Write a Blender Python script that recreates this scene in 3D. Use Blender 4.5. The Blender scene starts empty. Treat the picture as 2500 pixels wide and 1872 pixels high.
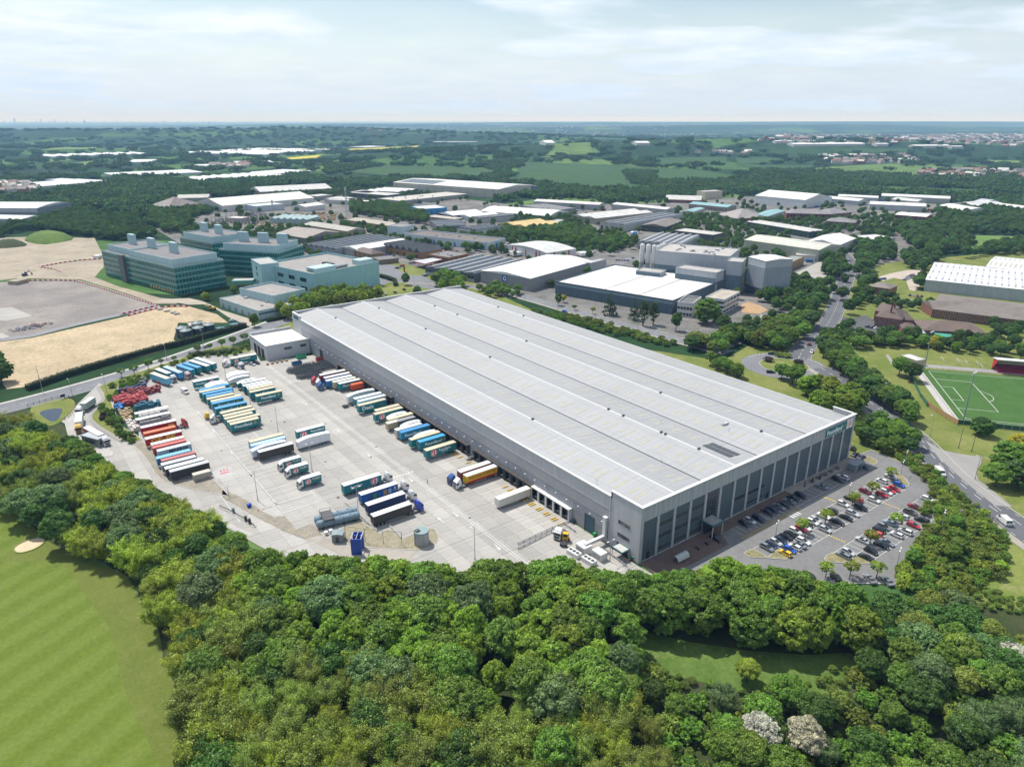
import bpy,math,random
import numpy as np
from mathutils import Vector,Matrix
R=math.radians
scene=bpy.context.scene
COL=scene.collection
def IV(node,key,v):setattr(node.inputs[key],'default_value',v)
# ------------------------------------------------------------------ camera
# World axes: X runs along the office front of the big distribution warehouse, Y along its loading
# side, origin at the foot of its near corner.  Units are metres.
CAM=(-137.33,-120.64,124.31)
YAW=R(-36.758)
cd=bpy.data.cameras.new('camera')
cam=bpy.data.objects.new('camera',cd)
COL.objects.link(cam)
cam.location=CAM
cam.rotation_euler=(R(90-20.476),0,YAW)
cd.sensor_width=36
cd.lens=24.838
cd.clip_start=1
cd.clip_end=150000
scene.camera=cam
# ------------------------------------------------------------------ sky, sun, exposure
SUN_VEC=Vector((-1.42,10.97,19.2)).normalized()  # towards the sun
SUN_EL=math.asin(SUN_VEC.z)
SUN_ROT=math.atan2(SUN_VEC.x,SUN_VEC.y)
world=bpy.data.worlds.new('World')
scene.world=world
world.use_nodes=True
wt=world.node_tree
wt.nodes.clear()
def N(t,typ,**kw):
 n=t.nodes.new(typ)
 for k,v in kw.items():
  if k.startswith('i_'):
   n.inputs[int(k[2:])if k[2:].isdigit()else k[2:]].default_value=v
  else:
   setattr(n,k,v)
 return n
def ln(t,a,b):t.links.new(a,b)
wo=N(wt,'ShaderNodeOutputWorld')
bg=N(wt,'ShaderNodeBackground')
IV(bg,1,.105)
sky=N(wt,'ShaderNodeTexSky',sky_type='NISHITA',sun_disc=False)
sky.sun_elevation=SUN_EL
sky.sun_rotation=SUN_ROT
sky.air_density=1.2
sky.dust_density=.8
sky.ozone_density=1.5
tc=N(wt,'ShaderNodeTexCoord')
sp=N(wt,'ShaderNodeSeparateXYZ');ln(wt,tc.outputs['Generated'],sp.inputs[0])
def wmath(op,a,b=None,c=None,clamp=False):
 m=N(wt,'ShaderNodeMath',operation=op,use_clamp=clamp)
 for i,v in enumerate((a,b,c)):
  if v is None:continue
  if isinstance(v,(int,float)):IV(m,i,v)
  else:ln(wt,v,m.inputs[i])
 return m.outputs[0]
zc=wmath('ADD',wmath('MAXIMUM',sp.outputs[2],0.),.09)
cx=wmath('DIVIDE',sp.outputs[0],zc)
cy=wmath('DIVIDE',sp.outputs[1],zc)
cb=N(wt,'ShaderNodeCombineXYZ');ln(wt,cx,cb.inputs[0]);ln(wt,cy,cb.inputs[1])
def wnoise(scale,detail,rough,off,dist=0.):
 mp=N(wt,'ShaderNodeMapping');ln(wt,cb.outputs[0],mp.inputs[0]);IV(mp,'Location',off)
 n=N(wt,'ShaderNodeTexNoise');ln(wt,mp.outputs[0],n.inputs[0])
 IV(n,'Scale',scale);IV(n,'Detail',detail)
 IV(n,'Roughness',rough);IV(n,'Distortion',dist)
 return n.outputs['Fac']
n1=wnoise(.42,9,.52,(3.1,1.7,0),.15)
n2=wnoise(1.6,8,.6,(7.,2.,0),.2)
cl=N(wt,'ShaderNodeMapRange',interpolation_type='SMOOTHSTEP');ln(wt,n1,cl.inputs[0])
IV(cl,1,.44);IV(cl,2,.58)
cover=cl.outputs[0]
# horizon veil: haze whitens the low sky all the way round
veil=N(wt,'ShaderNodeMapRange',interpolation_type='SMOOTHSTEP');ln(wt,sp.outputs[2],veil.inputs[0])
IV(veil,1,0.);IV(veil,2,.16);IV(veil,3,.85);IV(veil,4,.04)
cover=wmath('MAXIMUM',cover,veil.outputs[0])
cr=N(wt,'ShaderNodeMapRange');ln(wt,n2,cr.inputs[0])
IV(cr,1,.3);IV(cr,2,.7)
cmix=N(wt,'ShaderNodeMix',data_type='RGBA');ln(wt,cr.outputs[0],cmix.inputs[0])
IV(cmix,6,(6.2,7.2,8.6,1));IV(cmix,7,(9.2,9.5,9.8,1))
hz=N(wt,'ShaderNodeMix',data_type='RGBA');ln(wt,wmath('SUBTRACT',veil.outputs[0],.04),hz.inputs[0])
ln(wt,cmix.outputs[2],hz.inputs[6]);IV(hz,7,(5.1,6.4,8.5,1))
fin=N(wt,'ShaderNodeMix',data_type='RGBA')
ln(wt,cover,fin.inputs[0]);ln(wt,sky.outputs[0],fin.inputs[6]);ln(wt,hz.outputs[2],fin.inputs[7])
ln(wt,fin.outputs[2],bg.inputs[0]);ln(wt,bg.outputs[0],wo.inputs[0])
sd=bpy.data.lights.new('sun','SUN')
sd.energy=4.9
sd.angle=R(.5)
sd.color=(1.,.955,.89)
sun=bpy.data.objects.new('sun',sd)
COL.objects.link(sun)
sun.location=(0,0,300)
sun.rotation_euler=SUN_VEC.to_track_quat('Z','Y').to_euler()
scene.view_settings.view_transform='Standard'
scene.view_settings.look='None'
scene.view_settings.exposure=.28
scene.view_settings.gamma=1
scene.view_settings.use_curve_mapping=False
scene.render.engine='CYCLES'
scene.cycles.use_denoising=True
scene.cycles.max_bounces=5
scene.cycles.diffuse_bounces=3
scene.cycles.glossy_bounces=2
scene.cycles.transmission_bounces=2
scene.cycles.volume_bounces=0
scene.cycles.transparent_max_bounces=6
scene.cycles.caustics_reflective=False
scene.cycles.caustics_refractive=False
# ------------------------------------------------------------------ materials
MATS={}
def mat(name,rgb,rough=.7,var=.12,scale=.4,spec=.3,metal=0.,streak=None,bump=0.,usecol=False,detail=4,coat=0.):
 """Procedural surface: base colour broken up by two scales of noise (and by vertical run-off streaks)."""
 if name in MATS:return MATS[name]
 m=bpy.data.materials.new(name);m.use_nodes=True
 t=m.node_tree;bs=t.nodes['Principled BSDF']
 IV(bs,'Roughness',rough)
 IV(bs,'Specular IOR Level',spec)
 IV(bs,'Metallic',metal)
 if coat:IV(bs,'Coat Weight',coat)
 tcn=N(t,'ShaderNodeTexCoord')
 no=N(t,'ShaderNodeTexNoise');ln(t,tcn.outputs['Object'],no.inputs[0])
 IV(no,'Scale',scale);IV(no,'Detail',detail);IV(no,'Roughness',.6)
 mr=N(t,'ShaderNodeMapRange');ln(t,no.outputs['Fac'],mr.inputs[0])
 IV(mr,1,.25);IV(mr,2,.75)
 IV(mr,3,1-var);IV(mr,4,1+var)
 fac=mr.outputs[0]
 if streak:
  mp=N(t,'ShaderNodeMapping');ln(t,tcn.outputs['Object'],mp.inputs[0]);IV(mp,'Scale',streak[:3])
  n3=N(t,'ShaderNodeTexNoise');ln(t,mp.outputs[0],n3.inputs[0]);IV(n3,'Scale',1);IV(n3,'Detail',5)
  m3=N(t,'ShaderNodeMapRange');ln(t,n3.outputs['Fac'],m3.inputs[0])
  IV(m3,1,.3);IV(m3,2,.7);IV(m3,3,1-streak[3]);IV(m3,4,1+streak[3])
  mm=N(t,'ShaderNodeMath',operation='MULTIPLY');ln(t,fac,mm.inputs[0]);ln(t,m3.outputs[0],mm.inputs[1]);fac=mm.outputs[0]
 vm=N(t,'ShaderNodeVectorMath',operation='SCALE');ln(t,fac,vm.inputs['Scale'])
 if usecol:
  oi=N(t,'ShaderNodeObjectInfo');ln(t,oi.outputs['Color'],vm.inputs[0])
 else:
  IV(vm,0,rgb[:3])
 ln(t,vm.outputs[0],bs.inputs['Base Color'])
 if bump:
  n4=N(t,'ShaderNodeTexNoise');ln(t,tcn.outputs['Object'],n4.inputs[0]);IV(n4,'Scale',scale*8);IV(n4,'Detail',3)
  bp=N(t,'ShaderNodeBump');IV(bp,'Strength',bump);IV(bp,'Distance',.1)
  ln(t,n4.outputs['Fac'],bp.inputs['Height']);ln(t,bp.outputs[0],bs.inputs['Normal'])
 MATS[name]=m
 return m
def patchmat(name,c1,c2,c3,s1=.05,s2=.6,rough=.95,lo=.4,hi=.62,fine=.25):
 """Ground: three colours blended by broad and fine noise in world metres."""
 if name in MATS:return MATS[name]
 m=bpy.data.materials.new(name);m.use_nodes=True
 t=m.node_tree;bs=t.nodes['Principled BSDF'];IV(bs,'Roughness',rough);IV(bs,'Specular IOR Level',.15)
 g=N(t,'ShaderNodeNewGeometry')
 def nz(s,d,r=.6):
  n=N(t,'ShaderNodeTexNoise');ln(t,g.outputs['Position'],n.inputs[0]);IV(n,'Scale',s);IV(n,'Detail',d);IV(n,'Roughness',r);return n.outputs['Fac']
 def ramp(x,a,b,c,d):
  r=N(t,'ShaderNodeMapRange');ln(t,x,r.inputs[0]);IV(r,1,a);IV(r,2,b);IV(r,3,c);IV(r,4,d);return r.outputs[0]
 m1=N(t,'ShaderNodeMix',data_type='RGBA');ln(t,ramp(nz(s1,6),lo,hi,0,1),m1.inputs[0]);IV(m1,6,(*c1,1));IV(m1,7,(*c2,1))
 m2=N(t,'ShaderNodeMix',data_type='RGBA');ln(t,ramp(nz(s1*2.7,7,.7),.52,.7,0,.8),m2.inputs[0]);ln(t,m1.outputs[2],m2.inputs[6]);IV(m2,7,(*c3,1))
 vm=N(t,'ShaderNodeVectorMath',operation='SCALE');ln(t,m2.outputs[2],vm.inputs[0]);ln(t,ramp(nz(s2,5,.7),.25,.75,1-fine,1+fine),vm.inputs['Scale'])
 ln(t,vm.outputs[0],bs.inputs['Base Color'])
 MATS[name]=m
 return m
def foliage(name='foliage',trans=.36):
 """Leaves: the tree's own colour, a tone per leaf clump, and a slight shift from tree to tree."""
 if name in MATS:return MATS[name]
 m=bpy.data.materials.new(name);m.use_nodes=True
 t=m.node_tree;t.nodes.clear()
 o=N(t,'ShaderNodeOutputMaterial')
 oi=N(t,'ShaderNodeObjectInfo');at=N(t,'ShaderNodeAttribute',attribute_name='tone')
 hs=N(t,'ShaderNodeHueSaturation');ln(t,oi.outputs['Color'],hs.inputs['Color'])
 a=N(t,'ShaderNodeMapRange');ln(t,oi.outputs['Random'],a.inputs[0]);IV(a,3,.488);IV(a,4,.514);ln(t,a.outputs[0],hs.inputs['Hue'])
 b=N(t,'ShaderNodeMath',operation='MULTIPLY_ADD');ln(t,oi.outputs['Random'],b.inputs[0]);IV(b,1,.4);IV(b,2,.8)
 c=N(t,'ShaderNodeMath',operation='MULTIPLY');ln(t,b.outputs[0],c.inputs[0]);ln(t,at.outputs['Fac'],c.inputs[1]);ln(t,c.outputs[0],hs.inputs['Value'])
 gl=N(t,'ShaderNodeBsdfGlossy');IV(gl,'Roughness',.5);g2=N(t,'ShaderNodeMixShader');IV(g2,0,.035)
 d=N(t,'ShaderNodeBsdfDiffuse');tr=N(t,'ShaderNodeBsdfTranslucent');mx=N(t,'ShaderNodeMixShader');IV(mx,0,trans)
 ln(t,hs.outputs[0],d.inputs[0]);ln(t,hs.outputs[0],tr.inputs[0]);ln(t,d.outputs[0],mx.inputs[1]);ln(t,tr.outputs[0],mx.inputs[2]);ln(t,mx.outputs[0],g2.inputs[1]);ln(t,gl.outputs[0],g2.inputs[2]);ln(t,g2.outputs[0],o.inputs[0])
 MATS[name]=m
 return m
 # ------------------------------------------------------------------ mesh builder
class MB:
 def __init__(s):s.v=[];s.f=[];s.m=[]
 def add(s,vs,fs,mi=0):
  o=len(s.v);s.v+=[tuple(p)for p in vs];s.f+=[tuple(i+o for i in q)for q in fs];s.m+=[mi]*len(fs);return s
 def box(s,x0,x1,y0,y1,z0,z1,mi=0):
  return s.add([(x0,y0,z0),(x1,y0,z0),(x1,y1,z0),(x0,y1,z0),(x0,y0,z1),(x1,y0,z1),(x1,y1,z1),(x0,y1,z1)],
  [(0,3,2,1),(4,5,6,7),(0,1,5,4),(1,2,6,5),(2,3,7,6),(3,0,4,7)],mi)
 def cbox(s,c,d,mi=0):return s.box(c[0]-d[0]/2,c[0]+d[0]/2,c[1]-d[1]/2,c[1]+d[1]/2,c[2]-d[2]/2,c[2]+d[2]/2,mi)
 def bar(s,p,q,w,h=None,mi=0):
  """a rectangular bar between two points"""
  p=Vector(p);q=Vector(q);d=(q-p)
  if d.length<1e-6:return s
  d.normalize();h=w if h is None else h
  up=Vector((0,0,1))if abs(d.z)<.95 else Vector((1,0,0))
  sx=d.cross(up).normalized()*w/2;sy=sx.cross(d).normalized()*h/2
  vs=[p-sx-sy,p+sx-sy,p+sx+sy,p-sx+sy,q-sx-sy,q+sx-sy,q+sx+sy,q-sx+sy]
  return s.add(vs,[(0,1,2,3),(7,6,5,4),(0,4,5,1),(1,5,6,2),(2,6,7,3),(3,7,4,0)],mi)
 def tube(s,p,q,r0,r1=None,n=8,mi=0,caps=True):
  p=Vector(p);q=Vector(q);d=(q-p).normalized();r1=r0 if r1 is None else r1
  up=Vector((0,0,1))if abs(d.z)<.95 else Vector((1,0,0))
  a=d.cross(up).normalized();b=d.cross(a)
  vs=[p+(a*math.cos(2*math.pi*i/n)+b*math.sin(2*math.pi*i/n))*r0 for i in range(n)]+[q+(a*math.cos(2*math.pi*i/n)+b*math.sin(2*math.pi*i/n))*r1 for i in range(n)]
  fs=[(i,(i+1)%n,n+(i+1)%n,n+i)for i in range(n)]
  if caps:fs+=[tuple(range(n-1,-1,-1)),tuple(range(n,2*n))]
  return s.add(vs,fs,mi)
 def prism(s,poly,z0,z1,mi=0,cap=True):
  n=len(poly)
  if sum(poly[i][0]*poly[(i+1)%n][1]-poly[(i+1)%n][0]*poly[i][1]for i in range(n))<0:poly=poly[::-1]
  vs=[(x,y,z0)for x,y in poly]+[(x,y,z1)for x,y in poly]
  fs=[(i,(i+1)%n,n+(i+1)%n,n+i)for i in range(n)]+[tuple(range(n,2*n))]
  if cap:fs.append(tuple(range(n-1,-1,-1)))
  return s.add(vs,fs,mi)
 def yext(s,prof,y0,y1,mi=0):
  """profile in (x,z) extruded along y"""
  n=len(prof)
  vs=[(x,y0,z)for x,z in prof]+[(x,y1,z)for x,z in prof]
  fs=[(i,n+i,n+(i+1)%n,(i+1)%n)for i in range(n)]+[tuple(range(n)),tuple(range(2*n-1,n-1,-1))]
  return s.add(vs,fs,mi)
 def xext(s,prof,x0,x1,mi=0):
  n=len(prof)
  vs=[(x0,y,z)for y,z in prof]+[(x1,y,z)for y,z in prof]
  fs=[(i,(i+1)%n,n+(i+1)%n,n+i)for i in range(n)]+[tuple(range(n-1,-1,-1)),tuple(range(n,2*n))]
  return s.add(vs,fs,mi)
 def mesh(s,name,mats,smooth=False):
  me=bpy.data.meshes.new(name);me.from_pydata(s.v,[],s.f)
  for m in(mats if isinstance(mats,(list,tuple))else[mats]):me.materials.append(m)
  if any(s.m):me.polygons.foreach_set('material_index',s.m)
  if smooth:me.polygons.foreach_set('use_smooth',[True]*len(s.f))
  me.update();return me
 def build(s,name,mats,parent=None,**kw):
  return ob(name,s.mesh(name,mats,kw.pop('smooth',False)),parent,**kw)
def ob(name,data,parent=None,loc=None,rz=None,color=None,label=None,cat=None,group=None,kind=None):
 o=bpy.data.objects.new(name,data);COL.objects.link(o)
 if parent:o.parent=parent
 if loc:o.location=loc
 if rz is not None:o.rotation_euler=(0,0,rz)
 if color:o.color=(*color[:3],1)
 if label:o['label']=label
 if cat:o['category']=cat
 if group:o['group']=group
 if kind:o['kind']=kind
 return o
def thing(name,label,cat,loc=(0,0,0),rz=0,group=None):return ob(name,None,None,loc,rz,None,label,cat,group)
CH={}
def reg(root):
 """remember a prototype's children so that copies need no scene search"""
 CH[root.name]=[(c,[(g,)for g in c.children])for c in root.children]
 return root
def dup(root,loc,rz,label,group=None,colors=None,scale=None):
 r=root.copy();COL.objects.link(r);r.location=loc;r.rotation_euler=(0,0,rz);r['label']=label
 if group:r['group']=group
 if scale:r.scale=scale
 for c,gs in CH[root.name]:
  k=c.copy();COL.objects.link(k);k.parent=r
  base=c.name.split('.')[0]
  if colors and base in colors:k.color=(*colors[base],1)
  for(g,)in gs:
   j=g.copy();COL.objects.link(j);j.parent=k
 return r
def drop(root):
 """take a prototype out of the scene once its copies stand"""
 for c,gs in CH[root.name]:
  for(g,)in gs:bpy.data.objects.remove(g)
  bpy.data.objects.remove(c)
 bpy.data.objects.remove(root)
def inside(p,poly):
 x,y=p;c=False;n=len(poly);j=n-1
 for i in range(n):
  xi,yi=poly[i];xj,yj=poly[j]
  if(yi>y)!=(yj>y)and x<(xj-xi)*(y-yi)/(yj-yi)+xi:c=not c
  j=i
 return c
def bbox(poly):xs=[p[0]for p in poly];ys=[p[1]for p in poly];return min(xs),max(xs),min(ys),max(ys)
def poisson(poly,d,rng,cap=100000,tries=None,holes=()):
 x0,x1,y0,y1=bbox(poly);out=[];g={}
 tries=tries or int((x1-x0)*(y1-y0)/(d*d)*9)
 for _ in range(min(tries,60000)):
  p=(rng.uniform(x0,x1),rng.uniform(y0,y1))
  if not inside(p,poly)or any(inside(p,h)for h in holes):continue
  k=(int(p[0]//d),int(p[1]//d));ok=True
  for i in(-1,0,1):
   for j in(-1,0,1):
    for q in g.get((k[0]+i,k[1]+j),()):
     if(q[0]-p[0])**2+(q[1]-p[1])**2<d*d:ok=False
  if ok:
   out.append(p);g.setdefault(k,[]).append(p)
   if len(out)>=cap:break
 return out
def smooth(poly,it=2,closed=True):
 for _ in range(it):
  q=[];n=len(poly)
  for i in range(n if closed else n-1):
   a=poly[i];b=poly[(i+1)%n]
   q+=[(a[0]*.75+b[0]*.25,a[1]*.75+b[1]*.25),(a[0]*.25+b[0]*.75,a[1]*.25+b[1]*.75)]
  if not closed:q=[poly[0]]+q+[poly[-1]]
  poly=q
 return poly
def sheet(name,poly,z,m,kind='structure',label=None,parent=None,thick=0.,cat=None):
 mb=MB()
 if thick:mb.prism(poly,z-thick,z)
 else:mb.prism(poly,z-.02,z,cap=False)
 return mb.build(name,m,parent,kind=kind,label=label,cat=cat)
def ribbon(pts,w,z):
 """left/right outline of a strip of width w along pts"""
 L_,R_=[],[]
 for i,p in enumerate(pts):
  a=pts[max(i-1,0)];b=pts[min(i+1,len(pts)-1)]
  dx,dy=b[0]-a[0],b[1]-a[1];l=math.hypot(dx,dy)or 1;ww=w[i]if isinstance(w,list)else w
  L_.append((p[0]-dy/l*ww/2,p[1]+dx/l*ww/2));R_.append((p[0]+dy/l*ww/2,p[1]-dx/l*ww/2))
 return L_,R_
def strip(mb,pts,w,z,h=.02,mi=0):
 L_,R_=ribbon(pts,w,z)
 for i in range(len(pts)-1):
  mb.add([(*R_[i],z),(*R_[i+1],z),(*L_[i+1],z),(*L_[i],z)],[(0,1,2,3)],mi)
 return mb
def along(pts,step,start=0.):
 """points and headings every step metres along a polyline"""
 out=[];d=start
 for i in range(len(pts)-1):
  a,b=pts[i],pts[i+1];l=math.hypot(b[0]-a[0],b[1]-a[1])
  while d<l:
   t=d/l;out.append((a[0]+(b[0]-a[0])*t,a[1]+(b[1]-a[1])*t,math.atan2(b[1]-a[1],b[0]-a[0])));d+=step
  d-=l
 return out
def off(pts,d):
 L_,R_=ribbon(pts,abs(d)*2,0);return L_ if d>0 else R_
HILLS=[(-2900,4300,1500,520,62),(-1300,4900,1300,420,66),(-200,4300,1000,420,40),(-4300,5200,1500,600,66),(350,2750,620,330,36),(-180,2450,420,300,20),(1000,2900,600,300,34),(1700,2900,700,330,30),(-2300,3000,800,300,20),(2800,3000,800,350,24),(1500,9000,2600,900,40),(4500,9500,2500,1000,55),(-2500,11500,3500,900,62),(6500,7000,1800,900,45),(800,15000,4000,1500,70),(6500,14000,4000,1500,75),(12000,13000,4000,1800,80)]
CO,SI=math.cos(YAW),math.sin(YAW)
def relief(x,y):
 """height of the land: flat round the estate, low hills beyond"""
 dx,dy=x-CAM[0],y-CAM[1];e=dx*CO+dy*SI;n=-dx*SI+dy*CO;h=0.
 for a,b,sa,sb,H in HILLS:
  d=((e-a)/sa)**2+((n-b)/sb)**2
  if d<9:h+=H*math.exp(-d)
 return h
def polar(e,n):
 """a point e metres to the right of and n metres beyond the survey origin"""
 return(CAM[0]+e*CO-n*SI,CAM[1]+e*SI+n*CO)
 # ------------------------------------------------------------------ lettering
TXT={}
def text_geo(s,bold=0.,shear=0.):
 """outline letters 1 m tall (cap height about 0.7), centred, as (verts, faces) in the x-z plane facing -y"""
 k=(s,bold,shear)
 if k in TXT:return TXT[k]
 c=bpy.data.curves.new('lettering','FONT');c.body=s;c.align_x='CENTER';c.align_y='CENTER';c.offset=bold;c.shear=shear;c.resolution_u=3
 o=bpy.data.objects.new('lettering',c);COL.objects.link(o)
 bpy.context.view_layer.update()
 me=bpy.data.meshes.new_from_object(o.evaluated_get(bpy.context.evaluated_depsgraph_get()))
 vs=[(v.co.x,0.,v.co.y)for v in me.vertices];fs=[tuple(p.vertices)for p in me.polygons]
 xs=[v[0]for v in vs];zs=[v[2]for v in vs];mx_,mz_=(min(xs)+max(xs))/2,(min(zs)+max(zs))/2
 vs=[(x-mx_,y,z-mz_)for x,y,z in vs]
 bpy.data.objects.remove(o);bpy.data.meshes.remove(me);bpy.data.curves.remove(c)
 TXT[k]=(vs,fs,max(xs)-min(xs),max(zs)-min(zs))
 return TXT[k]
def put_text(mb,s,cx,y,cz,width=None,height=None,mi=0,bold=.02,shear=0.,rot=0.,flip=False):
 """add letters to mb at height cz, centre cx, on the plane y, facing -y (or +y when flip)"""
 vs,fs,w,h=text_geo(s,bold,shear)
 sx=(width/w)if width else height/h
 sz=(height/h)if height else sx
 g=-1 if flip else 1
 mb.add([(cx+g*v[0]*sx,y,cz+v[2]*sz)for v in vs],[f if not flip else f[::-1]for f in fs],mi)
def disc(mb,cx,y,cz,r,n=24,mi=0,flip=False):
 vs=[(cx+r*math.cos(2*math.pi*i/n),y,cz+r*math.sin(2*math.pi*i/n))for i in range(n)]
 mb.add(vs,[tuple(range(n))if not flip else tuple(range(n-1,-1,-1))],mi)
for s_ in('Poundland','\u00a31','Dealz','GE-BE','MAERSK','PRESTONS OF POTTO','Every day. Amazing. Value.','G','BE'):text_geo(s_,.02)
M_WHITE=mat('white_vinyl',(.8,.8,.8),.5,.03,1)
M_RED=mat('red_vinyl',(.55,.015,.035),.5,.05,1)
M_BLACKV=mat('dark_vinyl',(.03,.035,.05),.5,.05,1)
def roundel(cx,y,cz,r,flip=False):
 e=-.012 if not flip else .012
 mb=MB();disc(mb,cx,y,cz,r,mi=0,flip=flip);disc(mb,cx,y+e,cz,r*.9,mi=1,flip=flip)
 put_text(mb,'\u00a31',cx,y+2*e,cz,height=r*1.15,width=r*1.3,mi=0,bold=.05,flip=flip)
 return mb
 # ------------------------------------------------------------------ land
def ground_material():
 m=bpy.data.materials.new('countryside');m.use_nodes=True
 t=m.node_tree;bs=t.nodes['Principled BSDF'];IV(bs,'Roughness',1);IV(bs,'Specular IOR Level',.05)
 g=N(t,'ShaderNodeNewGeometry')
 mp=N(t,'ShaderNodeMapping');ln(t,g.outputs['Position'],mp.inputs[0]);IV(mp,'Rotation',(0,0,.5));IV(mp,'Scale',(1/420,1/300,0))
 nz=N(t,'ShaderNodeTexNoise');ln(t,mp.outputs[0],nz.inputs[0]);IV(nz,'Scale',1.2);IV(nz,'Detail',3)
 ad=N(t,'ShaderNodeVectorMath',operation='MULTIPLY_ADD');ln(t,nz.outputs['Color'],ad.inputs[0]);IV(ad,1,(.5,.5,0));ln(t,mp.outputs[0],ad.inputs[2])
 vo=N(t,'ShaderNodeTexVoronoi');ln(t,ad.outputs[0],vo.inputs[0]);IV(vo,'Scale',1)
 cr=N(t,'ShaderNodeValToRGB');cr.color_ramp.interpolation='CONSTANT'
 e=cr.color_ramp.elements
 e[0].color=(.022,.05,.02,1);e[1].position=.45;e[1].color=(.05,.105,.03,1)
 for p,c in((.58,(.03,.065,.025)),(.68,(.09,.15,.045)),(.76,(.028,.058,.024)),(.9,(.06,.12,.035))):
  k=cr.color_ramp.elements.new(p);k.color=(*c,1)
 sx=N(t,'ShaderNodeSeparateColor');ln(t,vo.outputs['Color'],sx.inputs[0]);ln(t,sx.outputs[0],cr.inputs[0])
 ve=N(t,'ShaderNodeTexVoronoi',feature='DISTANCE_TO_EDGE');ln(t,ad.outputs[0],ve.inputs[0]);IV(ve,'Scale',1)
 he=N(t,'ShaderNodeMath',operation='LESS_THAN');ln(t,ve.outputs['Distance'],he.inputs[0]);IV(he,1,.03)
 mx=N(t,'ShaderNodeMix',data_type='RGBA');ln(t,he.outputs[0],mx.inputs[0]);ln(t,cr.outputs[0],mx.inputs[6]);IV(mx,7,(.018,.04,.018,1))
 n2=N(t,'ShaderNodeTexNoise');ln(t,g.outputs['Position'],n2.inputs[0]);IV(n2,'Scale',.02);IV(n2,'Detail',8);IV(n2,'Roughness',.7)
 mr=N(t,'ShaderNodeMapRange');ln(t,n2.outputs['Fac'],mr.inputs[0]);IV(mr,1,.3);IV(mr,2,.7);IV(mr,3,.55);IV(mr,4,1.45)
 vm=N(t,'ShaderNodeVectorMath',operation='SCALE');ln(t,mx.outputs[2],vm.inputs[0]);ln(t,mr.outputs[0],vm.inputs['Scale'])
 ln(t,vm.outputs[0],bs.inputs['Base Color'])
 return m
def build_ground():
 rings=[0.]+[60*1.025**k for k in range(0,270)]
 rings=[r for r in rings if r<48000]
 angs=[]
 a=-180.
 while a<180:angs.append(a);a+=.7 if-56<a<56 else 6
 vs=[];fs=[];n=len(angs)
 for r in rings:
  for a in angs:
   x,y=polar(r*math.sin(R(a)),r*math.cos(R(a)))
   vs.append((x,y,relief(x,y)if r>1500 else 0.))
 for i in range(len(rings)-1):
  for j in range(n):
   k=(j+1)%n
   fs.append((i*n+j,(i+1)*n+j,(i+1)*n+k,i*n+k)[::-1])
 mb=MB();mb.v=vs;mb.f=fs;mb.m=[0]*len(fs)
 return mb.build('ground',ground_material(),kind='structure',smooth=True)
build_ground()
M_CONC=mat('concrete',(.31,.3,.28),.9,.1,.06,.2,streak=(.02,.35,.1,.1),detail=6)
M_SLAB=mat('concrete_slab',(.4,.39,.37),.9,.13,.16,.2,streak=(.06,1.1,.1,.13),usecol=True,detail=8)
M_JOINT=mat('joint_filler',(.24,.233,.218),.95,.15,.1)
M_ASPH=mat('asphalt',(.085,.087,.09),.92,.2,.05,.25,streak=(.5,.5,.5,.12),detail=8)
M_ROAD=mat('road_asphalt',(.155,.16,.17),.92,.12,.05,.25,streak=(.6,.6,.6,.1),detail=8)
M_CARP=mat('car_park_asphalt',(.155,.155,.155),.92,.14,.05,.25,streak=(.6,.6,.6,.1),detail=8)
M_PAINT=mat('road_paint',(.56,.56,.54),.8,.25,.8)
M_YEL=mat('yellow_paint',(.62,.42,.05),.8,.25,.8)
M_KERB=mat('kerb_concrete',(.36,.35,.33),.9,.15,.5)
M_BRICKPAVE=mat('brick_paving',(.125,.09,.078),.9,.2,.3,streak=(2,2,2,.15))
M_GRASS=patchmat('rough_grass',(.105,.14,.028),(.16,.175,.05),(.22,.2,.09),.05,1.2)
M_MEADOW=patchmat('meadow',(.065,.115,.022),(.095,.15,.032),(.13,.165,.05),.08,.9)
M_LAWN=patchmat('lawn',(.125,.165,.035),(.165,.19,.05),(.24,.22,.1),.06,1.5)
M_SOIL=patchmat('woodland_floor',(.03,.045,.015),(.045,.06,.02),(.07,.06,.035),.1,1.)
M_GRAVEL=patchmat('gravel',(.22,.2,.17),(.27,.245,.2),(.17,.18,.1),.2,2.5,fine=.45)
M_SAND=patchmat('bare_sand',(.33,.265,.175),(.42,.34,.225),(.2,.185,.11),.03,.5,lo=.35,hi=.65,fine=.34)
M_RUBBLE=patchmat('crushed_rubble',(.185,.17,.16),(.245,.225,.205),(.15,.14,.13),.03,.8,fine=.3)
M_DIRT=patchmat('dirt',(.27,.235,.185),(.33,.285,.22),(.15,.165,.09),.04,.8,fine=.25)
M_ESTATE=patchmat('estate_hardstanding',(.12,.118,.115),(.18,.172,.162),(.07,.09,.05),.03,.5,fine=.3)
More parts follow.
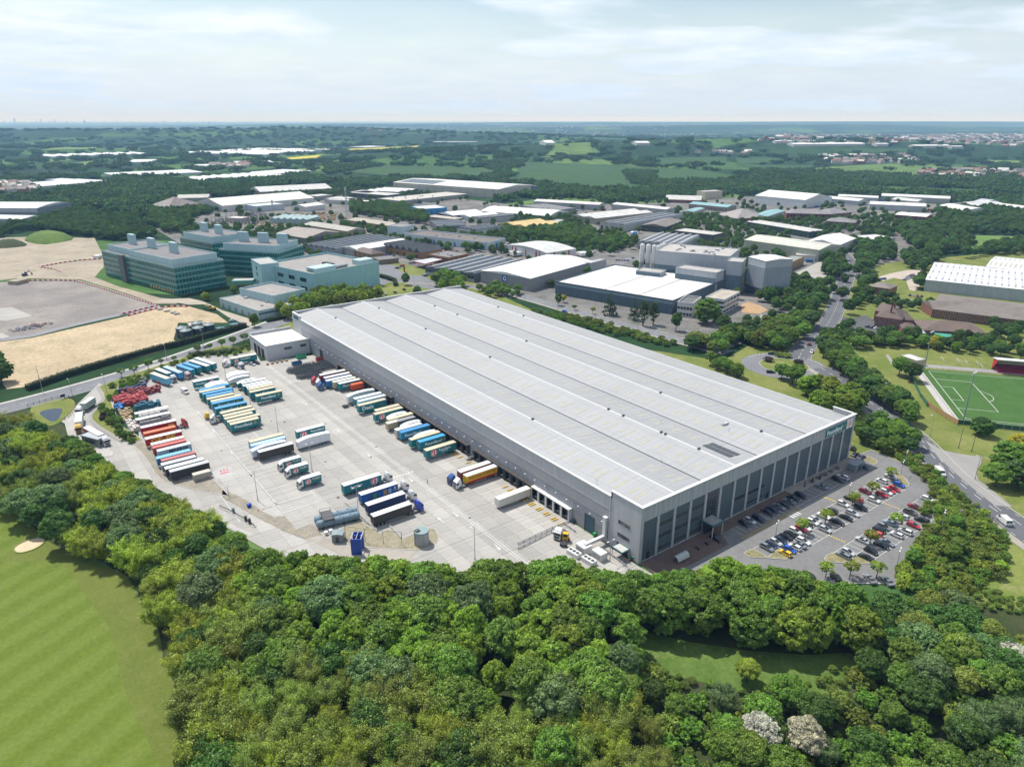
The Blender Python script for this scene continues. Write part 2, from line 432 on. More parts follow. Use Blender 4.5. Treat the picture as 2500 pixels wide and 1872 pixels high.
# base covers round the site (each a sheet above the one below)
sheet('estate_hardstanding',[(26.2,372),(56.4,553),(31,625),(35.3,830),(176.8,1018),(458,1247),(507,1053),(537,783),(624,718),(759,653),(940,638),(1018,498),(1089,371),(809,252.4),(573,167.2),(443,135),(313,136.5),(187.7,115.4),(176.4,299.4),(101.9,323.3)],.06,M_ESTATE)
sheet('rough_grass',[(-18.9,298.9),(19.8,329),(72.5,391),(166.4,489),(180.5,374),(146.3,169.7),(175.4,105),(367,151.5),(521,195.5),(711,145.2),(562,5.9),(152.2,-108.3),(83.9,-71.8),(60.6,-64.9),(48.3,-47.9),(13.1,29.6),(6.7,251.6)],.09,M_GRASS)
sheet('woodland_floor',[(-145.9,267.8),(-128.8,239.7),(-116.9,174.4),(-104,118.1),(-89.5,76.7),(-66.7,43.9),(-29.6,13.7),(-2,-2),(14.7,-24.2),(38.5,-53.2),(61.3,-61.3),(65.9,-78),(9.6,-104.4),(-63.4,-54.3),(-128.5,-5.6),(-124.2,13.8),(-122.9,45.6),(-122.6,78.3),(-128.1,97.4),(-139,116.4),(-150.8,158.3)],.05,M_SOIL)
sheet('meadow_clearing',[(-20.2,-22.5),(-14.5,-31.1),(-5.7,-41.4),(4,-50.7),(15.6,-58.6),(10.6,-62.7),(0,-64.9),(-8.1,-62.9),(-14.6,-55.4),(-16.8,-49.5),(-21.6,-43.8),(-27,-36.1),(-27,-25.1)],.12,M_MEADOW)
sheet('grass_verge_east',[(118.2,-59.9),(102.6,-60.6),(91.8,-65),(81.2,-66.4),(66.5,-66.3),(59.6,-66.2),(64.3,-73.6),(72.8,-83.8),(102.7,-79.1)],.13,M_LAWN)
def stripes_material():
 m=bpy.data.materials.new('mown_fairway');m.use_nodes=True
 t=m.node_tree;bs=t.nodes['Principled BSDF'];IV(bs,'Roughness',.95);IV(bs,'Specular IOR Level',.1)
 g=N(t,'ShaderNodeNewGeometry')
 mp=N(t,'ShaderNodeMapping');ln(t,g.outputs['Position'],mp.inputs[0]);IV(mp,'Rotation',(0,0,R(-118)));
 nz=N(t,'ShaderNodeTexNoise');ln(t,g.outputs['Position'],nz.inputs[0]);IV(nz,'Scale',.12);IV(nz,'Detail',6);IV(nz,'Roughness',.65)
 sx=N(t,'ShaderNodeSeparateXYZ');ln(t,mp.outputs[0],sx.inputs[0])
 ma=N(t,'ShaderNodeMath',operation='MULTIPLY_ADD');ln(t,nz.outputs['Fac'],ma.inputs[0]);IV(ma,1,1.6);ln(t,sx.outputs[0],ma.inputs[2])
 mu=N(t,'ShaderNodeMath',operation='MULTIPLY');ln(t,ma.outputs[0],mu.inputs[0]);IV(mu,1,2*math.pi/8.4)
 si=N(t,'ShaderNodeMath',operation='SINE');ln(t,mu.outputs[0],si.inputs[0])
 mr=N(t,'ShaderNodeMapRange',interpolation_type='SMOOTHSTEP');ln(t,si.outputs[0],mr.inputs[0]);IV(mr,1,-.9);IV(mr,2,.9)
 mx=N(t,'ShaderNodeMix',data_type='RGBA');ln(t,mr.outputs[0],mx.inputs[0]);IV(mx,6,(.095,.136,.02,1));IV(mx,7,(.115,.155,.03,1))
 n2=N(t,'ShaderNodeTexNoise');ln(t,g.outputs['Position'],n2.inputs[0]);IV(n2,'Scale',.9);IV(n2,'Detail',8);IV(n2,'Roughness',.75)
 r2=N(t,'ShaderNodeMapRange');ln(t,n2.outputs['Fac'],r2.inputs[0]);IV(r2,1,.3);IV(r2,2,.7);IV(r2,3,.8);IV(r2,4,1.2)
 vm=N(t,'ShaderNodeVectorMath',operation='SCALE');ln(t,mx.outputs[2],vm.inputs[0]);ln(t,r2.outputs[0],vm.inputs['Scale'])
 ln(t,vm.outputs[0],bs.inputs['Base Color'])
 return m
M_STRIPE=stripes_material()
sheet('golf_course',[(-180,164.3),(-150.9,157.5),(-144.2,137.5),(-140.1,119.7),(-132.1,99.4),(-125.4,89.6),(-123.5,84.4),(-122.7,69),(-120.9,59.6),(-122,48),(-122.9,41.9),(-122.7,33.5),(-121.4,27.1),(-120.5,20.2),(-123.3,13.9),(-125.1,5.3),(-127.9,-14.7),(-173.3,19.2)],.15,patchmat('semi_rough',(.098,.126,.024),(.116,.142,.03),(.145,.152,.046),.09,1.6,fine=.22))
sheet('fairway',smooth([(-187.8,165.4),(-152.8,114.8),(-141.6,108.4),(-135.9,98.3),(-134.6,80.4),(-131.5,65.3),(-131.4,52.3),(-132.5,41.4),(-131.8,27),(-130.8,16),(-130.4,9.2),(-129.7,-13.4),(-177.8,22.5)],2),.17,M_STRIPE)
sheet('putting_rough',smooth([(-163.7,156.9),(-147.7,142.6),(-143.9,130.3),(-150.3,118.9),(-155.8,116.1),(-163.9,128)],2),.18,M_STRIPE)
bk=smooth([(-149.1,121.7),(-146.8,123.6),(-142.7,124.3),(-140.6,122),(-141.1,118.8),(-143.7,116.6),(-147.3,116.7),(-148.9,118.4)],2)
sheet('bunker_sand',bk,.21,patchmat('bunker_sand',(.5,.39,.26),(.54,.43,.29),(.46,.36,.24),.3,3,fine=.1))
mb=MB()
for i in range(len(bk)):
 mb.bar((*bk[i],.22),(*bk[(i+1)%len(bk)],.22),.5,.25)
mb.build('bunker_lip',M_LAWN,kind='structure')
# the old works site: sand, rubble and concrete
sheet('bare_sand',[(-143.9,386),(-123.8,384),(-99,394),(-71.7,404),(-48.4,417),(-28.4,408),(-18.7,374),(-18.9,347.6),(-45.1,367),(-56.4,328.9),(-55.9,314.6),(-70.7,307.1),(-94.4,300.4),(-116,294.3),(-135.9,286.8),(-142.2,288.5),(-146.3,323.4)],.1,M_SAND)
sheet('crushed_rubble',[(-143.6,393),(-123.2,392),(-97.5,406),(-69.5,417),(-46.7,425),(-50,446),(-61.2,491),(-78.3,553),(-120.5,580),(-136,586)],.11,M_RUBBLE)
sheet('dirt',[(-135.8,591),(-119.5,595),(-77.7,558),(-60.5,495),(-45.6,431),(-34.1,422),(-22,434),(-29.5,435),(-38.6,447),(-57.7,512),(-66.7,561),(-53.6,605),(-46.4,654),(-43.3,682),(-34.3,797),(-93.5,852),(-125.1,865)],.1,M_DIRT)
sheet('concrete_pad',[(-136.2,482),(-129.1,481),(-119.9,444),(-134.5,439),(-138,443),(-141.4,449),(-140,483)],.16,M_CONC)
sheet('concrete_pad',[(-143.1,405),(-138.5,407),(-135.1,395),(-138.6,392),(-143.5,394)],.16,M_CONC)
sheet('haul_road',[(-143.8,387),(-143.6,391),(-123.1,394),(-97.6,406),(-73.4,415),(-54.7,421),(-45.1,426),(-44.9,420),(-56,415),(-74.4,408),(-98.4,399),(-123.6,386)],.15,mat('haul_road',(.2,.205,.215),.9,.12,.1))
sheet('concrete_track',[(-44.9,434),(-33.3,426),(-27.2,413),(-18.5,408),(-15.1,384),(-14.8,362),(-11.4,335.3),(-10.1,327.8),(-4,346.8),(-12.6,382),(-16.2,417),(-22,434),(-39.4,443)],.17,mat('pale_track',(.32,.285,.235),.9,.15,.1))
# spoil heaps
def mound(name,poly,H,m,seed):
 x0,x1,y0,y1=bbox(poly);cx_=sum(p[0]for p in poly)/len(poly);cy_=sum(p[1]for p in poly)/len(poly)
 rng=random.Random(seed);mbm=MB();n=len(poly);rings=[(1.,0.),(.9,.3),(.72,.66),(.5,.9),(.25,1.)]
 for k,(f,h)in enumerate(rings):
  for p in poly:mbm.v.append((cx_+(p[0]-cx_)*f+rng.uniform(-.6,.6),cy_+(p[1]-cy_)*f+rng.uniform(-.6,.6),0. if k==0 else H*h*rng.uniform(.85,1.1)))
 for k in range(len(rings)-1):
  for i in range(n):mbm.f.append((k*n+i,k*n+(i+1)%n,(k+1)*n+(i+1)%n,(k+1)*n+i))
 mbm.f.append(tuple((len(rings)-1)*n+i for i in range(n)));mbm.m=[0]*len(mbm.f)
 return mbm.build(name,m,kind='structure',smooth=True)
mound('grass_mound',smooth([(-99.4,827),(-92.6,794),(-83.8,778),(-67.9,784),(-52.3,801),(-54.7,838),(-66.6,873),(-80.6,878),(-91.8,861)],1),7,M_MEADOW,1)
mound('spoil_mound',smooth([(-126.5,780),(-113.5,775),(-97.6,780),(-101.3,814),(-112.4,832),(-124.4,831)],1),5,M_SOIL,2)
# ------------------------------------------------------------------ roads
def road(name,pts,w,z=.14,m=None,it=2):
 pts=smooth(pts,it,closed=False)if it else pts
 L_,R_=ribbon(pts,w,z);mb=MB()
 for i in range(len(pts)-1):
  mb.add([(*R_[i],z),(*R_[i+1],z),(*L_[i+1],z),(*L_[i],z)],[(0,1,2,3)])
 mb.build(name,m or M_ROAD,kind='structure')
 return pts
def kerbline(pts,name='kerb',h=.24,w=.3,closed=False):
 mb=MB();n=len(pts)
 for i in range(n if closed else n-1):
  a,b=pts[i],pts[(i+1)%n];mb.bar((*a,h/2+.02),(*b,h/2+.02),w,h)
 return mb.build(name,M_KERB,kind='structure')
def dashes(name,pts,L,gap,w,z,m=None,start=0.):
 mb=MB()
 for x,y,a in along(pts,L+gap,start):
  c,s=math.cos(a),math.sin(a)
  mb.add([(x+s*w/2,y-c*w/2,z),(x+c*L+s*w/2,y+s*L-c*w/2,z),(x+c*L-s*w/2,y+s*L+c*w/2,z),(x-s*w/2,y+c*w/2,z)],[(0,1,2,3)])
 if mb.f:mb.build(name,m or M_PAINT,kind='structure')
def lineq(mb,a,b,w,z):
 dx,dy=b[0]-a[0],b[1]-a[1];l=math.hypot(dx,dy)or 1;px,py=-dy/l*w/2,dx/l*w/2
 mb.add([(a[0]-px,a[1]-py,z),(b[0]-px,b[1]-py,z),(b[0]+px,b[1]+py,z),(a[0]+px,a[1]+py,z)],[(0,1,2,3)])
r_west=road('estate_road',[(-240,238),(-190,248),(-134,261),(-110,268),(-75,281),(-52,293),(-18,313),(10,330),(60,362),(100,388),(135,410)],13.5)
for d in(7.,-7.):
 kerbline(off(r_west,d))
sheet('pavement',[*off(r_west,7.2),*off(r_west,9.4)[::-1]],.2,M_KERB)
dashes('centre_line',r_west,3,5,.15,.15)
sheet('junction_asphalt',[(146.9,459),(137.9,412),(130.9,374),(137.1,350),(148.1,352),(151.6,374),(157.5,397),(149.9,409),(149.9,426),(154.5,441),(160.2,456),(155.4,466)],.15,M_ROAD)
r_north=road('estate_road',[(135,405),(146,455),(165,520),(190,600)],14,.145)
r_mid=road('estate_road',[(128,398),(155,368),(178,320),(180,280),(181,240),(183,205),(186,165),(187,140),(190,112)],9,.155)
for d in(4.7,-4.7):kerbline(off(r_mid,d))
dashes('centre_line',r_mid,3,5,.15,.165)
r_side=road('estate_road',[(202.9,280.1),(260.7,301),(342.1,345.8),(368,357),(353,337.7)],8,.15)
RB=(195.5,80.)
ring=[(RB[0]+22*math.cos(2*math.pi*i/48),RB[1]+22*math.sin(2*math.pi*i/48))for i in range(48)]
sheet('roundabout_asphalt',ring,.175,M_ROAD)
isl=[(RB[0]+12.5*math.cos(2*math.pi*i/40),RB[1]+12.5*math.sin(2*math.pi*i/40))for i in range(40)]
sheet('roundabout_island',isl,.32,M_GRASS,thick=.2);kerbline(isl,h=.32,closed=True)
r_ne=road('main_road',[(212,82),(231,91),(263,102),(289,110),(338,132),(420,172),(520,222),(560,262),(595,330),(640,430),(700,560)],11.5,.185,mat('new_asphalt',(.1,.105,.115),.92,.15,.05,.25,detail=8))
r_se=road('main_road',[(208,66),(200,52),(191,38),(170,10),(157,-8),(132,-32),(113,-61),(90,-100),(70,-150)],11,.19,MATS['new_asphalt'])
for r in(r_ne,r_se):
 for d in(6.,-6.):kerbline(off(r,d))
 dashes('centre_line',r,4,4,.18,.2)
 for d in(4.9,-4.9):dashes('edge_line',off(r,d),2,3,.12,.2)
dashes('lane_line',off(r_se[8:],1.7),4,5,.16,.203)
sheet('pavement',[*off(r_se,-6.2),*off(r_se,-8.6)[::-1]],.23,mat('pavement_asphalt',(.27,.25,.22),.9,.15,.2))
sheet('pavement',[*off(r_mid,-5),*off(r_mid,-7)[::-1]],.22,MATS['pavement_asphalt'])
sheet('side_road',[(158.3,-10.2),(154.2,-18.6),(156.4,-24.9),(160.1,-30.8),(153.3,-33.2),(144.3,-35),(139,-37.8),(132.1,-46.8),(126.7,-53.5),(122.8,-49.5),(132.2,-36.8),(145.4,-21.4)],.21,mat('worn_asphalt',(.24,.235,.225),.92,.12,.1,detail=8))
sheet('side_road',[(278.3,153.2),(270,132.7),(266.1,121.4),(275,121.8),(268.4,106.1),(259.3,112.8),(259.3,123),(258,138)],.16,MATS['worn_asphalt'])
mb=MB()
for k in range(14):
 a0=R(50+k*7.2)if k<7 else R(-35+(k-7)*7.2)
 lineq(mb,(RB[0]+20.6*math.cos(a0),RB[1]+20.6*math.sin(a0)),(RB[0]+20.6*math.cos(a0+.06),RB[1]+20.6*math.sin(a0+.06)),.4,.19)
mb.build('give_way_line',M_PAINT,kind='structure')
# ------------------------------------------------------------------ lorry yard
YARD=[(-136,237.7),(-118.8,241.6),(-104.3,270.4),(-100.3,249.7),(-107.4,216.3),(-102,185.1),(-84.5,280),(-76.6,285.4),(-48.9,291),(-40.4,284.7),(-23.3,285)]+[(-28,256),(-.6,249.5),(-.6,11.8),(-1.,-1.),(0,-12)]+[(-13.9,1.3),(-36.6,15.5),(-57.8,31.4),(-71.8,44.5),(-82.1,60.7),(-87.7,77.1),(-96.4,107.6),(-105.9,138.8),(-115.5,164),(-119.9,190.2),(-125.3,199.7),(-124.5,222.7),(-127.2,231)]
sheet('lorry_yard',YARD,.12,M_JOINT)
def clip(poly,x0,x1,y0,y1):
 def half(P,f,inter):
  out=[]
  for i in range(len(P)):
   a,b=P[i-1],P[i];ia,ib=f(a),f(b)
   if ib:
    if not ia:out.append(inter(a,b))
    out.append(b)
   elif ia:out.append(inter(a,b))
  return out
 def ix(c):return lambda a,b:(c,a[1]+(b[1]-a[1])*(c-a[0])/(b[0]-a[0]))
 def iy(c):return lambda a,b:(a[0]+(b[0]-a[0])*(c-a[1])/(b[1]-a[1]),c)
 P=poly
 for f,g in((lambda p:p[0]>=x0,ix(x0)),(lambda p:p[0]<=x1,ix(x1)),(lambda p:p[1]>=y0,iy(y0)),(lambda p:p[1]<=y1,iy(y1))):
  if len(P)<3:return[]
  P=half(P,f,g)
 return P
def area(P):return abs(sum(P[i-1][0]*P[i][1]-P[i][0]*P[i-1][1]for i in range(len(P))))/2
yard_root=bpy.data.objects['lorry_yard']
rng=random.Random(5);cells=[]
bx=bbox(YARD);j=.06;SX,SY=5.,14.
strip_tone={}
for i in range(int(bx[0]//SX),int(bx[1]//SX)+1):
 st=rng.uniform(.9,1.09);sh=rng.uniform(0,SY)
 for k in range(int(bx[2]//SY)-1,int(bx[3]//SY)+1):
  P=clip(YARD,i*SX+j/2,(i+1)*SX-j/2,k*SY+j/2+sh*0.,(k+1)*SY-j/2)
  if len(P)>=3 and area(P)>1.5:cells.append((P,st*rng.uniform(.93,1.07)))
def dist2(P):return min((p[0]-CAM[0])**2+(p[1]-CAM[1])**2 for p in P)
cells.sort(key=lambda c:dist2(c[0])/area(c[0]))
rest=MB()
for n_,(P,tn)in enumerate(cells):
 if n_<290:
  cxm=sum(p[0]for p in P)/len(P);cym=sum(p[1]for p in P)/len(P)
  MB().prism([(p[0]-cxm,p[1]-cym)for p in P],0,.04,cap=False).build('concrete_slab',M_SLAB,yard_root,loc=(cxm,cym,.12),color=(.318*tn,.308*tn,.288*tn))
 else:rest.prism(P,.12,.16,cap=False)
if rest.f:rest.build('concrete_slab',M_SLAB,yard_root,color=(.315,.305,.285),kind='stuff')
# islands in the yard
VERGE=[(-105.4,264.4),(-105.1,252.6),(-105.9,243.2),(-109.4,236.2),(-113.7,226.7),(-114.3,219.3),(-113,210.8),(-110,198.9),(-107.2,187.6),(-105.3,181.7),(-100.9,184.1),(-102.5,193.3),(-105.1,203.2),(-104.9,216.5),(-104.4,230.6),(-103.7,241.6),(-102.3,247.5),(-99.3,251.4),(-97.4,259.5),(-89.1,262.2),(-83.2,261.2),(-79.8,268),(-67,276.8),(-53.7,284.1),(-47.3,283.4),(-40.2,277.5),(-29.2,275.5),(-26.7,276.5),(-26.4,286.5),(-36.3,298.4),(-51.4,293.5),(-63.6,286.1),(-76.8,280.3),(-89.1,274.9),(-101.1,267.8)]
sheet('grass_verge',VERGE,.3,M_GRASS,thick=.25);kerbline(VERGE,h=.3,closed=True)
sheet('verge_path',[(-106.5,264.2),(-105.3,265.4),(-105.2,250.7),(-105.8,243.1),(-109.6,234.5),(-113.5,225.6),(-114.3,218.4),(-113.2,209.3),(-110.3,197.5),(-107.6,185.7),(-108.3,185.5),(-111,195.8),(-114.3,208.5),(-115.3,219.2),(-114.4,226.3),(-110.1,238.6),(-107,245),(-106.6,250.7)],.325,MATS['worn_asphalt'])
GRAV=[(-105,180.8),(-101.2,182.4),(-99.8,170.5),(-100.6,153.6),(-100.5,137.7),(-97.7,137.3),(-93.3,134),(-87.5,132.7),(-86.6,127.3),(-86,116.6),(-86,114.4),(-90.6,121.2),(-96.8,130.2),(-101.8,139.8),(-103.2,149.3),(-103.1,160.7),(-103.8,173.5)]
sheet('gravel_strip',GRAV,.26,M_GRAVEL,thick=.2);kerbline(GRAV,h=.26,closed=True)
SOILP=[(-86.7,120.2),(-83.9,114.6),(-81.5,105.9),(-80.2,98.3),(-78.7,90.9),(-76,83.5),(-75.1,80.6),(-76.4,80.8),(-80.2,86.6),(-83.1,95.7),(-86,107.6),(-88.2,115.1)]
sheet('soil_strip',SOILP,.26,M_GRAVEL,thick=.2)
ISL1=[(-79.9,96.4),(-78.2,91.5),(-75,89.8),(-75,84.7),(-75.2,79.3),(-69.4,79.8),(-69.5,71),(-70.7,71.9),(-74.8,72.3),(-76.6,76.3),(-78.8,81.3),(-80.3,87.3),(-81.8,90.9)]
sheet('gravel_island',ISL1,.25,M_GRAVEL,thick=.2)
ISL2=[(-64.8,71.1),(-57.1,71.7),(-56,71.2),(-54.4,61),(-51.5,61.6),(-50.3,60),(-50.5,54.1),(-45.6,54.4),(-40.1,54.5),(-38.9,52.5),(-39.7,49.4),(-41.8,46.4),(-44.6,45.2),(-49.3,45.6),(-54.4,50.3),(-61,56.1),(-65.6,62.2),(-66.6,65.5)]
sheet('planted_island',ISL2,.25,patchmat('dry_weeds',(.235,.21,.15),(.27,.24,.175),(.14,.17,.06),.25,1.5,fine=.35),thick=.2);kerbline(ISL2,h=.26,closed=True)
sheet('wash_pad',[(-70.9,76.1),(-69.5,70.3),(-67,63.2),(-64.1,58.8),(-61.1,55.9),(-54.5,50.1),(-49.4,45.3),(-53.3,43),(-59.6,46.5),(-68.1,54.1),(-70.8,61.6),(-73.1,69.1),(-76.6,75.6),(-70.7,77.3)],.2,mat('worn_concrete',(.3,.275,.24),.9,.2,.15,detail=7))
# pond beside the yard entrance
POND=smooth([(-132.6,244.3),(-128.6,245.9),(-123,243.5),(-124.2,236.3),(-126.4,229.1),(-128.9,227.6),(-131.3,236.3)],2)
sheet('pond_bank',smooth([(-136,252.4),(-130.7,255.9),(-125.5,257.8),(-120.1,256.7),(-117.9,253.1),(-117.5,246),(-119,239.6),(-123,230.1),(-125.8,225.3),(-130.3,222.1),(-134.1,231.5)],1),.2,M_GRASS)
wm=mat('pond_water',(.03,.035,.04),.05,.1,.2,.6);sheet('pond',POND,.22,wm)
# painted lines in the yard
mb=MB();Z=.168
def ln2(a,b,w=.14):lineq(mb,a,b,w,Z)
for d in(0,.9):ln2((-26.6-d,252),(-26.6-d,12))
for d in(0,.7):
 ln2((-120+d,250),(-117.5+d,160));ln2((-117.5+d,160),(-88+d,85))
pA,pB=(-77,93.9),(-52.7,93.9)
for d in(0,1.3):ln2((pA[0],pA[1]-d),(pB[0],pB[1]-d))
for k in range(16):ln2((-100,128+k*3.6),(-88,128+k*3.6))if k%2 else None
for k in range(22):ln2((-74.5,92+k*3.7),(-62,92+k*3.7))if k not in(6,7)else None
for x in(-88.2,-74.4,-61.5):ln2((x,95),(x,200))
for k in range(58):ln2((-14.2,30.5+k*4),(-2.6,30.5+k*4),.11)
a,b=(-34.8,92.6),(-24.6,92.4)
for k in range(16):
 t=k/16;t2=t+.04
 for o in((0.,)if k%2 else(.7,)):
  ln2((a[0]+(b[0]-a[0])*t,a[1]+(b[1]-a[1])*t-o),(a[0]+(b[0]-a[0])*t2,a[1]+(b[1]-a[1])*t2-o),.7)
def arrow(p,q):
 dx,dy=q[0]-p[0],q[1]-p[1];l=math.hypot(dx,dy);ux,uy=dx/l,dy/l
 ln2(p,(q[0]-ux*1.1,q[1]-uy*1.1),.22)
 mb.add([(q[0],q[1],Z),(q[0]-ux*1.4-uy*.6,q[1]-uy*1.4+ux*.6,Z),(q[0]-ux*1.4+uy*.6,q[1]-uy*1.4-ux*.6,Z)],[(0,1,2)])
for p,q in(((-74.9,101.9),(-74.3,98.4)),((-31.9,115.8),(-32,111.6)),((-28.5,58.8),(-28.6,54.8)),((-34.5,54.5),(-34.6,58.3)),((-28.4,34.1),(-28.9,30.4)),((-74.6,203.8),(-74.5,199.4)),((-74.7,177.8),(-74.6,173.9)),((-74.8,152),(-74.7,148.3)),((-74.8,128.2),(-74.7,124.2)),((-74.7,128.2),(-74.8,124.4)),((-32,146),(-32,142.8)),((-32,184.9),(-31.6,180)),((-32,221.8),(-31.9,217.6)),((-32.1,115.7),(-32.1,111.9)),((-28.6,88.9),(-28.9,85.3)),((-74.8,102.2),(-74.5,98.1))):
 arrow(p,q)
mb.build('yard_marking',M_PAINT,kind='structure')
mb=MB()
c0=(-81.6,134.3)
mb.add([(c0[0]-2.2,c0[1]-1.2,.17),(c0[0]+1.2,c0[1]-1.2,.17),(c0[0]+1.2,c0[1]-.2,.17),(c0[0]-2.2,c0[1]-.2,.17)],[(0,1,2,3)])
for dx in(-1.6,-.4,.8):mb.add([(c0[0]+dx,c0[1]+.8,.17),(c0[0]+dx+.7,c0[1]+.8,.17),(c0[0]+dx+.7,c0[1]+2.2,.17),(c0[0]+dx,c0[1]+2.2,.17)],[(0,1,2,3)])
mb.build('red_marking',mat('red_paint',(.42,.1,.1),.8,.3,.6),kind='structure')
sheet('pale_patch',[(c0[0]-4.5,c0[1]-4),(c0[0]+3,c0[1]-4),(c0[0]+3,c0[1]+3),(c0[0]-4.5,c0[1]+3)],.166,mat('pale_patch',(.36,.36,.355),.9,.15,.4))
mb=MB()
for p in((-48.1,119.5),(-55.7,90.5),(-26.2,119.9),(-33.4,154.3),(-55.6,90.8),(-26.1,51.8),(-47.1,166.8),(-51.5,171.2),(-77.5,153.8),(-47.1,166.4)):mb.cbox((p[0],p[1],.167),(.9,.7,.02))
mb.build('drain_cover',mat('cast_iron',(.05,.05,.05),.7,.2,1),kind='structure')
# ------------------------------------------------------------------ staff car park
CARP=[(117.4,-.4),(131.2,-1.8),(130.5,-8),(129.4,-16.2),(125.2,-24.4),(119,-29.6),(112,-33)]+[(107,-41),(99.3,-41.3),(94.8,-46.4),(82.8,-47.5),(58.7,-47.7),(53.6,-52.5),(34.6,-37.5),(20,-20),(8,-14),(.5,-12),(0,-.4)]
sheet('car_park',CARP,.15,M_CARP);kerbline(CARP[:-1],h=.3)
sheet('brick_paving',[(.1,-.35),(74,-.35),(74,-4.2),(33,-4.4),(30,-9.6),(14,-9.6),(.1,-8.8)],.24,M_BRICKPAVE,thick=.09)
sheet('front_pavement',[(74.1,-.35),(117,-.35),(117,-4.2),(74.1,-4.2)],.24,MATS['pavement_asphalt'],thick=.09)
mb=MB()
def cl(a,b,w=.11,z=.156):lineq(mb,a,b,w,z)
for y,xa,xb in((-15.7,34,114),(-20.55,37,112),(-25.4,40,110.5),(-31.7,51,106),(-36.35,55,103),(-41.,58.5,100)):cl((xa,y),(xb,y))
for k in range(33):
 x=37.6+k*2.4
 cl((x,-15.7),(x,-20.5));cl((x,-20.6),(x,-25.4))if x>40 and x<110 else None
for k in range(21):
 x=55.2+k*2.4
 if x<104:cl((x,-31.7),(x,-36.3));cl((x,-36.4),(x,-41.))if 58<x<100 else None
for k in range(13):cl((38+k*2.5,-4.4),(38+k*2.5,-9.2))
for k in range(9):cl((76+k*2.6,-4.4),(76+k*2.6,-9.2))
for k in range(5):cl((15.5+k*2.6,-4.6),(15.5+k*2.6,-9.6))
for k in range(4):cl((60.5+k*1.3,-10.3+0.),(60.5+k*1.3,-12.9),.55)
cl((67,-10.6),(96,-10.6));cl((67,-9.4),(96,-9.4))
cl((36,-38.2),(52,-50.8))
mb.build('bay_marking',M_PAINT,kind='structure')
mb=MB()
for k in range(40):
 x=36+k*.8
 cl((x,-9.5),(x+1.2,-11.2),.07);cl((x+1.2,-9.5),(x,-11.2),.07)
for p,q in(((59.8,-25.7),(60.4,-31.3)),((81.2,-10.8),(81.7,-15.5)),((94.,-25.6),(94.4,-31.4))):
 for k in range(7):
  t=k/7;mb.cbox((p[0]+(q[0]-p[0])*t,p[1]+(q[1]-p[1])*t,.17),(.5,.45,.05))
mb.build('yellow_marking',M_YEL,kind='structure')
M_BED=patchmat('planting_bed',(.17,.165,.085),(.24,.205,.12),(.12,.15,.055),.5,2.,fine=.4)
for P in([(29.3,-15.8),(31.5,-15.3),(34,-15.9),(33.8,-18.8),(33.6,-21.2),(40.8,-20.3),(38.7,-24.7),(37.2,-25.3),(32.6,-20.8),(29.3,-18)],[(46.2,-32),(49,-31.3),(52,-31.7),(52,-34.6),(52.2,-36.9),(58.3,-36.4),(57.6,-38.8),(56.7,-41),(55.1,-41.2),(49.5,-36.7),(46,-33.4)],[(118.2,-17.5),(120.5,-18.1),(117.6,-21.9),(114.3,-24.7),(112.1,-25.2),(110.9,-24.8),(113.9,-21.3)],[(120.7,-3.8),(125.1,-4.1),(124.4,-7.2),(122.5,-8.8),(119.4,-9.3)]):
 sheet('planting_bed',P,.33,M_BED,thick=.2);kerbline(P,h=.33,closed=True,w=.2)
 # ------------------------------------------------------------------ the distribution warehouse
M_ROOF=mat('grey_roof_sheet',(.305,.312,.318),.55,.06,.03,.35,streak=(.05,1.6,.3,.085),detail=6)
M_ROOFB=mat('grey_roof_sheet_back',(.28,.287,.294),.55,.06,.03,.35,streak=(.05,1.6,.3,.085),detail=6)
M_TRIM=mat('white_trim',(.6,.6,.59),.5,.05,.4)
M_SILVER=mat('silver_cladding',(.4,.41,.425),.45,.05,.2,.4,streak=(.6,.6,.05,.07))
M_MID=mat('mid_grey_cladding',(.29,.3,.315),.5,.05,.2,.4,streak=(.3,.3,3.,.07))
M_BLUEG=mat('blue_grey_cladding',(.235,.25,.285),.5,.05,.2,.4,streak=(.6,.6,.05,.06))
M_DOCKW=mat('dock_wall_cladding',(.24,.25,.26),.5,.06,.2,.4)
M_FASC=mat('stained_fascia',(.37,.385,.4),.5,.06,.2,.4,streak=(1.1,1.1,.07,.22))
M_DARKP=mat('slate_blue_panel',(.075,.105,.125),.4,.08,.3,.5,streak=(.4,.4,.4,.06))
M_GLASS=mat('dark_glazing',(.015,.02,.025),.08,.2,.3,.7)
M_FRAME=mat('grey_window_frame',(.16,.18,.19),.5,.05,1)
M_BLACK=mat('black_rubber',(.022,.022,.024),.75,.2,.8)
M_BROWNB=mat('weathered_shelter',(.06,.055,.05),.8,.25,.6)
M_DOOR=mat('teal_dock_door',(.035,.09,.125),.5,.12,.7)
M_STEEL=mat('galvanised_steel',(.33,.34,.35),.45,.15,.8,.5)
M_DKSTEEL=mat('dark_steel',(.06,.062,.065),.55,.2,.8,.4)
M_YELP=mat('safety_yellow',(.6,.38,.03),.5,.15,1)
M_RLIGHT=mat('rooflight_grp',(.335,.328,.262),.45,.12,.5)
M_TEAL=mat('teal_sign',(.02,.17,.19),.4,.05,1)
M_TEALDK=mat('teal_canopy',(.03,.12,.14),.45,.1,1)
Wd,Ln,Ht=116.9,278.,19.2
wh=thing('warehouse','huge pale grey distribution warehouse with ridged roof and slate blue office front','warehouse')
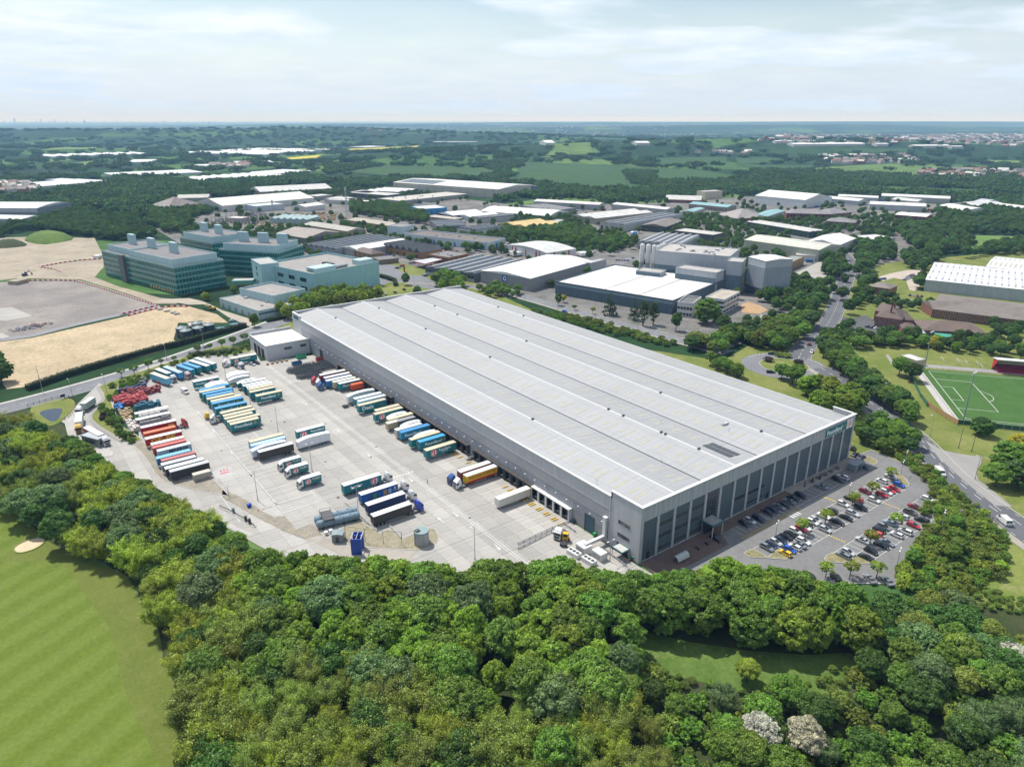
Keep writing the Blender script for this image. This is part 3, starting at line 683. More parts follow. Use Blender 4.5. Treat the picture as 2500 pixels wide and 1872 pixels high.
# walls: bands of cladding along the dock side
for z0,z1,m,x in((0.,4.7,M_DOCKW,0.),(4.7,8.4,M_BLUEG,-.05),(8.4,12.3,M_MID,-.1),(12.3,17.1,M_SILVER,-.15)):
 MB().box(x,x+.5,12.6,265.4,z0,z1).build('cladding_band',m,wh)
mb=MB();mb.box(-.45,.3,12.6,265.4,17.1,17.45);mb.build('eaves_trim',M_TRIM,wh)
mb=MB();mb.box(.3,1.1,12.6,265.4,17.12,17.2);mb.build('eaves_gutter',M_BLACK,wh)
MB().box(Wd-.5,Wd,9,Ln-.2,0,17.3).build('side_wall',M_SILVER,wh)
MB().box(0,Wd,Ln-.5,Ln,0,Ht-.25).build('rear_wall',M_SILVER,wh)
mb=MB();mb.box(-.1,Wd+.1,Ln-.7,Ln+.1,Ht-.25,Ht);mb.build('parapet_coping',M_TRIM,wh)
# near corner tower, far corner tower
mb=MB();mb.box(-.2,.4,0.,12.6,0,Ht-.25);mb.box(-.2,1.,12.1,12.6,16.9,Ht-.25);mb.build('corner_tower',M_SILVER,wh)
mb=MB();mb.box(-.35,.65,-.35,12.75,Ht-.25,Ht+.03);mb.build('parapet_coping',M_TRIM,wh)
mb=MB();mb.box(-.2,.4,265.4,Ln,0,Ht-.25);mb.build('corner_tower',M_SILVER,wh)
mb=MB();mb.box(-.35,.65,265.2,Ln-.7,Ht-.25,Ht+.03);mb.build('parapet_coping',M_TRIM,wh)
mb=MB();mb.box(Wd-.4,Wd,.5,9,0,Ht-.25);mb.build('corner_tower',M_SILVER,wh)
mb=MB();mb.box(Wd-.65,Wd+.2,.5,9.2,Ht-.25,Ht+.03);mb.build('parapet_coping',M_TRIM,wh)
mb=MB();mb.tube((-.3,12.75,0),(-.3,12.75,17),.12);mb.build('downpipe',M_TRIM,wh)
# front: fascia, panels, pilasters
MB().box(.4,Wd,0.,.5,14.,Ht-.25).build('front_fascia',M_FASC,wh)
mb=MB();mb.box(.65,Wd+.2,-.35,.75,Ht-.25,Ht+.03);mb.build('parapet_coping',M_TRIM,wh)
for k in range(16):
 if k==4:continue
 MB().box(k*7.306+.45,(k+1)*7.306-.45,.25,.6,.3,14.).build('wall_panel',M_DARKP,wh)
mp_=MB().box(-.5,.5,-.12,.62,0,14.).mesh('pilaster',M_SILVER)
for k in range(17):
 w_=1.
 ob('pilaster',mp_,wh,(min(max(k*7.306,.45),Wd-.5),0,0),color=None)
MB().box(0,Wd,.02,.6,0.,.3).build('plinth',M_SILVER,wh)
def window(parent,x0,x1,z0,z1,y,nx,nz,axis='x',sgn=-1,fm=None,gm=None):
 """a framed window on the plane y (axis x) or x=y (axis y); frame proud, glass set back, one pane mesh per light"""
 fm=fm or M_FRAME;gm=gm or M_GLASS;mbf=MB();t=.09
 def P(u,w,d):return(u,y+sgn*d,w)if axis=='x' else(y+sgn*d,u,w)
 def bx3(mb_,u0,u1,w0,w1,d0,d1):
  a,b=P(u0,w0,d0),P(u1,w1,d1);mb_.box(min(a[0],b[0]),max(a[0],b[0]),min(a[1],b[1]),max(a[1],b[1]),w0,w1)
 for i in range(nx+1):
  u=x0+(x1-x0)*i/nx;bx3(mbf,u-t/2,u+t/2,z0,z1,0.,.08)
 for k in range(nz+1):
  w=z0+(z1-z0)*k/nz
  for i in range(nx):
   ua,ub=x0+(x1-x0)*i/nx+t/2,x0+(x1-x0)*(i+1)/nx-t/2
   bx3(mbf,ua,ub,w-t/2,w+t/2,0.,.075)
 f=mbf.build('window',fm,parent)
 pw,ph=(x1-x0)/nx-t,(z1-z0)/nz-t
 key=('pane',round(pw,2),round(ph,2),axis,sgn,gm.name)
 if key not in TXT:
  mbp=MB()
  if axis=='x':mbp.box(-pw/2,pw/2,-.015,.015,-ph/2,ph/2)
  else:mbp.box(-.015,.015,-pw/2,pw/2,-ph/2,ph/2)
  TXT[key]=mbp.mesh('pane',gm)
 for i in range(nx):
  for k in range(nz):
   ob('pane',TXT[key],f,P(x0+(x1-x0)*(i+.5)/nx,z0+(z1-z0)*(k+.5)/nz,.03))
 return f
for k in(1,2,3):
 for z0,z1 in((1.3,2.6),(5.5,6.9),(9.7,11.2)):
  window(wh,k*7.306+.6,(k+1)*7.306-.6,z0,z1,.24,8,2)
window(wh,30.3,35.2,4.,13.9,.3,4,9)
MB().box(29.7,36.1,.3,.6,.3,14).build('wall_panel',M_DARKP,wh)
for a,b,z0,z1 in((44.3,50.6,5.6,6.9),(51.6,57.9,5.6,6.9),(58.9,61.5,5.6,6.9),(51.6,57.9,2.,2.9),(58.9,61,2.,2.9)):window(wh,a,b,z0,z1,.24,7 if b-a>4 else 3,1)
for x in(3.4,63.4):MB().box(x,x+1.2,.12,.24,.3,2.6).build('door',M_BLACK,wh)
for z0,z1 in((9.75,11.05),(5.35,6.65)):window(wh,4.2,9.,z0,z1,-.21,6,2,'y')
window(wh,7.2,9.2,1.4,3.3,-.21,3,2,'y')
MB().box(-.26,-.2,4.6,6.4,.1,2.6).build('door',M_DKSTEEL,wh)
# roof slopes, ridges, valleys, rooflights
xs=[.3,14.8,29.6,44.4,59.2,73.9,88.6,102.9,Wd-.3]
zs=[17.2,18.85,17.2,18.85,17.2,18.85,17.2,18.85,17.25]
Y0,Y1=.6,Ln-.6
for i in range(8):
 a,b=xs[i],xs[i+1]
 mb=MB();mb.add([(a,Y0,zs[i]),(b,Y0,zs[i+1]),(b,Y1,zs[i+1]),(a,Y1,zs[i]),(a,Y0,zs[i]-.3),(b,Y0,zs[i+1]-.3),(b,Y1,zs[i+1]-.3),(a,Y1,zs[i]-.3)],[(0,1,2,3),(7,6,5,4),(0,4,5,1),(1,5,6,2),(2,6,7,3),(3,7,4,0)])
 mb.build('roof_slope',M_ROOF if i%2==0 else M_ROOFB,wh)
for i in(1,3,5,7):
 mb=MB();mb.yext([(xs[i]-.35,18.82),(xs[i],18.98),(xs[i]+.35,18.82)],Y0,Y1);mb.build('ridge_cap',mat('ridge_metal',(.42,.425,.43),.5,.06,.3),wh)
for i in(2,4,6):
 mb=MB();mb.box(xs[i]-.24,xs[i]+.24,Y0,Y1,17.19,17.25);mb.build('valley_gutter',M_BLACK,wh)
cells=[]
for i in range(8):
 rise=zs[i+1]-zs[i];run=xs[i+1]-xs[i]
 inner,outer=(.24,.66)if i%2==0 else(.34,.76)
 y=7.
 n_=0
 while y<Ln-6:
  cells.append((i,y,inner+(0. if n_%2==0 else .08),outer-(.08 if n_%2 else 0.)))
  y+=3.1 if n_%2==0 else 5.4
  n_+=1
cells.sort(key=lambda c:(xs[c[0]]-CAM[0])**2+(c[1]-CAM[1])**2)
rest=MB()
for n_,(i,y,f0,f1)in enumerate(cells):
 xa,xb=xs[i]+(xs[i+1]-xs[i])*f0,xs[i]+(xs[i+1]-xs[i])*f1
 za,zb=zs[i]+(zs[i+1]-zs[i])*f0+.03,zs[i]+(zs[i+1]-zs[i])*f1+.03
 vs=[(xa,y-.5,za),(xb,y-.5,zb),(xb,y+.5,zb),(xa,y+.5,za)];vs+=[(p[0],p[1],p[2]-.025)for p in vs]
 fs=[(0,1,2,3),(0,4,5,1),(1,5,6,2),(2,6,7,3),(3,7,4,0)]
 if n_<290:MB().add(vs,fs).build('rooflight',M_RLIGHT,wh)
 else:rest.add(vs,fs)
rest.build('rooflight',M_RLIGHT,wh,kind='stuff')
# sheet joints along the slopes: fine raised laps
mb=MB()
for i in range(8):
 for f in(.2,.8):
  x=xs[i]+(xs[i+1]-xs[i])*f;z=zs[i]+(zs[i+1]-zs[i])*f
  mb.box(x-.04,x+.04,Y0,Y1,z,z+.03)
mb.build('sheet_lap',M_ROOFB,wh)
# roof furniture
for(x,y)in((14.8,70),(44.4,60),(44.4,52),(44.4,33),(44.4,31),(44.4,16),(74,150),(74,60),(74,12),(44.4,140),(44.4,200),(74,215),(103,190),(103,215),(74,240),(44.4,255),(14.8,250)):
 MB().box(x-.5,x+.5,y-.35,y+.35,18.95,19.4).build('roof_vent',M_DKSTEEL,wh)
for x,y,z in((1.6,21,17.4),(2,250,17.5),(28,18,17.6),(52,40,18.1),(66,20,18.)):
 mb=MB();mb.tube((x,y,z),(x,y,z+1.6),.06,n=6);mb.tube((x,y,z+1.1),(x+.7,y,z+1.1),.04,n=6);mb.build('roof_mast',M_STEEL,wh)
mb=MB();mb.cbox((70,24.5,18.75),(2.2,1.2,.8));mb.cbox((68.6,24.7,18.6),(.8,.8,.6));mb.build('roof_unit',M_SILVER,wh)
M_PV=mat('solar_cell',(.02,.025,.035),.2,.15,1,.6)
for k in range(2):
 for q in range(6):
  x=53.-k*3.3;y=6.4+q*1.9
  z=18.85-(x-44.4)/14.8*1.65+.18
  mb=MB();mb.add([(x-1.3,y,z+.15),(x+1.3,y,z-.14),(x+1.3,y+1.8,z-.14),(x-1.3,y+1.8,z+.15),(x-1.3,y,z+.1),(x+1.3,y,z-.2),(x+1.3,y+1.8,z-.2),(x-1.3,y+1.8,z+.1)],[(0,1,2,3),(0,4,5,1),(1,5,6,2),(2,6,7,3),(3,7,4,0)])
  mb.build('solar_panel',M_PV,wh)
  # sign on the fascia
mb=MB();mb.box(96.4,110.9,-.12,.02,14.5,17.7,0);put_text(mb,'Poundland',102.6,-.14,16.,width=10.2,height=2.,mi=1,bold=.03)
mb.tube((108.6,-.13,16.1),(109.3,-.13,16.5),.12,n=6,mi=2);mb.tube((109.3,-.13,16.5),(109.9,-.13,16.),.12,n=6,mi=2);mb.tube((108.6,-.13,16.),(109.2,-.13,15.5),.12,n=6,mi=2)
sg=mb.build('warehouse_sign',[M_TEAL,M_WHITE,M_YELP],wh)
mb=MB();mb.box(111.1,114.9,-.12,.02,14.4,17.9,0);disc(mb,113.,-.13,16.15,1.6,mi=2);disc(mb,113.,-.14,16.15,1.42,mi=0);put_text(mb,'\u00a31',113.,-.15,16.15,height=1.7,width=1.7,mi=1,bold=.05)
mb.build('warehouse_sign',[M_WHITE,M_RED,M_RED],wh)
mb=MB();mb.box(-.3,-.18,268.5,275.5,16.,17.8,0);mb.build('warehouse_sign',[M_TEALDK],wh)
# loading docks
def shelter_mesh(frame):
 mb=MB()
 mb.box(-1.5,-.02,-1.95,-1.6,.05,4.4);mb.box(-1.5,-.02,1.6,1.95,.05,4.4);mb.box(-1.55,-.02,-1.97,1.97,4.4,4.75)
 return mb.mesh('dock_shelter',frame)
def pad_mesh():
 mb=MB();mb.box(-1.2,-.02,-1.6,-1.15,1.2,4.4);mb.box(-1.2,-.02,1.15,1.6,1.2,4.4);mb.box(-1.2,-.02,-1.15,1.15,3.9,4.4);mb.box(-1.,-.02,-1.6,1.6,.05,1.1)
 return mb.mesh('dock_pad',M_BLACK)
SH={m.name:shelter_mesh(m)for m in(M_BROWNB,M_TRIM)}
PADM=pad_mesh();DOORM=MB().box(-.06,-.015,-1.15,1.15,1.1,3.9).mesh('dock_door',M_DOOR)
BUF=MB().box(-1.3,-1.,-.2,.2,.6,1.15).mesh('dock_buffer',M_BROWNB)
LEV=MB().box(-1.15,-.1,-.95,.95,1.1,1.18).mesh('dock_leveller',M_STEEL)
ys=[32.2+4*k for k in range(14)]+[92.8+4*k for k in range(14)]+[155.9+4*k for k in range(15)]
for n_,y in enumerate(ys):
 s_=ob('dock_shelter',SH[(M_TRIM if n_<5 else M_BROWNB).name],wh,(0,y,0))
 ob('dock_pad',PADM,s_);ob('dock_door',DOORM,s_);ob('dock_leveller',LEV,s_)
 for d in(-.9,.9):ob('dock_buffer',BUF,s_,(0,d,0))
MB().box(-.12,-.02,19.8,23.7,.1,6.).build('roller_shutter',M_DOOR,wh)
MB().box(-.12,-.02,236.5,240.5,.1,6.).build('roller_shutter',M_BLACK,wh)
mb=MB();mb.box(-.2,-.02,19.5,19.8,.1,6.3);mb.box(-.2,-.02,23.7,24.,.1,6.3);mb.box(-.2,-.02,19.8,23.7,6.,6.3);mb.build('door_frame',M_DKSTEEL,wh)
LAMP=MB().box(-.5,0,-.12,.12,0,.18).mesh('wall_lamp',M_WHITE)
for k in range(42):ob('wall_lamp',LAMP,wh,(-.05,16+k*5.6,6.9))
for k in range(14):
 y=28+k*14.5
 mb=MB();mb.tube((-.05,y,6.2),(-1.3,y-.3,8.4),.05,n=5);mb.cbox((-1.45,y-.3,8.45),(.55,.28,.14));mb.build('flood_lamp',M_DKSTEEL,wh)
 # doors beside the dock steps
for y in(88.6,151.5):MB().box(-.1,-.02,y-.5,y+.5,1.1,3.2).build('door',M_DOOR,wh)
# white duct
mb=MB();mb.box(-1.3,-.25,13.4,14.6,2.,9.4);mb.box(-1.4,-.2,13.3,14.7,9.4,9.7);mb.build('vent_duct',M_TRIM,wh)
mb=MB();mb.box(-9.2,-.25,13.5,14.5,2.3,3.3);mb.build('vent_duct',M_TRIM,wh)
# yellow wheel stops before the empty bays
stopm=MB().box(-1.2,1.2,-.16,.16,0.,.32).mesh('wheel_guide',M_YELP)
for n_,y in enumerate(ys):
 if n_ in(5,8,9):continue
 for d in(-1.45,1.45):
  if n_<17:
   ob('wheel_guide',stopm,None,(-4.2,y+d,.16),label='yellow steel wheel guide on the concrete in front of a loading dock',cat='wheel guide',group='wheel guides at the docks')
   # entrance canopy (thing of its own on posts)
cn=thing('entrance_canopy','teal edged flat canopy on white posts over the office entrance','canopy')
MB().box(27.6,33.3,-5.,-.15,4.75,5.15).build('canopy_roof',M_TEALDK,cn);MB().box(28.,32.9,-4.6,-.4,5.15,5.2).build('roof_deck',mat('grey_felt',(.25,.26,.25),.9,.15,.5),cn)
for x in(28.,32.9):mb=MB();mb.tube((x,-4.7,.24),(x,-4.7,4.75),.14,n=8);mb.build('post',M_TRIM,cn)
MB().box(28.2,32.7,-1.4,-1.3,.24,4.7).build('glass_lobby',M_GLASS,cn)
cn=thing('entrance_canopy','small grey flat canopy over the side door of the near corner tower','canopy')
MB().box(-3.6,-.25,3.6,8.,3.,3.3).build('canopy_roof',M_TEALDK,cn);MB().box(-3.3,-.5,3.9,7.7,3.3,3.34).build('roof_deck',mat('pale_deck',(.42,.42,.4),.9,.15,.5),cn)
for y in(3.8,7.8):mb=MB();mb.tube((-3.4,y,.16),(-3.4,y,3.),.08,n=6);mb.build('post',M_DKSTEEL,cn)
for y in(92.4-5.2,151.4):
 st=thing('dock_stairs','grey steel stairs with handrails beside the %s gap in the docks'%('near' if y<100 else 'far'),'stairs')
 MB().box(-2.4,-.2,y-.2,y+1.6,.98,1.1).build('landing',M_DKSTEEL,st)
 for k in range(5):MB().box(-2.4-.3*(k+1),-2.4-.3*k+.02,y-.2,y+1.2,.8-.18*k,.86-.18*k).build('tread',M_DKSTEEL,st)
 mb=MB()
 for d in(-.2,1.5):
  mb.tube((-.3,y+d,2.),(-2.4,y+d,2.),.04,n=5);mb.tube((-2.4,y+d,2.),(-4.,y+d,1.1),.04,n=5)
  for x,z in((-.4,1.1),(-2.4,1.1),(-3.9,.15)):mb.tube((x,y+d,z),(x,y+d,z+.95),.04,n=5)
 mb.build('handrail',M_STEEL,st)
 # vehicle workshop annexe
an=thing('workshop_annexe','low grey clad workshop annexe with white flat roof at the far dock end','building')
M_ANW=mat('annexe_cladding',(.43,.445,.475),.5,.05,.3,.4,streak=(.2,.2,2.5,.05))
mb=MB();mb.box(-24.8,-.3,254.5,255.,0,8.5);mb.box(-24.8,-24.4,255.,282.5,0,8.5);mb.box(-24.4,-.3,282.1,282.5,0,9.3);mb.build('wall',M_ANW,an)
MB().box(-24.4,-.3,255.,282.1,7.7,7.9).build('roof',mat('white_membrane',(.52,.52,.5),.7,.06,.1,streak=(.2,.2,.2,.05)),an)
mb=MB();mb.box(-24.95,-.25,254.35,255.05,8.5,8.65);mb.box(-24.95,-24.3,255.05,282.,8.5,8.65);mb.box(-24.95,-.25,282.,282.6,9.3,9.45);mb.build('parapet_coping',M_TRIM,an)
for y in(258.5,264.8,271.2):MB().box(-24.9,-24.75,y,y+4.6,.1,5.6).build('roller_door',M_BLACK,an)
for x in(-14.8,-5.6):window(an,x,x+(4.2 if x<-10 else 3.2),4.6,6.,254.48,5,1)
# ------------------------------------------------------------------ lorries, trailers, containers
M_BODY=mat('curtain_paint',(1,1,1),.5,.05,.5,.4,usecol=True,streak=(2.2,.3,.15,.05))
M_RF=mat('trailer_roof',(1,1,1),.6,.09,.35,.3,usecol=True,streak=(.25,1.2,1,.06))
M_CAB=mat('cab_paint',(1,1,1),.3,.03,.5,.5,usecol=True,coat=.3)
M_TYRE=mat('tyre',(.018,.018,.018),.85,.2,2)
M_RIM=mat('wheel_rim',(.35,.35,.36),.4,.15,2,.5)
M_CHAS=mat('chassis',(.035,.036,.04),.7,.25,1)
M_LAMP=mat('lamp_lens',(.7,.7,.68),.2,.05,1,.6)
M_REARL=mat('rear_lens',(.35,.02,.02),.3,.05,1,.6)
TEAL=(.006,.165,.185);BLUER=(.075,.27,.55);CREAM=(.5,.445,.32);WHT=(.62,.63,.64);LTBLUE=(.12,.38,.55);NAVY=(.012,.03,.11)
REDC=(.36,.012,.02);BLK=(.03,.03,.032);GREYR=(.5,.52,.54);DKRED=(.22,.03,.045);ORNG=(.45,.085,.03);MAER=(.27,.36,.41);TAN=(.4,.34,.25)
def wheel_mesh(name,r,w,n=14):
 mb=MB();mb.tube((0,-w/2,0),(0,w/2,0),r,n=n,mi=0);mb.tube((0,-w/2-.01,0),(0,w/2+.01,0),r*.55,n=8,mi=1)
 return mb.mesh(name,[M_TYRE,M_RIM])
WH_L=wheel_mesh('wheel',.5,.35);WH_C=wheel_mesh('wheel',.33,.22,12)
PROTO={}
def trailer_proto(style,H,L):
 """trailer with its rear doors at +x; floor at 1.15 m"""
 key=(style,H,round(L,1))
 if key in PROTO:return PROTO[key]
 t=thing('trailer_prototype','x','trailer');h=L/2;W2=1.27
 if style in('curtain','box','lowdeck'):
  z0=.55 if style=='lowdeck' else 1.12
  mb=MB();mb.box(-h,h,-W2,W2,z0 if style!='lowdeck' else 1.12,H-.06)
  if style=='lowdeck':mb.box(-h+3.2,h-.3,-W2+.01,W2-.01,.5,1.12)
  if style=='curtain':
   n=int(L/1.36)
   for i in range(n+1):
    x=-h+.06+(L-.12)*i/n
    for s in(-1,1):mb.box(x-.025,x+.025,s*W2-.012,s*W2+.012,1.15,H-.1)
  mb.build('body',M_BODY,t)
  mb=MB();mb.xext([(-W2-.015,H-.1),(W2+.015,H-.1),(W2+.015,H-.02),(W2-.1,H+.05),(-W2+.1,H+.05),(-W2-.015,H-.02)],-h-.01,h+.01)
  mb.build('roof_panel',M_RF,t)
 elif style=='aero':
  n=12;prof=[]
  for i in range(n+1):
   f=i/n;x=-h+L*f
   z=H-.55*(max(0,.45-f)/.45)**2*1.7-.35*(max(0,f-.6)/.4)**2
   prof.append((x,z))
  mb=MB();mb.yext([(h,1.),(-h,1.)]+prof,-W2,W2);
  mb.build('body',M_BODY,t)
  mb=MB()
  for i in range(n):
   a,b=prof[i],prof[i+1]
   mb.add([(a[0],-W2+.06,a[1]+.03),(b[0],-W2+.06,b[1]+.03),(b[0],W2-.06,b[1]+.03),(a[0],W2-.06,a[1]+.03)],[(0,1,2,3)])
  mb.build('roof_panel',M_RF,t)
 elif style=='container':
  mb=MB();n=int(L/.55);pts=[]
  for i in range(n):
   x=-h+L*i/n;d=L/n
   pts+=[(x,0.),(x+d*.35,0.),(x+d*.5,.05),(x+d*.85,.05)]
  zt=H-.08;zb=H-2.6
  for s in(-1,1):
   vs=[(x,s*(1.22-dy),zb)for x,dy in pts]+[(h,s*1.22,zb)]+[(x,s*(1.22-dy),zt)for x,dy in pts]+[(h,s*1.22,zt)]
   m_=len(pts)+1;mb.add(vs,[((i,i+1,m_+i+1,m_+i)if s<0 else(i+1,i,m_+i,m_+i+1))for i in range(m_-1)])
  mb.box(-h,-h+.06,-1.22,1.22,zb,zt);mb.box(h-.06,h,-1.22,1.22,zb,zt);mb.box(-h,h,-1.2,1.2,zb,zb+.1)
  for x in(-h,h-.12):
   for s in(-1.25,1.13):mb.box(x,x+.12,s,s+.12,zb,zt)
  mb.build('body',M_BODY,t)
  mb=MB();mb.box(-h,h,-1.24,1.24,zt,H);
  for i in range(int(L/.8)):mb.box(-h+.3+i*.8,-h+.55+i*.8,-1.05,1.05,H,H+.03)
  mb.build('roof_panel',M_RF,t)
 elif style=='flatbed':
  mb=MB();mb.box(-h,h,-1.25,1.25,1.05,1.2);mb.build('deck',M_DKSTEEL,t)
  mb=MB();mb.box(-h,h,-1.25,1.25,H-.12,H);mb.build('roof_panel',M_RF,t)
  mb=MB()
  for i in range(6):
   x=-h+.06+(L-.12)*i/5
   for s in(-1.2,1.2):mb.box(x-.05,x+.05,s-.05,s+.05,1.2,H-.12)
  mb.build('pillars',M_STEEL,t)
  mb=MB();mb.box(-h,-h+.08,-1.25,1.25,1.2,H-.12);mb.build('body',M_BODY,t)
  mb=MB();mb.box(-h+1.5,h-4,-1.1,1.1,1.2,2.1);mb.box(h-3.6,h-.6,-1.1,1.1,1.2,2.6);mb.build('load',mat('load_wrap',(.3,.3,.31),.6,.3,1),t)
 if True:
  mb=MB();mb.box(-h+.1,h-.1,-.5,.5,.85,1.12);mb.box(h-4.4,h-.9,-.9,.9,.6,.86);mb.box(h-.12,h-.02,-1.2,1.2,.45,.6);mb.build('chassis',M_CHAS,t)
 if style!='flatbed':
  for s in(-1,1):
   mb=MB();mb.box(h,h+.04,min(s*.02,s*1.22),max(s*.02,s*1.22),1.2,H-.2);mb.box(h+.04,h+.06,s*.55-.03,s*.55+.03,1.25,H-.25);mb.build('rear_door',M_BODY,t)
 for k in range(3):
  for s in(-1,1):o=ob('wheel',WH_L,t,(h-1.6-k*1.32,s*1.02,.5))
 for s in(-1,1):
  mb=MB();mb.box(-h+2.4,-h+2.55,s*.75-.08,s*.75+.08,.05,1.);mb.box(-h+2.3,-h+2.65,s*.75-.15,s*.75+.15,0,.06);mb.build('landing_leg',M_STEEL,t)
  mb=MB();mb.box(-h+3.2,h-4.8,s*1.2-.03,s*1.2+.03,.5,.62);mb.box(-h+3.2,h-4.8,s*1.2-.03,s*1.2+.03,.78,.9);mb.build('side_guard',M_STEEL,t)
 PROTO[key]=reg(t);return t
def tractor_proto():
 if 'tractor' in PROTO:return PROTO['tractor']
 t=thing('tractor_prototype','x','lorry')
 # cab front at +x = 3.0, rear of chassis at -3.0
 prof=[(.75,1.),(.75,3.25),(.95,3.55),(1.9,3.45),(2.75,2.75),(2.98,1.75),(3.,.95),(2.9,.4),(1.6,.4),(1.5,1.)]
 mb=MB();mb.yext(prof,-1.2,1.2);mb.build('cab',M_CAB,t)
 mb=MB();mb.yext([(.9,3.5),(.95,3.95),(1.2,4.),(2.3,3.35),(2.3,3.2),(1.9,3.4)],-1.,1.);mb.build('roof_deflector',M_CAB,t)
 mb=MB();mb.add([(2.985,-1.1,1.85),(2.985,1.1,1.85),(2.78,1.05,2.72),(2.78,-1.05,2.72),(2.9,-1.1,1.85),(2.9,1.1,1.85),(2.7,1.05,2.72),(2.7,-1.05,2.72)],[(0,1,2,3),(4,7,6,5),(0,4,5,1),(1,5,6,2),(2,6,7,3),(3,7,4,0)]);mb.build('windscreen',M_GLASS,t)
 for s in(-1,1):
  mb=MB();mb.yext([(1.75,1.9),(2.85,1.9),(2.65,2.6),(1.75,2.65)],min(s*1.19,s*1.215),max(s*1.19,s*1.215));mb.build('side_window',M_GLASS,t)
  mb=MB();mb.box(2.6,2.85,s*1.35-.12,s*1.35+.12,1.9,2.6);mb.build('mirror',M_CHAS,t)
  mb=MB();mb.box(2.93,3.03,s*.95-.2,s*.95+.2,.62,.85);mb.build('headlight',M_LAMP,t)
  mb=MB();mb.tube((-.6,s*.95,.75),(.7,s*.95,.75),.33,n=8);mb.build('fuel_tank',M_STEEL,t)
 mb=MB();mb.box(2.99,3.03,-.9,.9,.95,1.65);mb.box(2.95,3.05,-1.15,1.15,.35,.6);mb.build('grille',M_CHAS,t)
 mb=MB();mb.box(-3,2.4,-.45,.45,.6,.95);mb.box(-2.2,-1.,-.55,.55,.95,1.1);mb.box(.1,.7,-.9,.9,.95,1.5);mb.build('chassis',M_CHAS,t)
 for x in(2.,-1.,-2.3):
  for s in(-1,1):ob('wheel',WH_L,t,(x,s*1.02,.5))
 PROTO['tractor']=reg(t);return t
def rigid_proto():
 if 'rigid' in PROTO:return PROTO['rigid']
 t=thing('rigid_prototype','x','lorry');L=8.7;h=L/2  # box from -h to h-2, cab front at +h (rotated later)
 mb=MB();mb.box(-h,h-2.,-1.25,1.25,1.,3.75);mb.build('body',M_BODY,t)
 mb=MB();mb.xext([(-1.27,3.7),(1.27,3.7),(1.27,3.78),(1.15,3.85),(-1.15,3.85),(-1.27,3.78)],-h-.01,h-2.);mb.build('roof_panel',M_RF,t)
 prof=[(h-1.95,.9),(h-1.95,2.9),(h-.5,2.85),(h-.1,1.75),(h,.9),(h-.05,.35),(h-1.2,.35),(h-1.3,.9)]
 mb=MB();mb.yext(prof,-1.15,1.15);mb.build('cab',M_CAB,t)
 mb=MB();mb.yext([(h-1.95,2.92),(h-1.95,3.7),(h-1.7,3.7),(h-.6,2.92)],-1.05,1.05);mb.build('roof_deflector',M_CAB,t)
 mb=MB();mb.add([(h-.07,-1.05,1.8),(h-.07,1.05,1.8),(h-.42,1.,2.7),(h-.42,-1.,2.7),(h-.2,-1.05,1.8),(h-.2,1.05,1.8),(h-.5,1.,2.7),(h-.5,-1.,2.7)],[(0,1,2,3),(4,7,6,5),(0,4,5,1),(1,5,6,2),(2,6,7,3),(3,7,4,0)]);mb.build('windscreen',M_GLASS,t)
 for s in(-1,1):
  mb=MB();mb.yext([(h-1.4,1.8),(h-.25,1.8),(h-.55,2.6),(h-1.4,2.6)],min(s*1.14,s*1.165),max(s*1.14,s*1.165));mb.build('side_window',M_GLASS,t)
  mb=MB();mb.box(h-.06,h+.03,s*.9-.18,s*.9+.18,.6,.82);mb.build('headlight',M_LAMP,t)
  mb=MB();mb.box(h-.5,h-.3,s*1.3-.1,s*1.3+.1,1.8,2.4);mb.build('mirror',M_CHAS,t)
  mb=MB();mb.box(-h,-h+.02,min(s*.02,s*1.2),max(s*.02,s*1.2),1.05,3.6);mb.build('rear_door',M_BODY,t)
 mb=MB();mb.box(-h+.1,h-1,-.45,.45,.65,1.);mb.box(h-.02,h+.04,-.85,.85,.9,1.5);mb.build('chassis',M_CHAS,t)
 for x in(h-1.4,-h+2.):
  for s in(-1,1):ob('wheel',WH_L,t,(x,s*1.,.48))
 PROTO['rigid']=reg(t);return t
def attach(root,proto,dx,rz,colors):
 T=Matrix.Rotation(rz,4,'Z');T.translation=(dx,0,0)
 for c,gs in CH[proto.name]:
  k=c.copy();COL.objects.link(k);k.parent=root;k.matrix_basis=T.__matmul__(c.matrix_basis)
  b=c.name.split('.')[0]
  if b in colors:k.color=(*colors[b],1)
def letter(root,items,L,H,flipped):
 """vinyls on the side that faces the viewer; items = (kind, text, x, z, w, h, material)"""
 for kind,s,x,z,w,h,m in items:
  y=-1.29
  if kind=='roundel':mb=roundel(x,y,z,w);ms=[M_WHITE,M_RED];nm='roundel_emblem'
  elif kind=='band':mb=MB().box(x-w/2,x+w/2,y+.005,y+.012,z-h/2,z+h/2);ms=m;nm='colour_band'
  else:mb=MB();put_text(mb,s,x,y-.004 if kind=='over' else y,z,width=w,height=h,bold=.03);ms=m;nm='lettering'
  o=mb.build(nm,ms,root)
  if flipped:o.rotation_euler=(0,0,math.pi)
M_YV=mat('yellow_vinyl',(.62,.4,.03),.5,.04,1);M_GRV=mat('green_vinyl',(.06,.25,.05),.5,.05,1);M_BLV=mat('blue_vinyl',(.02,.12,.45),.5,.25,.6);M_TANV=mat('tan_vinyl',(.4,.25,.13),.5,.05,1);M_LTV=mat('pale_vinyl',(.3,.42,.6),.5,.05,1);M_DKR=mat('dark_red_vinyl',(.3,.03,.01),.5,.05,1);M_REDB=mat('red_curtain',(.42,.02,.03),.5,.05,1)
TR=[]
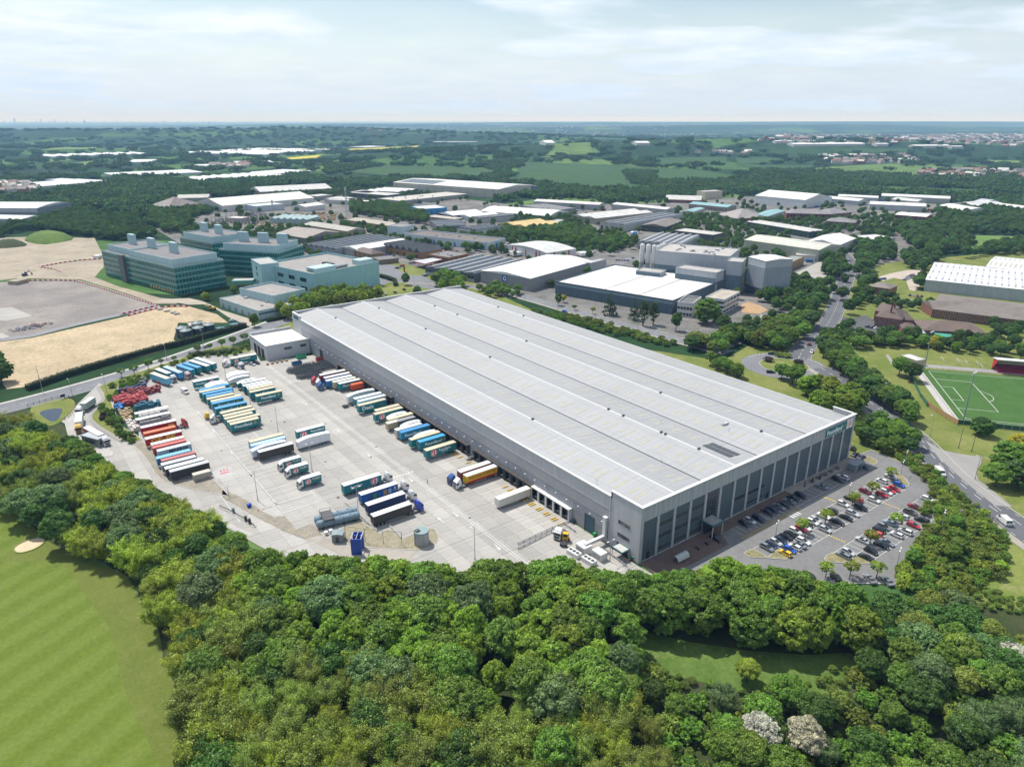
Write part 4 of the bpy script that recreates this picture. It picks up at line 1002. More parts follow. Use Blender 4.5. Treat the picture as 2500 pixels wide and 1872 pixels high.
def trailer(a,b,H,side,roof,label,style='curtain',rear=1,L=None,tractor=None,items=(),group=None,name='semi_trailer',cat='trailer',snap=True,front=None,door=None,dy=0.):
 """a, b: measured ends of the roof's centre line; rear = +1 when the doors are at b's end; tractor = cab colour when coupled"""
 cx_,cy_=(a[0]+b[0])/2,(a[1]+b[1])/2+dy;l=math.hypot(b[0]-a[0],b[1]-a[1])
 rz=0. if snap else math.atan2(b[1]-a[1],b[0]-a[0])
 L=L or(13.6 if 12.6<l<15 else 11.9 if 10.6<l<=12.6 else max(5.5,round(l,0)))
 if rear<0:rz+=math.pi
 p=trailer_proto(style,H,L)
 r=dup(p,(cx_,cy_,.16),rz,label,group,{'body':side,'roof_panel':roof,'rear_door':door or side})
 r.name=name;r['category']=cat
 if tractor:
  attach(r,tractor_proto(),-L/2-1.55+.1,math.pi,{'cab':tractor,'roof_deflector':tractor})
  r.name='articulated_lorry';r['category']='lorry'
 letter(r,items,L,H,rear<0)
 TR.append((r,cx_,cy_))
 return r
GW='trailers and containers along the west side of the yard'
GEBE=[('text','GE-BE',-.3,2.95,9.2,1.9,M_YV)]
trailer((-99.9,137.9),(-86,138.8),4.2,BLK,(.42,.43,.44),'black curtain sided trailer with grey ribbed roof at the near end of the west row',group=GW)
trailer((-100.5,142),(-87,141.8),4.2,(.05,.05,.055),(.62,.63,.63),'dark trailer with white ribbed roof second from the near end of the west row',group=GW)
trailer((-100.7,146.2),(-88.9,146.1),4.1,(.2,.25,.3),(.5,.55,.6),'grey blue container on its trailer behind the two dark trailers','container',L=12.2,group=GW,name='container_trailer')
trailer((-100.2,149.6),(-87.9,150),4.1,DKRED,(.36,.13,.12),'faded maroon container between a grey and a blue container','container',L=12.2,group=GW,name='container_trailer')
trailer((-101,153.3),(-89.2,152.8),4.1,(.03,.2,.4),(.16,.4,.62),'bright blue container next to the grey lettered container','container',L=12.2,group=GW,name='container_trailer')
trailer((-99.6,159.3),(-87.3,160),4.1,MAER,(.5,.55,.57),'pale grey blue container with MAERSK in dark letters','container',L=12.2,items=[('over','MAERSK',1.6,3.1,7.4,1.3,M_BLACKV)],group=GW,name='container_trailer')
trailer((-100.5,163.7),(-88,164),4.1,(.34,.045,.05),(.5,.12,.11),'bright red container behind the grey lettered container','container',L=12.2,group=GW,name='container_trailer')
trailer((-100.2,167.3),(-88,167.5),4.1,(.35,.3,.22),(.62,.6,.56),'off white container squeezed between a red container and the GE-BE trailer','container',L=12.2,group=GW,name='container_trailer')
trailer((-101.1,174.7),(-87.4,173.8),4.2,REDC,WHT,'red curtain trailer with GE-BE in big yellow letters',items=GEBE,group=GW)
trailer((-100.5,180.4),(-88.1,180.9),4.1,ORNG,(.5,.16,.08),'rusty orange container beside the GE-BE trailer','container',L=12.2,group=GW,name='container_trailer')
trailer((-100.3,187.4),(-86.5,187.4),4.2,(.3,.015,.02),WHT,'lorry with red cab and red curtains with yellow letters in the west row',rear=-1,tractor=(.36,.02,.02),items=[('text','BE',4.6,2.6,2.2,1.4,M_YV)],group=GW)
trailer((-100.3,198),(-86.4,198.2),4.1,(.25,.02,.02),WHT,'open sided white roofed trailer with grey load and red end wall','flatbed',group=GW)
trailer((-99.2,205.6),(-85.5,206.1),4.,(.3,.31,.32),WHT,'open sided white roofed trailer next to the blue crate stacks','flatbed',group=GW)
trailer((-93.2,133.8),(-86.9,133.5),2.75,(.36,.33,.28),(.46,.43,.37),'short stained off white container on the gravel at the near end of the row','container',L=6.1,group=GW,name='storage_container',cat='container')
GN='trailers backed against the roadside hedge'
trailer((-81.7,258.6),(-77,244.2),4.2,LTBLUE,(.5,.47,.38),'light blue curtain trailer with beige roof nearest the hedge corner',rear=-1,snap=False,group=GN)
trailer((-78.3,264),(-74.8,252),4.2,TEAL,WHT,'white cab lorry with teal body behind the light blue trailer',rear=-1,snap=False,tractor=WHT,L=11.9,group=GN)
trailer((-74.2,265.3),(-69.9,249.8),4.2,(.04,.25,.5),(.35,.45,.55),'blue trailer with grey blue roof between two lorries by the hedge',rear=-1,snap=False,group=GN)
trailer((-68.1,263.8),(-64,250.5),4.2,TEAL,BLUER,'teal trailer with blue roof and white Poundland lettering by the hedge',rear=-1,snap=False,items=[('text','Poundland',0,2.8,8,1.1,M_WHITE)],group=GN)
trailer((-64.8,265.4),(-60.3,252.6),4.2,TEAL,BLUER,'plain teal trailer with blue roof beside the lettered one at the hedge',rear=-1,snap=False,group=GN)
trailer((-60.9,267.6),(-55.9,252.6),4.2,TEAL,(.55,.62,.68),'teal trailer with whitish roof second from the end at the hedge',rear=-1,snap=False,group=GN)
trailer((-57.4,270.2),(-52.5,254.2),4.2,TEAL,(.58,.65,.7),'teal trailer with whitish roof at the hedge end nearest the annexe',rear=-1,snap=False,group=GN)
GC='teal trailers parked close together in the middle of the yard'
LET=[('text','Poundland',-.9,2.9,7.2,1.2,M_WHITE),('text','O',4.1,3.,1.1,1.2,M_YV)]
trailer((-68.1,231.9),(-57.1,232.2),4.3,TEAL,WHT,'teal trailer with white roof at the far end of the long centre row','curtain',items=[('roundel','',2.4,2.8,1.1,0,None),('text','Poundland',-2.6,2.9,4.6,.8,M_WHITE)],group=GC)
trailer((-64.8,224.3),(-55.9,225.8),4.3,WHT,WHT,'white aerodynamic trailer with curved roof second in the long centre row','aero',items=[],group=GC)
trailer((-65,221.8),(-55.3,221.7),4.3,WHT,WHT,'white aerodynamic trailer with curved roof third in the long centre row','aero',items=[],group=GC)
trailer((-69.1,218.7),(-55.5,218.2),4.3,TEAL,BLUER,'teal trailer with blue roof next to the white aerodynamic pair','curtain',items=[],group=GC)
trailer((-69.4,215.4),(-58.4,215.3),4.3,TEAL,CREAM,'teal trailer with cream roof between two blue roofs','box',items=[],group=GC)
trailer((-69.4,212),(-55.6,211.5),4.3,TEAL,BLUER,'teal trailer with blue roof, far one of a touching blue pair','curtain',items=[],group=GC)
trailer((-69,207.8),(-56.5,207.5),4.3,TEAL,BLUER,'teal trailer with blue roof, near one of a touching blue pair','curtain',items=[],group=GC)
trailer((-68.9,203.6),(-57.9,204.5),4.3,TEAL,CREAM,'teal trailer with cream roof just beyond the blue pair','box',items=[],group=GC)
trailer((-68.6,200),(-55.3,199.9),4.3,TEAL,CREAM,'teal trailer with cream roof behind the lettered blue roofed trailers','box',items=[],group=GC)
trailer((-69.2,197),(-55.3,196.9),4.3,TEAL,BLUER,'blue roofed Poundland trailer, far one of the lettered pair','curtain',items=LET,group=GC)
trailer((-69.2,190),(-56.5,190.1),4.3,TEAL,BLUER,'blue roofed Poundland trailer, near one of the lettered pair','curtain',items=LET,group=GC)
trailer((-69.2,183.7),(-55.7,182.9),4.3,TEAL,CREAM,'cream roofed teal trailer with red patch behind the white cab','box',items=[('band','',-3.6,3.6,2.,.3,M_REDB)],group=GC)
trailer((-69.1,179.8),(-55.7,178.7),4.3,TEAL,CREAM,'cream roofed teal trailer third from the near end','box',items=[],group=GC)
trailer((-69,175.7),(-58.3,175.8),4.3,TEAL,CREAM,'short cream roofed teal trailer fourth from the near end','box',items=[],group=GC)
trailer((-69.6,172.2),(-55.9,171.4),4.3,TEAL,CREAM,'cream roofed teal trailer beside the nearest lettered one','box',items=[],group=GC)
trailer((-69,168),(-58,168.9),4.3,TEAL,CREAM,'cream roofed trailer with big Poundland lettering at the near end of the centre row','box',items=LET,group=GC)
GB='trailers of the short row nearer the docks'
trailer((-52.1,234.1),(-43.3,233.8),4.3,WHT,WHT,'white aerodynamic trailer, farthest of three with green skirts','aero',group=GB)
trailer((-52.8,230.7),(-42.3,230.6),4.3,WHT,WHT,'white aerodynamic trailer, middle of three with green skirts','aero',group=GB)
trailer((-53.6,226.4),(-43.4,225.5),4.3,WHT,WHT,'white aerodynamic trailer with green skirt, nearest of three','aero',items=[('band','',-2.5,1.5,7,.9,M_GRV)],group=GB)
trailer((-51.2,219.3),(-42.7,218.6),4.3,TEAL,WHT,'teal aerodynamic trailer with white curved roof','aero',group=GB)
trailer((-50,215.3),(-38.8,215.7),4.3,TEAL,WHT,'teal trailer with white roof next to the curved roofed one',group=GB)
trailer((-50.7,211.4),(-38.9,211.8),4.3,TEAL,WHT,'teal trailer with white roof, second flat roofed one',group=GB)
trailer((-49.5,207.8),(-38.7,208.6),4.3,TEAL,(.66,.7,.7),'teal trailer with pale roof behind the cream roofed ones',group=GB)
trailer((-50,204.8),(-39,205.1),4.3,TEAL,CREAM,'teal trailer with cream roof third from the near end of the short row','box',group=GB)
trailer((-50.6,201.2),(-39.4,201.3),4.3,TEAL,CREAM,'cream roofed Poundland trailer second from the near end of the short row','box',items=[('text','Poundland',-.6,2.9,6.6,1.2,M_WHITE)],group=GB)
trailer((-49.8,194.5),(-38.6,194.6),4.3,TEAL,CREAM,'cream roofed Poundland trailer at the near end of the short row','box',items=[('text','Poundland',-.6,2.9,6.6,1.2,M_WHITE),('text','O',4.2,3.,1.1,1.2,M_YV)],group=GB)
trailer((-43.1,258.2),(-29.4,257.6),4.2,TEAL,(.6,.58,.48),'white cab lorry with roundel and Poundland lettering beside the annexe doors','box',tractor=WHT,items=[('roundel','',-4.3,2.7,1.15,0,None),('text','Poundland',.6,3.1,5.,.85,M_WHITE)])
# middle of the yard
trailer((-68.5,146.8),(-54.9,145.3),4.3,TEAL,CREAM,'teal trailer with cream roof and raised deck beside the lamp post mid yard','box')
trailer((-68.9,143.4),(-55.4,141.9),4.2,(.2,.4,.6),(.35,.55,.75),'pale blue roofed trailer between the cream roof and the silver curved one')
trailer((-70.1,139.7),(-56.3,138.7),4.4,(.52,.58,.68),(.6,.66,.76),'bluish white aerodynamic trailer beside the black curtain trailer mid yard','aero')
trailer((-68.7,135.7),(-54.8,134.9),4.2,(.045,.042,.04),(.62,.63,.62),'black curtain trailer with teal front wall in the open yard',items=())
trailer((-49.5,145.1),(-38.6,143.5),4.5,TEAL,(.55,.58,.6),'teal trailer with red and white pound roundel behind the white curved trailer',items=[('roundel','',-3.3,2.6,1.5,0,None),('text','Poundland',2.6,3.3,5.6,.95,M_WHITE)])
trailer((-52.9,137.5),(-39.3,135),4.6,(.66,.68,.72),(.66,.68,.72),'plain white aerodynamic trailer with curved roof alone in the open yard','aero')
def rigid(a,b,label):
 cx_,cy_=(a[0]+b[0])/2-.9,(a[1]+b[1])/2
 r=dup(rigid_proto(),(cx_,cy_,.16),math.pi,label,'rigid delivery lorries side by side',{'body':TEAL,'roof_panel':(.66,.68,.69),'cab':WHT,'roof_deflector':WHT,'rear_door':TEAL})
 r.name='rigid_lorry';r['category']='lorry'
 letter(r,[('roundel','',-.6,2.35,1.1,0,None),('text','Poundland',2.4,2.95,2.9,.6,M_WHITE),('text','Every day. Amazing. Value.',2.4,2.3,2.6,.3,M_YV)],8.7,3.8,True)
rigid((-64.5,123.5),(-55.9,122.1),'short teal pound roundel lorry, farthest of three with white cabs')
rigid((-64.2,116.7),(-55.9,115.1),'short teal pound roundel lorry, middle of three with white cabs')
rigid((-63.7,106.1),(-55.3,104),'short teal pound roundel lorry, nearest of three with white cabs')
trailer((-53.5,91.5),(-39.3,90),4.3,TEAL,(.6,.63,.66),'long teal lorry with white cab and large pound roundel near its front',rear=-1,tractor=WHT,items=[('roundel','',4.4,2.7,1.45,0,None),('text','Poundland',-2.6,3.,4.4,.75,M_WHITE),('text','Every day. Amazing. Value.',-2.3,2.3,2.8,.4,M_YV)],L=14.4)
trailer((-51.8,81.6),(-37.4,80.9),4.3,(.015,.09,.3),(.62,.65,.7),'white cab lorry with blue curtain picturing coloured packets',rear=-1,tractor=WHT,items=[('band','',-5.5,2.4,1.4,1.6,M_BLV),('band','',-2.,2.4,1.3,1.7,M_GRV),('band','',0.,2.4,1.4,1.7,M_BLV),('band','',2.,2.5,1.4,1.9,M_TANV),('band','',3.8,2.5,1.2,1.8,M_LTV),('text','A',5.8,3.2,.9,.9,M_WHITE),('band','',5.8,2.3,1.8,.25,M_LTV)],L=14.)
trailer((-52.9,73.9),(-38.6,73.4),4.2,NAVY,(.72,.72,.71),'white cab lorry with plain navy blue curtain',rear=-1,tractor=WHT,L=14.)
trailer((-54.7,66.3),(-40.1,66.1),4.2,(.042,.04,.038),(.78,.78,.77),'lorry with royal blue cab and black curtain trailer',rear=-1,tractor=(.012,.045,.4),L=14.)
# trailers backed on to the docks
GD='trailers backed on to the loading docks'
trailer((-15,205),(-1.7,203.4),4.2,(.2,.012,.03),(.6,.61,.62),'lorry with red cab and dark red trailer, farthest at the docks',tractor=(.42,.03,.05),group=GD)
trailer((-15.4,199.9),(-.9,198.2),4.2,(.012,.05,.2),WHT,'lorry with white cab and navy trailer at the docks',tractor=WHT,group=GD)
trailer((-15.9,195),(-2.2,194.1),4.2,(.02,.16,.4),(.62,.66,.7),'lorry with blue cab and blue trailer at the docks',tractor=(.015,.1,.28),group=GD)
trailer((-14.1,191.2),(-1.8,190.5),4.2,TAN,(.55,.53,.47),'tan trailer without a cab between a blue lorry and a Poundland trailer','box',group=GD)
trailer((-13,187),(-.5,187),4.3,TEAL,(.58,.62,.66),'teal Poundland trailer half hidden by the orange container at the docks',items=[('text','Poundland',-.8,2.8,6.4,1.1,M_WHITE)],group=GD)
trailer((-8.2,183),(-2.1,182.1),4.,(.5,.07,.02),(.55,.1,.04),'short bright orange red container on a skeletal trailer at the docks','container',L=6.1,group=GD,name='container_trailer')
trailer((-16.2,169.8),(-1.8,170.8),4.5,(.6,.62,.63),(.68,.69,.69),'white aerodynamic trailer backed on to a dock by the black tractor','aero',group=GD)
trailer((-15,165),(-1.9,163),4.3,TEAL,(.6,.68,.7),'teal trailer with whitish roof at the docks behind the Dealz trailer',group=GD)
trailer((-15.3,160.6),(-1.4,159.4),4.3,(.45,.55,.6),(.52,.62,.68),'pale blue trailer directly behind the Dealz trailer','box',group=GD)
trailer((-17.6,156.1),(-4,153.8),4.5,TEAL,(.45,.42,.33),'tall teal trailer with Dealz in large white letters','lowdeck',items=[('text','Dealz',-2.4,2.9,5.6,1.8,M_WHITE),('text','Every day. Amazing. Value.',4.,3.,2.8,.5,M_YV)],group=GD)
trailer((-13.1,146.1),(-2.5,145.3),4.2,TEAL,CREAM,'cream roofed teal trailer at the docks next to the roundel trailer','box',group=GD)
trailer((-15.9,142.8),(-2.5,141.2),4.3,TEAL,CREAM,'cream roofed trailer with pound roundel at its rear, at the docks','box',items=[('roundel','',-3.6,2.6,1.35,0,None)],group=GD)
trailer((-12.6,136.7),(-3.3,136.4),4.3,(.5,.56,.58),WHT,'white aerodynamic trailer between two cream roofs at the docks','aero',group=GD)
trailer((-13.4,134),(-2.4,133.3),4.2,(.3,.32,.2),(.55,.52,.36),'beige roofed trailer next to the dark grey roof at the docks','box',group=GD)
trailer((-10,130),(-3.9,129.8),4.1,(.12,.12,.13),(.25,.26,.28),'dark grey roofed trailer behind the beige container',L=8.,group=GD)
trailer((-16,131.9),(-9.6,131.1),3.9,(.36,.31,.22),(.55,.52,.46),'short beige container on a trailer before the dark grey roof','container',L=6.1,group=GD,name='container_trailer',dy=-.8)
trailer((-12.3,125.2),(-3.2,124.1),4.4,TEAL,(.6,.66,.68),'teal aerodynamic trailer with white nose behind the white one','aero',group=GD)
trailer((-16.3,122.6),(-4.2,121.5),4.1,(.4,.36,.3),(.66,.65,.62),'off white trailer beside the blue container style Poundland trailer','box',group=GD)
trailer((-16,119.1),(-2.4,118.1),4.2,(.012,.19,.33),(.05,.22,.45),'blue Poundland trailer with ribbed blue roof at the docks',items=[('text','Poundland',-1.5,2.6,7.4,1.2,M_WHITE)],group=GD)
trailer((-13,112.1),(-3.3,111.4),4.4,TEAL,WHT,'teal aerodynamic trailer with white roof between two Poundland trailers','aero',group=GD)
trailer((-16.5,110.5),(-2.5,109),4.3,TEAL,CREAM,'cream roofed trailer with roundel third from the dock stairs','box',items=[('roundel','',-3.4,2.6,1.35,0,None)],group=GD)
trailer((-14.9,106.3),(-2.4,105.5),4.3,(.008,.17,.21),(.05,.28,.5),'blue roofed Poundland trailer second from the dock stairs',items=[('text','Poundland',.2,2.8,7.6,1.25,M_WHITE),('text','O',5.1,3.,1.2,1.3,M_YV)],group=GD)
trailer((-16.6,98.2),(-2.6,97.2),4.3,TEAL,CREAM,'cream roofed trailer with roundel and lettering nearest the dock stairs','box',items=[('roundel','',-3.5,2.6,1.4,0,None),('text','Poundland',1.4,3.2,5.2,.8,M_WHITE),('band','',1.3,2.35,3.2,.6,M_LTV)],group=GD)
trailer((-15.4,76.1),(-1.6,74.2),4.1,(.16,.015,.03),(.55,.57,.59),'lorry with deep blue cab and maroon curtains behind the yellow one',tractor=(.012,.06,.25),group=GD)
trailer((-15.3,72),(-1.6,70.6),4.1,(.6,.36,.008),(.6,.63,.67),'white cab lorry with yellow curtain lettered in red at the docks',tractor=WHT,items=[('band','',0,1.5,13.4,.7,M_REDB),('text','PRESTONS OF POTTO',0,3.,11.6,1.,M_DKR)],group=GD)
trailer((-15.5,51.6),(-1.9,50.5),4.,(.55,.54,.5),(.64,.61,.56),'dirty white refrigerated trailer alone at the nearer docks','box',items=(),group=GD)
# lorries in the access lane
trailer((-115.7,232.5),(-111,238.7),4.,(.3,.36,.34),(.5,.55,.53),'white cab lorry with grey green trailer leaving by the yard entrance',tractor=WHT,snap=False)
trailer((-120.1,211),(-118.4,221.5),4.,(.6,.61,.62),(.74,.75,.76),'yellow cab lorry with white trailer in the entrance lane',tractor=(.6,.36,.02),snap=False)
trailer((-114.3,188.9),(-118.4,203.2),4.,(.26,.09,.08),(.64,.58,.54),'white cab lorry with pinkish white roof beside the gatehouse',tractor=WHT,snap=False)
def tractor(pt,rz,col,label,cat='lorry',name='tractor_unit'):
 r=dup(tractor_proto(),(*pt,.16),rz,label,None,{'cab':col,'roof_deflector':col});r.name=name;r['category']=cat;return r
tractor((-70.7,184),math.pi,WHT,'white tractor unit at the nose of the long centre row')
tractor((-67.8,251.5),R(-62),(.62,.5,.48),'pinkish white tractor unit between two trailers at the hedge')
tractor((-40.9,250.4),R(-75),WHT,'white tractor unit standing alone near the annexe')
tractor((-9.1,25.2),R(205),WHT,'white tractor unit parked behind the armco barrier')
# yard shunters (low cab, yellow)
def shunter(pt,rz,label):
 t=thing('yard_shunter',label,'shunter',(*pt,.16),rz)
 mb=MB();mb.box(-2.6,2.5,-.5,.5,.6,.95);mb.box(-2.4,-1.,-1.1,1.1,.9,1.05);mb.build('chassis',M_CHAS,t)
 mb=MB();mb.yext([(.6,1.),(.6,3.),(2.,3.),(2.2,1.9),(2.5,1.8),(2.5,.5),(.6,.5)],-.75,.95);mb.build('cab',M_YELP,t)
 mb=MB();mb.add([(2.06,-.65,2.),(2.2,-.65,1.95),(2.2,.85,1.95),(2.03,.85,2.85),(2.03,-.65,2.85)],[(1,2,3,4)]);mb.yext([(.8,1.9),(2.05,1.9),(1.92,2.8),(.8,2.8)],-.77,-.74);mb.box(.57,.6,-.6,.8,1.9,2.8);mb.build('cab_window',M_GLASS,t)
 for x in(1.7,-1.6):
  for s in(-1,1):ob('wheel',WH_L,t,(x,s*.95,.5))
shunter((-71.9,190.3),math.pi,'yellow terminal shunter next to the white cab in the centre row')
shunter((-10.6,21.4),R(35),'yellow terminal shunter behind the armco barrier')
t=thing('flat_trailer','empty black skeletal chassis standing by the white aerodynamic trailer','trailer',(*(-17,166.6),.16),.05)
mb=MB();mb.box(-2.8,2.4,-.45,.45,.6,.95);mb.box(-2.3,-1,-.9,.9,.9,1.05);mb.build('chassis',M_CHAS,t)
for x in(1.6,-1.,-2.2):
 for s in(-1,1):ob('wheel',WH_L,t,(x,s*1.,.5))
for k in('tractor','rigid'):drop(PROTO[k])
for k,p in list(PROTO.items()):
 if isinstance(k,tuple):drop(p)
 # ------------------------------------------------------------------ cars and vans
M_CARP2=mat('car_paint',(1,1,1),.28,.02,.5,.5,usecol=True,coat=.5)
M_CGL=mat('car_glass',(.02,.024,.028),.08,.1,.5,.7)
CARP_={}
def car_proto(kind):
 if kind in CARP_:return CARP_[kind]
 t=thing('car_prototype','x','car')
 L,hood,hb,rs,re_,zr,belt={'hatch':(4.1,1.,0.,.25,-1.75,1.48,.95),'saloon':(4.6,1.25,.75,.2,-1.25,1.43,.93),'estate':(4.6,1.2,0.,.25,-2.,1.47,.94),'suv':(4.5,1.15,0.,.3,-1.95,1.68,1.06),'mpv':(4.4,.8,0.,.55,-1.95,1.66,1.02)}[kind]
 h=L/2;W2=.89
 nose=h-hood
 ring=[(-h+.05,.32),(-h,.6),(-h+.04,belt-.06),(-h+.12,belt),(nose,belt),(nose+hood*.55,belt-.12),(h-.12,belt-.25),(h,.58),(h-.06,.3)]
 ins=[.04,0.,.03,.08,.08,.1,.14,.08,.1]
 n=len(ring);mb=MB()
 vs=[(x,-(W2-i_),z)for(x,z),i_ in zip(ring,ins)]+[(x,(W2-i_),z)for(x,z),i_ in zip(ring,ins)]
 mb.add(vs,[tuple(range(n)),tuple(range(2*n-1,n-1,-1))]+[(i,n+i,n+(i+1)%n,(i+1)%n)for i in range(n)])
 # cabin
 cb_=[(-h+.12+hb,belt-.01,.8),(re_+.35 if hb else-h+.42,zr-.04,.62),(rs-.45,zr,.62),(nose+.05,belt-.01,.79)]
 a,b,c,d=cb_
 def pt(q,s):return(q[0],s*q[2],q[1])
 vs=[pt(q,-1)for q in cb_]+[pt(q,1)for q in cb_]
 mb.add(vs,[(0,3,2,1)[::-1],(4,5,6,7)[::-1],(1,2,6,5)[::-1],(0,1,5,4)[::-1],(2,3,7,6)[::-1]])
 mb.build('body',M_CARP2,t)
 def lerp(p,q,f):return tuple(p[i]+(q[i]-p[i])*f for i in range(3))
 def quad(nm,P,push):
  cxx=[sum(p[i]for p in P)/4 for i in range(3)]
  Q=[tuple(cxx[i]+(p[i]-cxx[i])*.9+push[i]for i in range(3))for p in P];Qi=[tuple(q[i]-push[i]*1.5 for i in range(3))for q in Q]
  m_=MB().add(Q+Qi,[(0,1,2,3),(0,4,5,1),(1,5,6,2),(2,6,7,3),(3,7,4,0)]);return m_.build(nm,M_CGL,t)
 quad('windscreen',[pt(c,-1),pt(d,-1),pt(d,1),pt(c,1)],(.015,0,.015))
 quad('rear_window',[pt(a,-1),pt(b,-1),pt(b,1),pt(a,1)],(-.015,0,.012))
 for s in(-1,1):quad('side_window',[pt(a,s),pt(d,s),pt(c,s),pt(b,s)],(0,s*.014,.006))
 for x in(h-.85,-h+.8):
  for s in(-1,1):ob('wheel',WH_C,t,(x,s*.8,.33))
 for s in(-1,1):
  MB().box(h-.16,h-.02,s*.58-.16,s*.58+.16,.56,.7).build('headlight',M_LAMP,t)
  MB().box(-h-.01,-h+.1,s*.66-.12,s*.66+.12,.62,.82).build('tail_light',M_REARL,t)
 CARP_[kind]=reg(t);return t
def van_proto():
 if 'van' in CARP_:return CARP_['van']
 t=thing('van_prototype','x','van');h=2.7
 mb=MB();mb.yext([(-h,.35),(-h,2.25),(-h+.15,2.35),(1.,2.35),(1.35,2.2),(2.,1.35),(2.6,1.15),(h,.8),(h-.05,.35)],-.98,.98);mb.build('body',M_CARP2,t)
 mb=MB();mb.add([(1.4,-.85,2.16),(2.,-.88,1.4),(2.,.88,1.4),(1.4,.85,2.16)],[(0,1,2,3)]);
 for v in range(4):mb.v[v]=(mb.v[v][0]+.02,mb.v[v][1],mb.v[v][2]+.02)
 mb.build('windscreen',M_CGL,t)
 for s in(-1,1):
  mb=MB();mb.yext([(.6,1.4),(1.85,1.4),(1.3,2.1),(.6,2.1)],min(s*.97,s*.995),max(s*.97,s*.995));mb.build('side_window',M_CGL,t)
  MB().box(-h-.02,-h,min(s*.06,s*.9),max(s*.06,s*.9),1.35,2.).build('rear_window',M_CGL,t)
  MB().box(h-.1,h+.02,s*.7-.15,s*.7+.15,.7,.95).build('headlight',M_LAMP,t)
 for x in(1.7,-1.7):
  for s in(-1,1):ob('wheel',WH_C,t,(x,s*.88,.35))
 CARP_['van']=reg(t);return t
CC={'white':(.62,.62,.62),'silver':(.42,.44,.46),'grey':(.16,.18,.2),'slate':(.2,.26,.32),'black':(.012,.013,.015),'navy':(.012,.022,.06),'blue':(.012,.08,.42),'red':(.42,.015,.025),'maroon':(.22,.012,.02),'orange':(.5,.06,.03),'yellow':(.65,.42,.01),'brown':(.09,.075,.065),'green':(.03,.12,.07)}
def car(pt,kind,col,rz,label,group=None,name='parked_car',z=.155):
 p=van_proto()if kind=='van' else car_proto(kind)
 r=dup(p,(*pt,z),rz,label,group,{'body':CC[col]});r.name=name;r['category']='van' if kind=='van' else 'car'
 return r
GCAR='cars in the staff car park'
WORD={'hatch':'hatchback','saloon':'saloon','estate':'estate car','suv':'off-roader','mpv':'people carrier'}
def car_row(place,rows):
 """one row of parked cars, each labelled by its colour, its body and its neighbours"""
 labs=[]
 for i,(p,k,c,r)in enumerate(rows):
  b=c+' '+WORD[k]
  labs.append(b+' in '+place+', nearest end' if i==0 else b+' in '+place+', far end' if i==len(rows)-1 else b+' between '+rows[i-1][2]+' and '+rows[i+1][2]+' cars in '+place)
 for i,(p,k,c,r)in enumerate(rows):
  same=[q for q in range(len(labs))if labs[q]==labs[i]]
  car(p,k,c,R(r),(('nearer ','farther ','farthest ')[same.index(i)]if len(same)>1 else '')+labs[i],GCAR)
car_row('the shaded front row',[((43.3,-5.7),'hatch','black',-90),((46.3,-5.7),'hatch','silver',-90),((49.6,-6.5),'suv','navy',-90),((55.7,-6),'saloon','black',-90),((58.6,-5.9),'saloon','navy',-90),((61.9,-6.1),'saloon','grey',-90),((64.4,-6.4),'saloon','black',-90),((68,-6.2),'saloon','grey',90),((71,-5.8),'saloon','black',-90),((74.6,-6.1),'mpv','black',-90),((86.8,-6.9),'saloon','slate',90),((96.2,-7.6),'suv','black',-90),((99.7,-7.6),'estate','white',90)])
car_row('the row facing the offices',[((37.2,-18.4),'suv','grey',-90),((39.6,-18.2),'hatch','navy',-90),((42,-18.2),'hatch','silver',-90),((44.3,-18.4),'hatch','navy',-90),((47.4,-18.2),'saloon','black',90),((49.8,-18.5),'saloon','black',-90),((52.6,-18.2),'estate','white',-90),((55.2,-18.5),'hatch','red',-90),((57.1,-18.8),'hatch','white',-90),((59.3,-18),'hatch','black',-90),((62.1,-18.4),'hatch','white',-90),((64.1,-18.2),'hatch','silver',-90),((68.5,-18.5),'saloon','white',-90),((73.7,-18.3),'hatch','black',90),((81.1,-18.1),'hatch','white',-90),((86.5,-17.9),'saloon','black',-90),((87.9,-19.4),'hatch','red',90),((95.7,-18.1),'hatch','maroon',-90),((108.2,-17.7),'hatch','white',90),((114.1,-18.1),'saloon','silver',-90)])
car_row('the row by the middle aisle',[((39.2,-23.5),'hatch','yellow',90),((41.9,-23.1),'hatch','blue',-90),((44.4,-23.3),'hatch','white',90),((46.6,-23.4),'saloon','grey',90),((49.5,-23),'estate','white',-90),((61.3,-23.3),'hatch','silver',-90),((68.8,-23.2),'saloon','black',-90),((73.5,-23.3),'saloon','black',90),((77.9,-23.3),'estate','silver',-90),((83.6,-23),'suv','black',-90),((92.3,-23.1),'hatch','white',-90),((98.3,-22.8),'hatch','red',-90),((101.1,-22.9),'hatch','white',-90),((103.2,-22.9),'hatch','red',-90),((105.8,-23.4),'hatch','red',-90),((110.3,-22.9),'hatch','blue',-90)])
car_row('the inner outer-block row',[((52.1,-34.7),'estate','grey',90),((55,-34.6),'hatch','silver',-90),((64.8,-33.9),'saloon','silver',90),((69.9,-33.9),'hatch','red',90),((72,-34.5),'hatch','orange',90),((74.9,-34),'hatch','black',-90),((77.7,-34.1),'suv','grey',-90),((81.8,-34),'saloon','slate',90),((85.2,-33.9),'hatch','white',90),((89.1,-34.5),'hatch','silver',90),((93.9,-34.7),'suv','brown',-90),((98.9,-33.9),'saloon','maroon',-90),((107.8,-34.1),'estate','white',-90)])
car_row('the outermost marked row',[((56.7,-39.2),'saloon','black',90),((61.1,-38.5),'hatch','black',-90),((66.9,-38.8),'saloon','black',-90),((69.6,-39),'saloon','grey',-90),((76.5,-38.7),'hatch','white',90),((80.5,-39.4),'suv','white',90),((86.5,-39.2),'hatch','red',-90),((91.8,-39.4),'suv','black',90)])
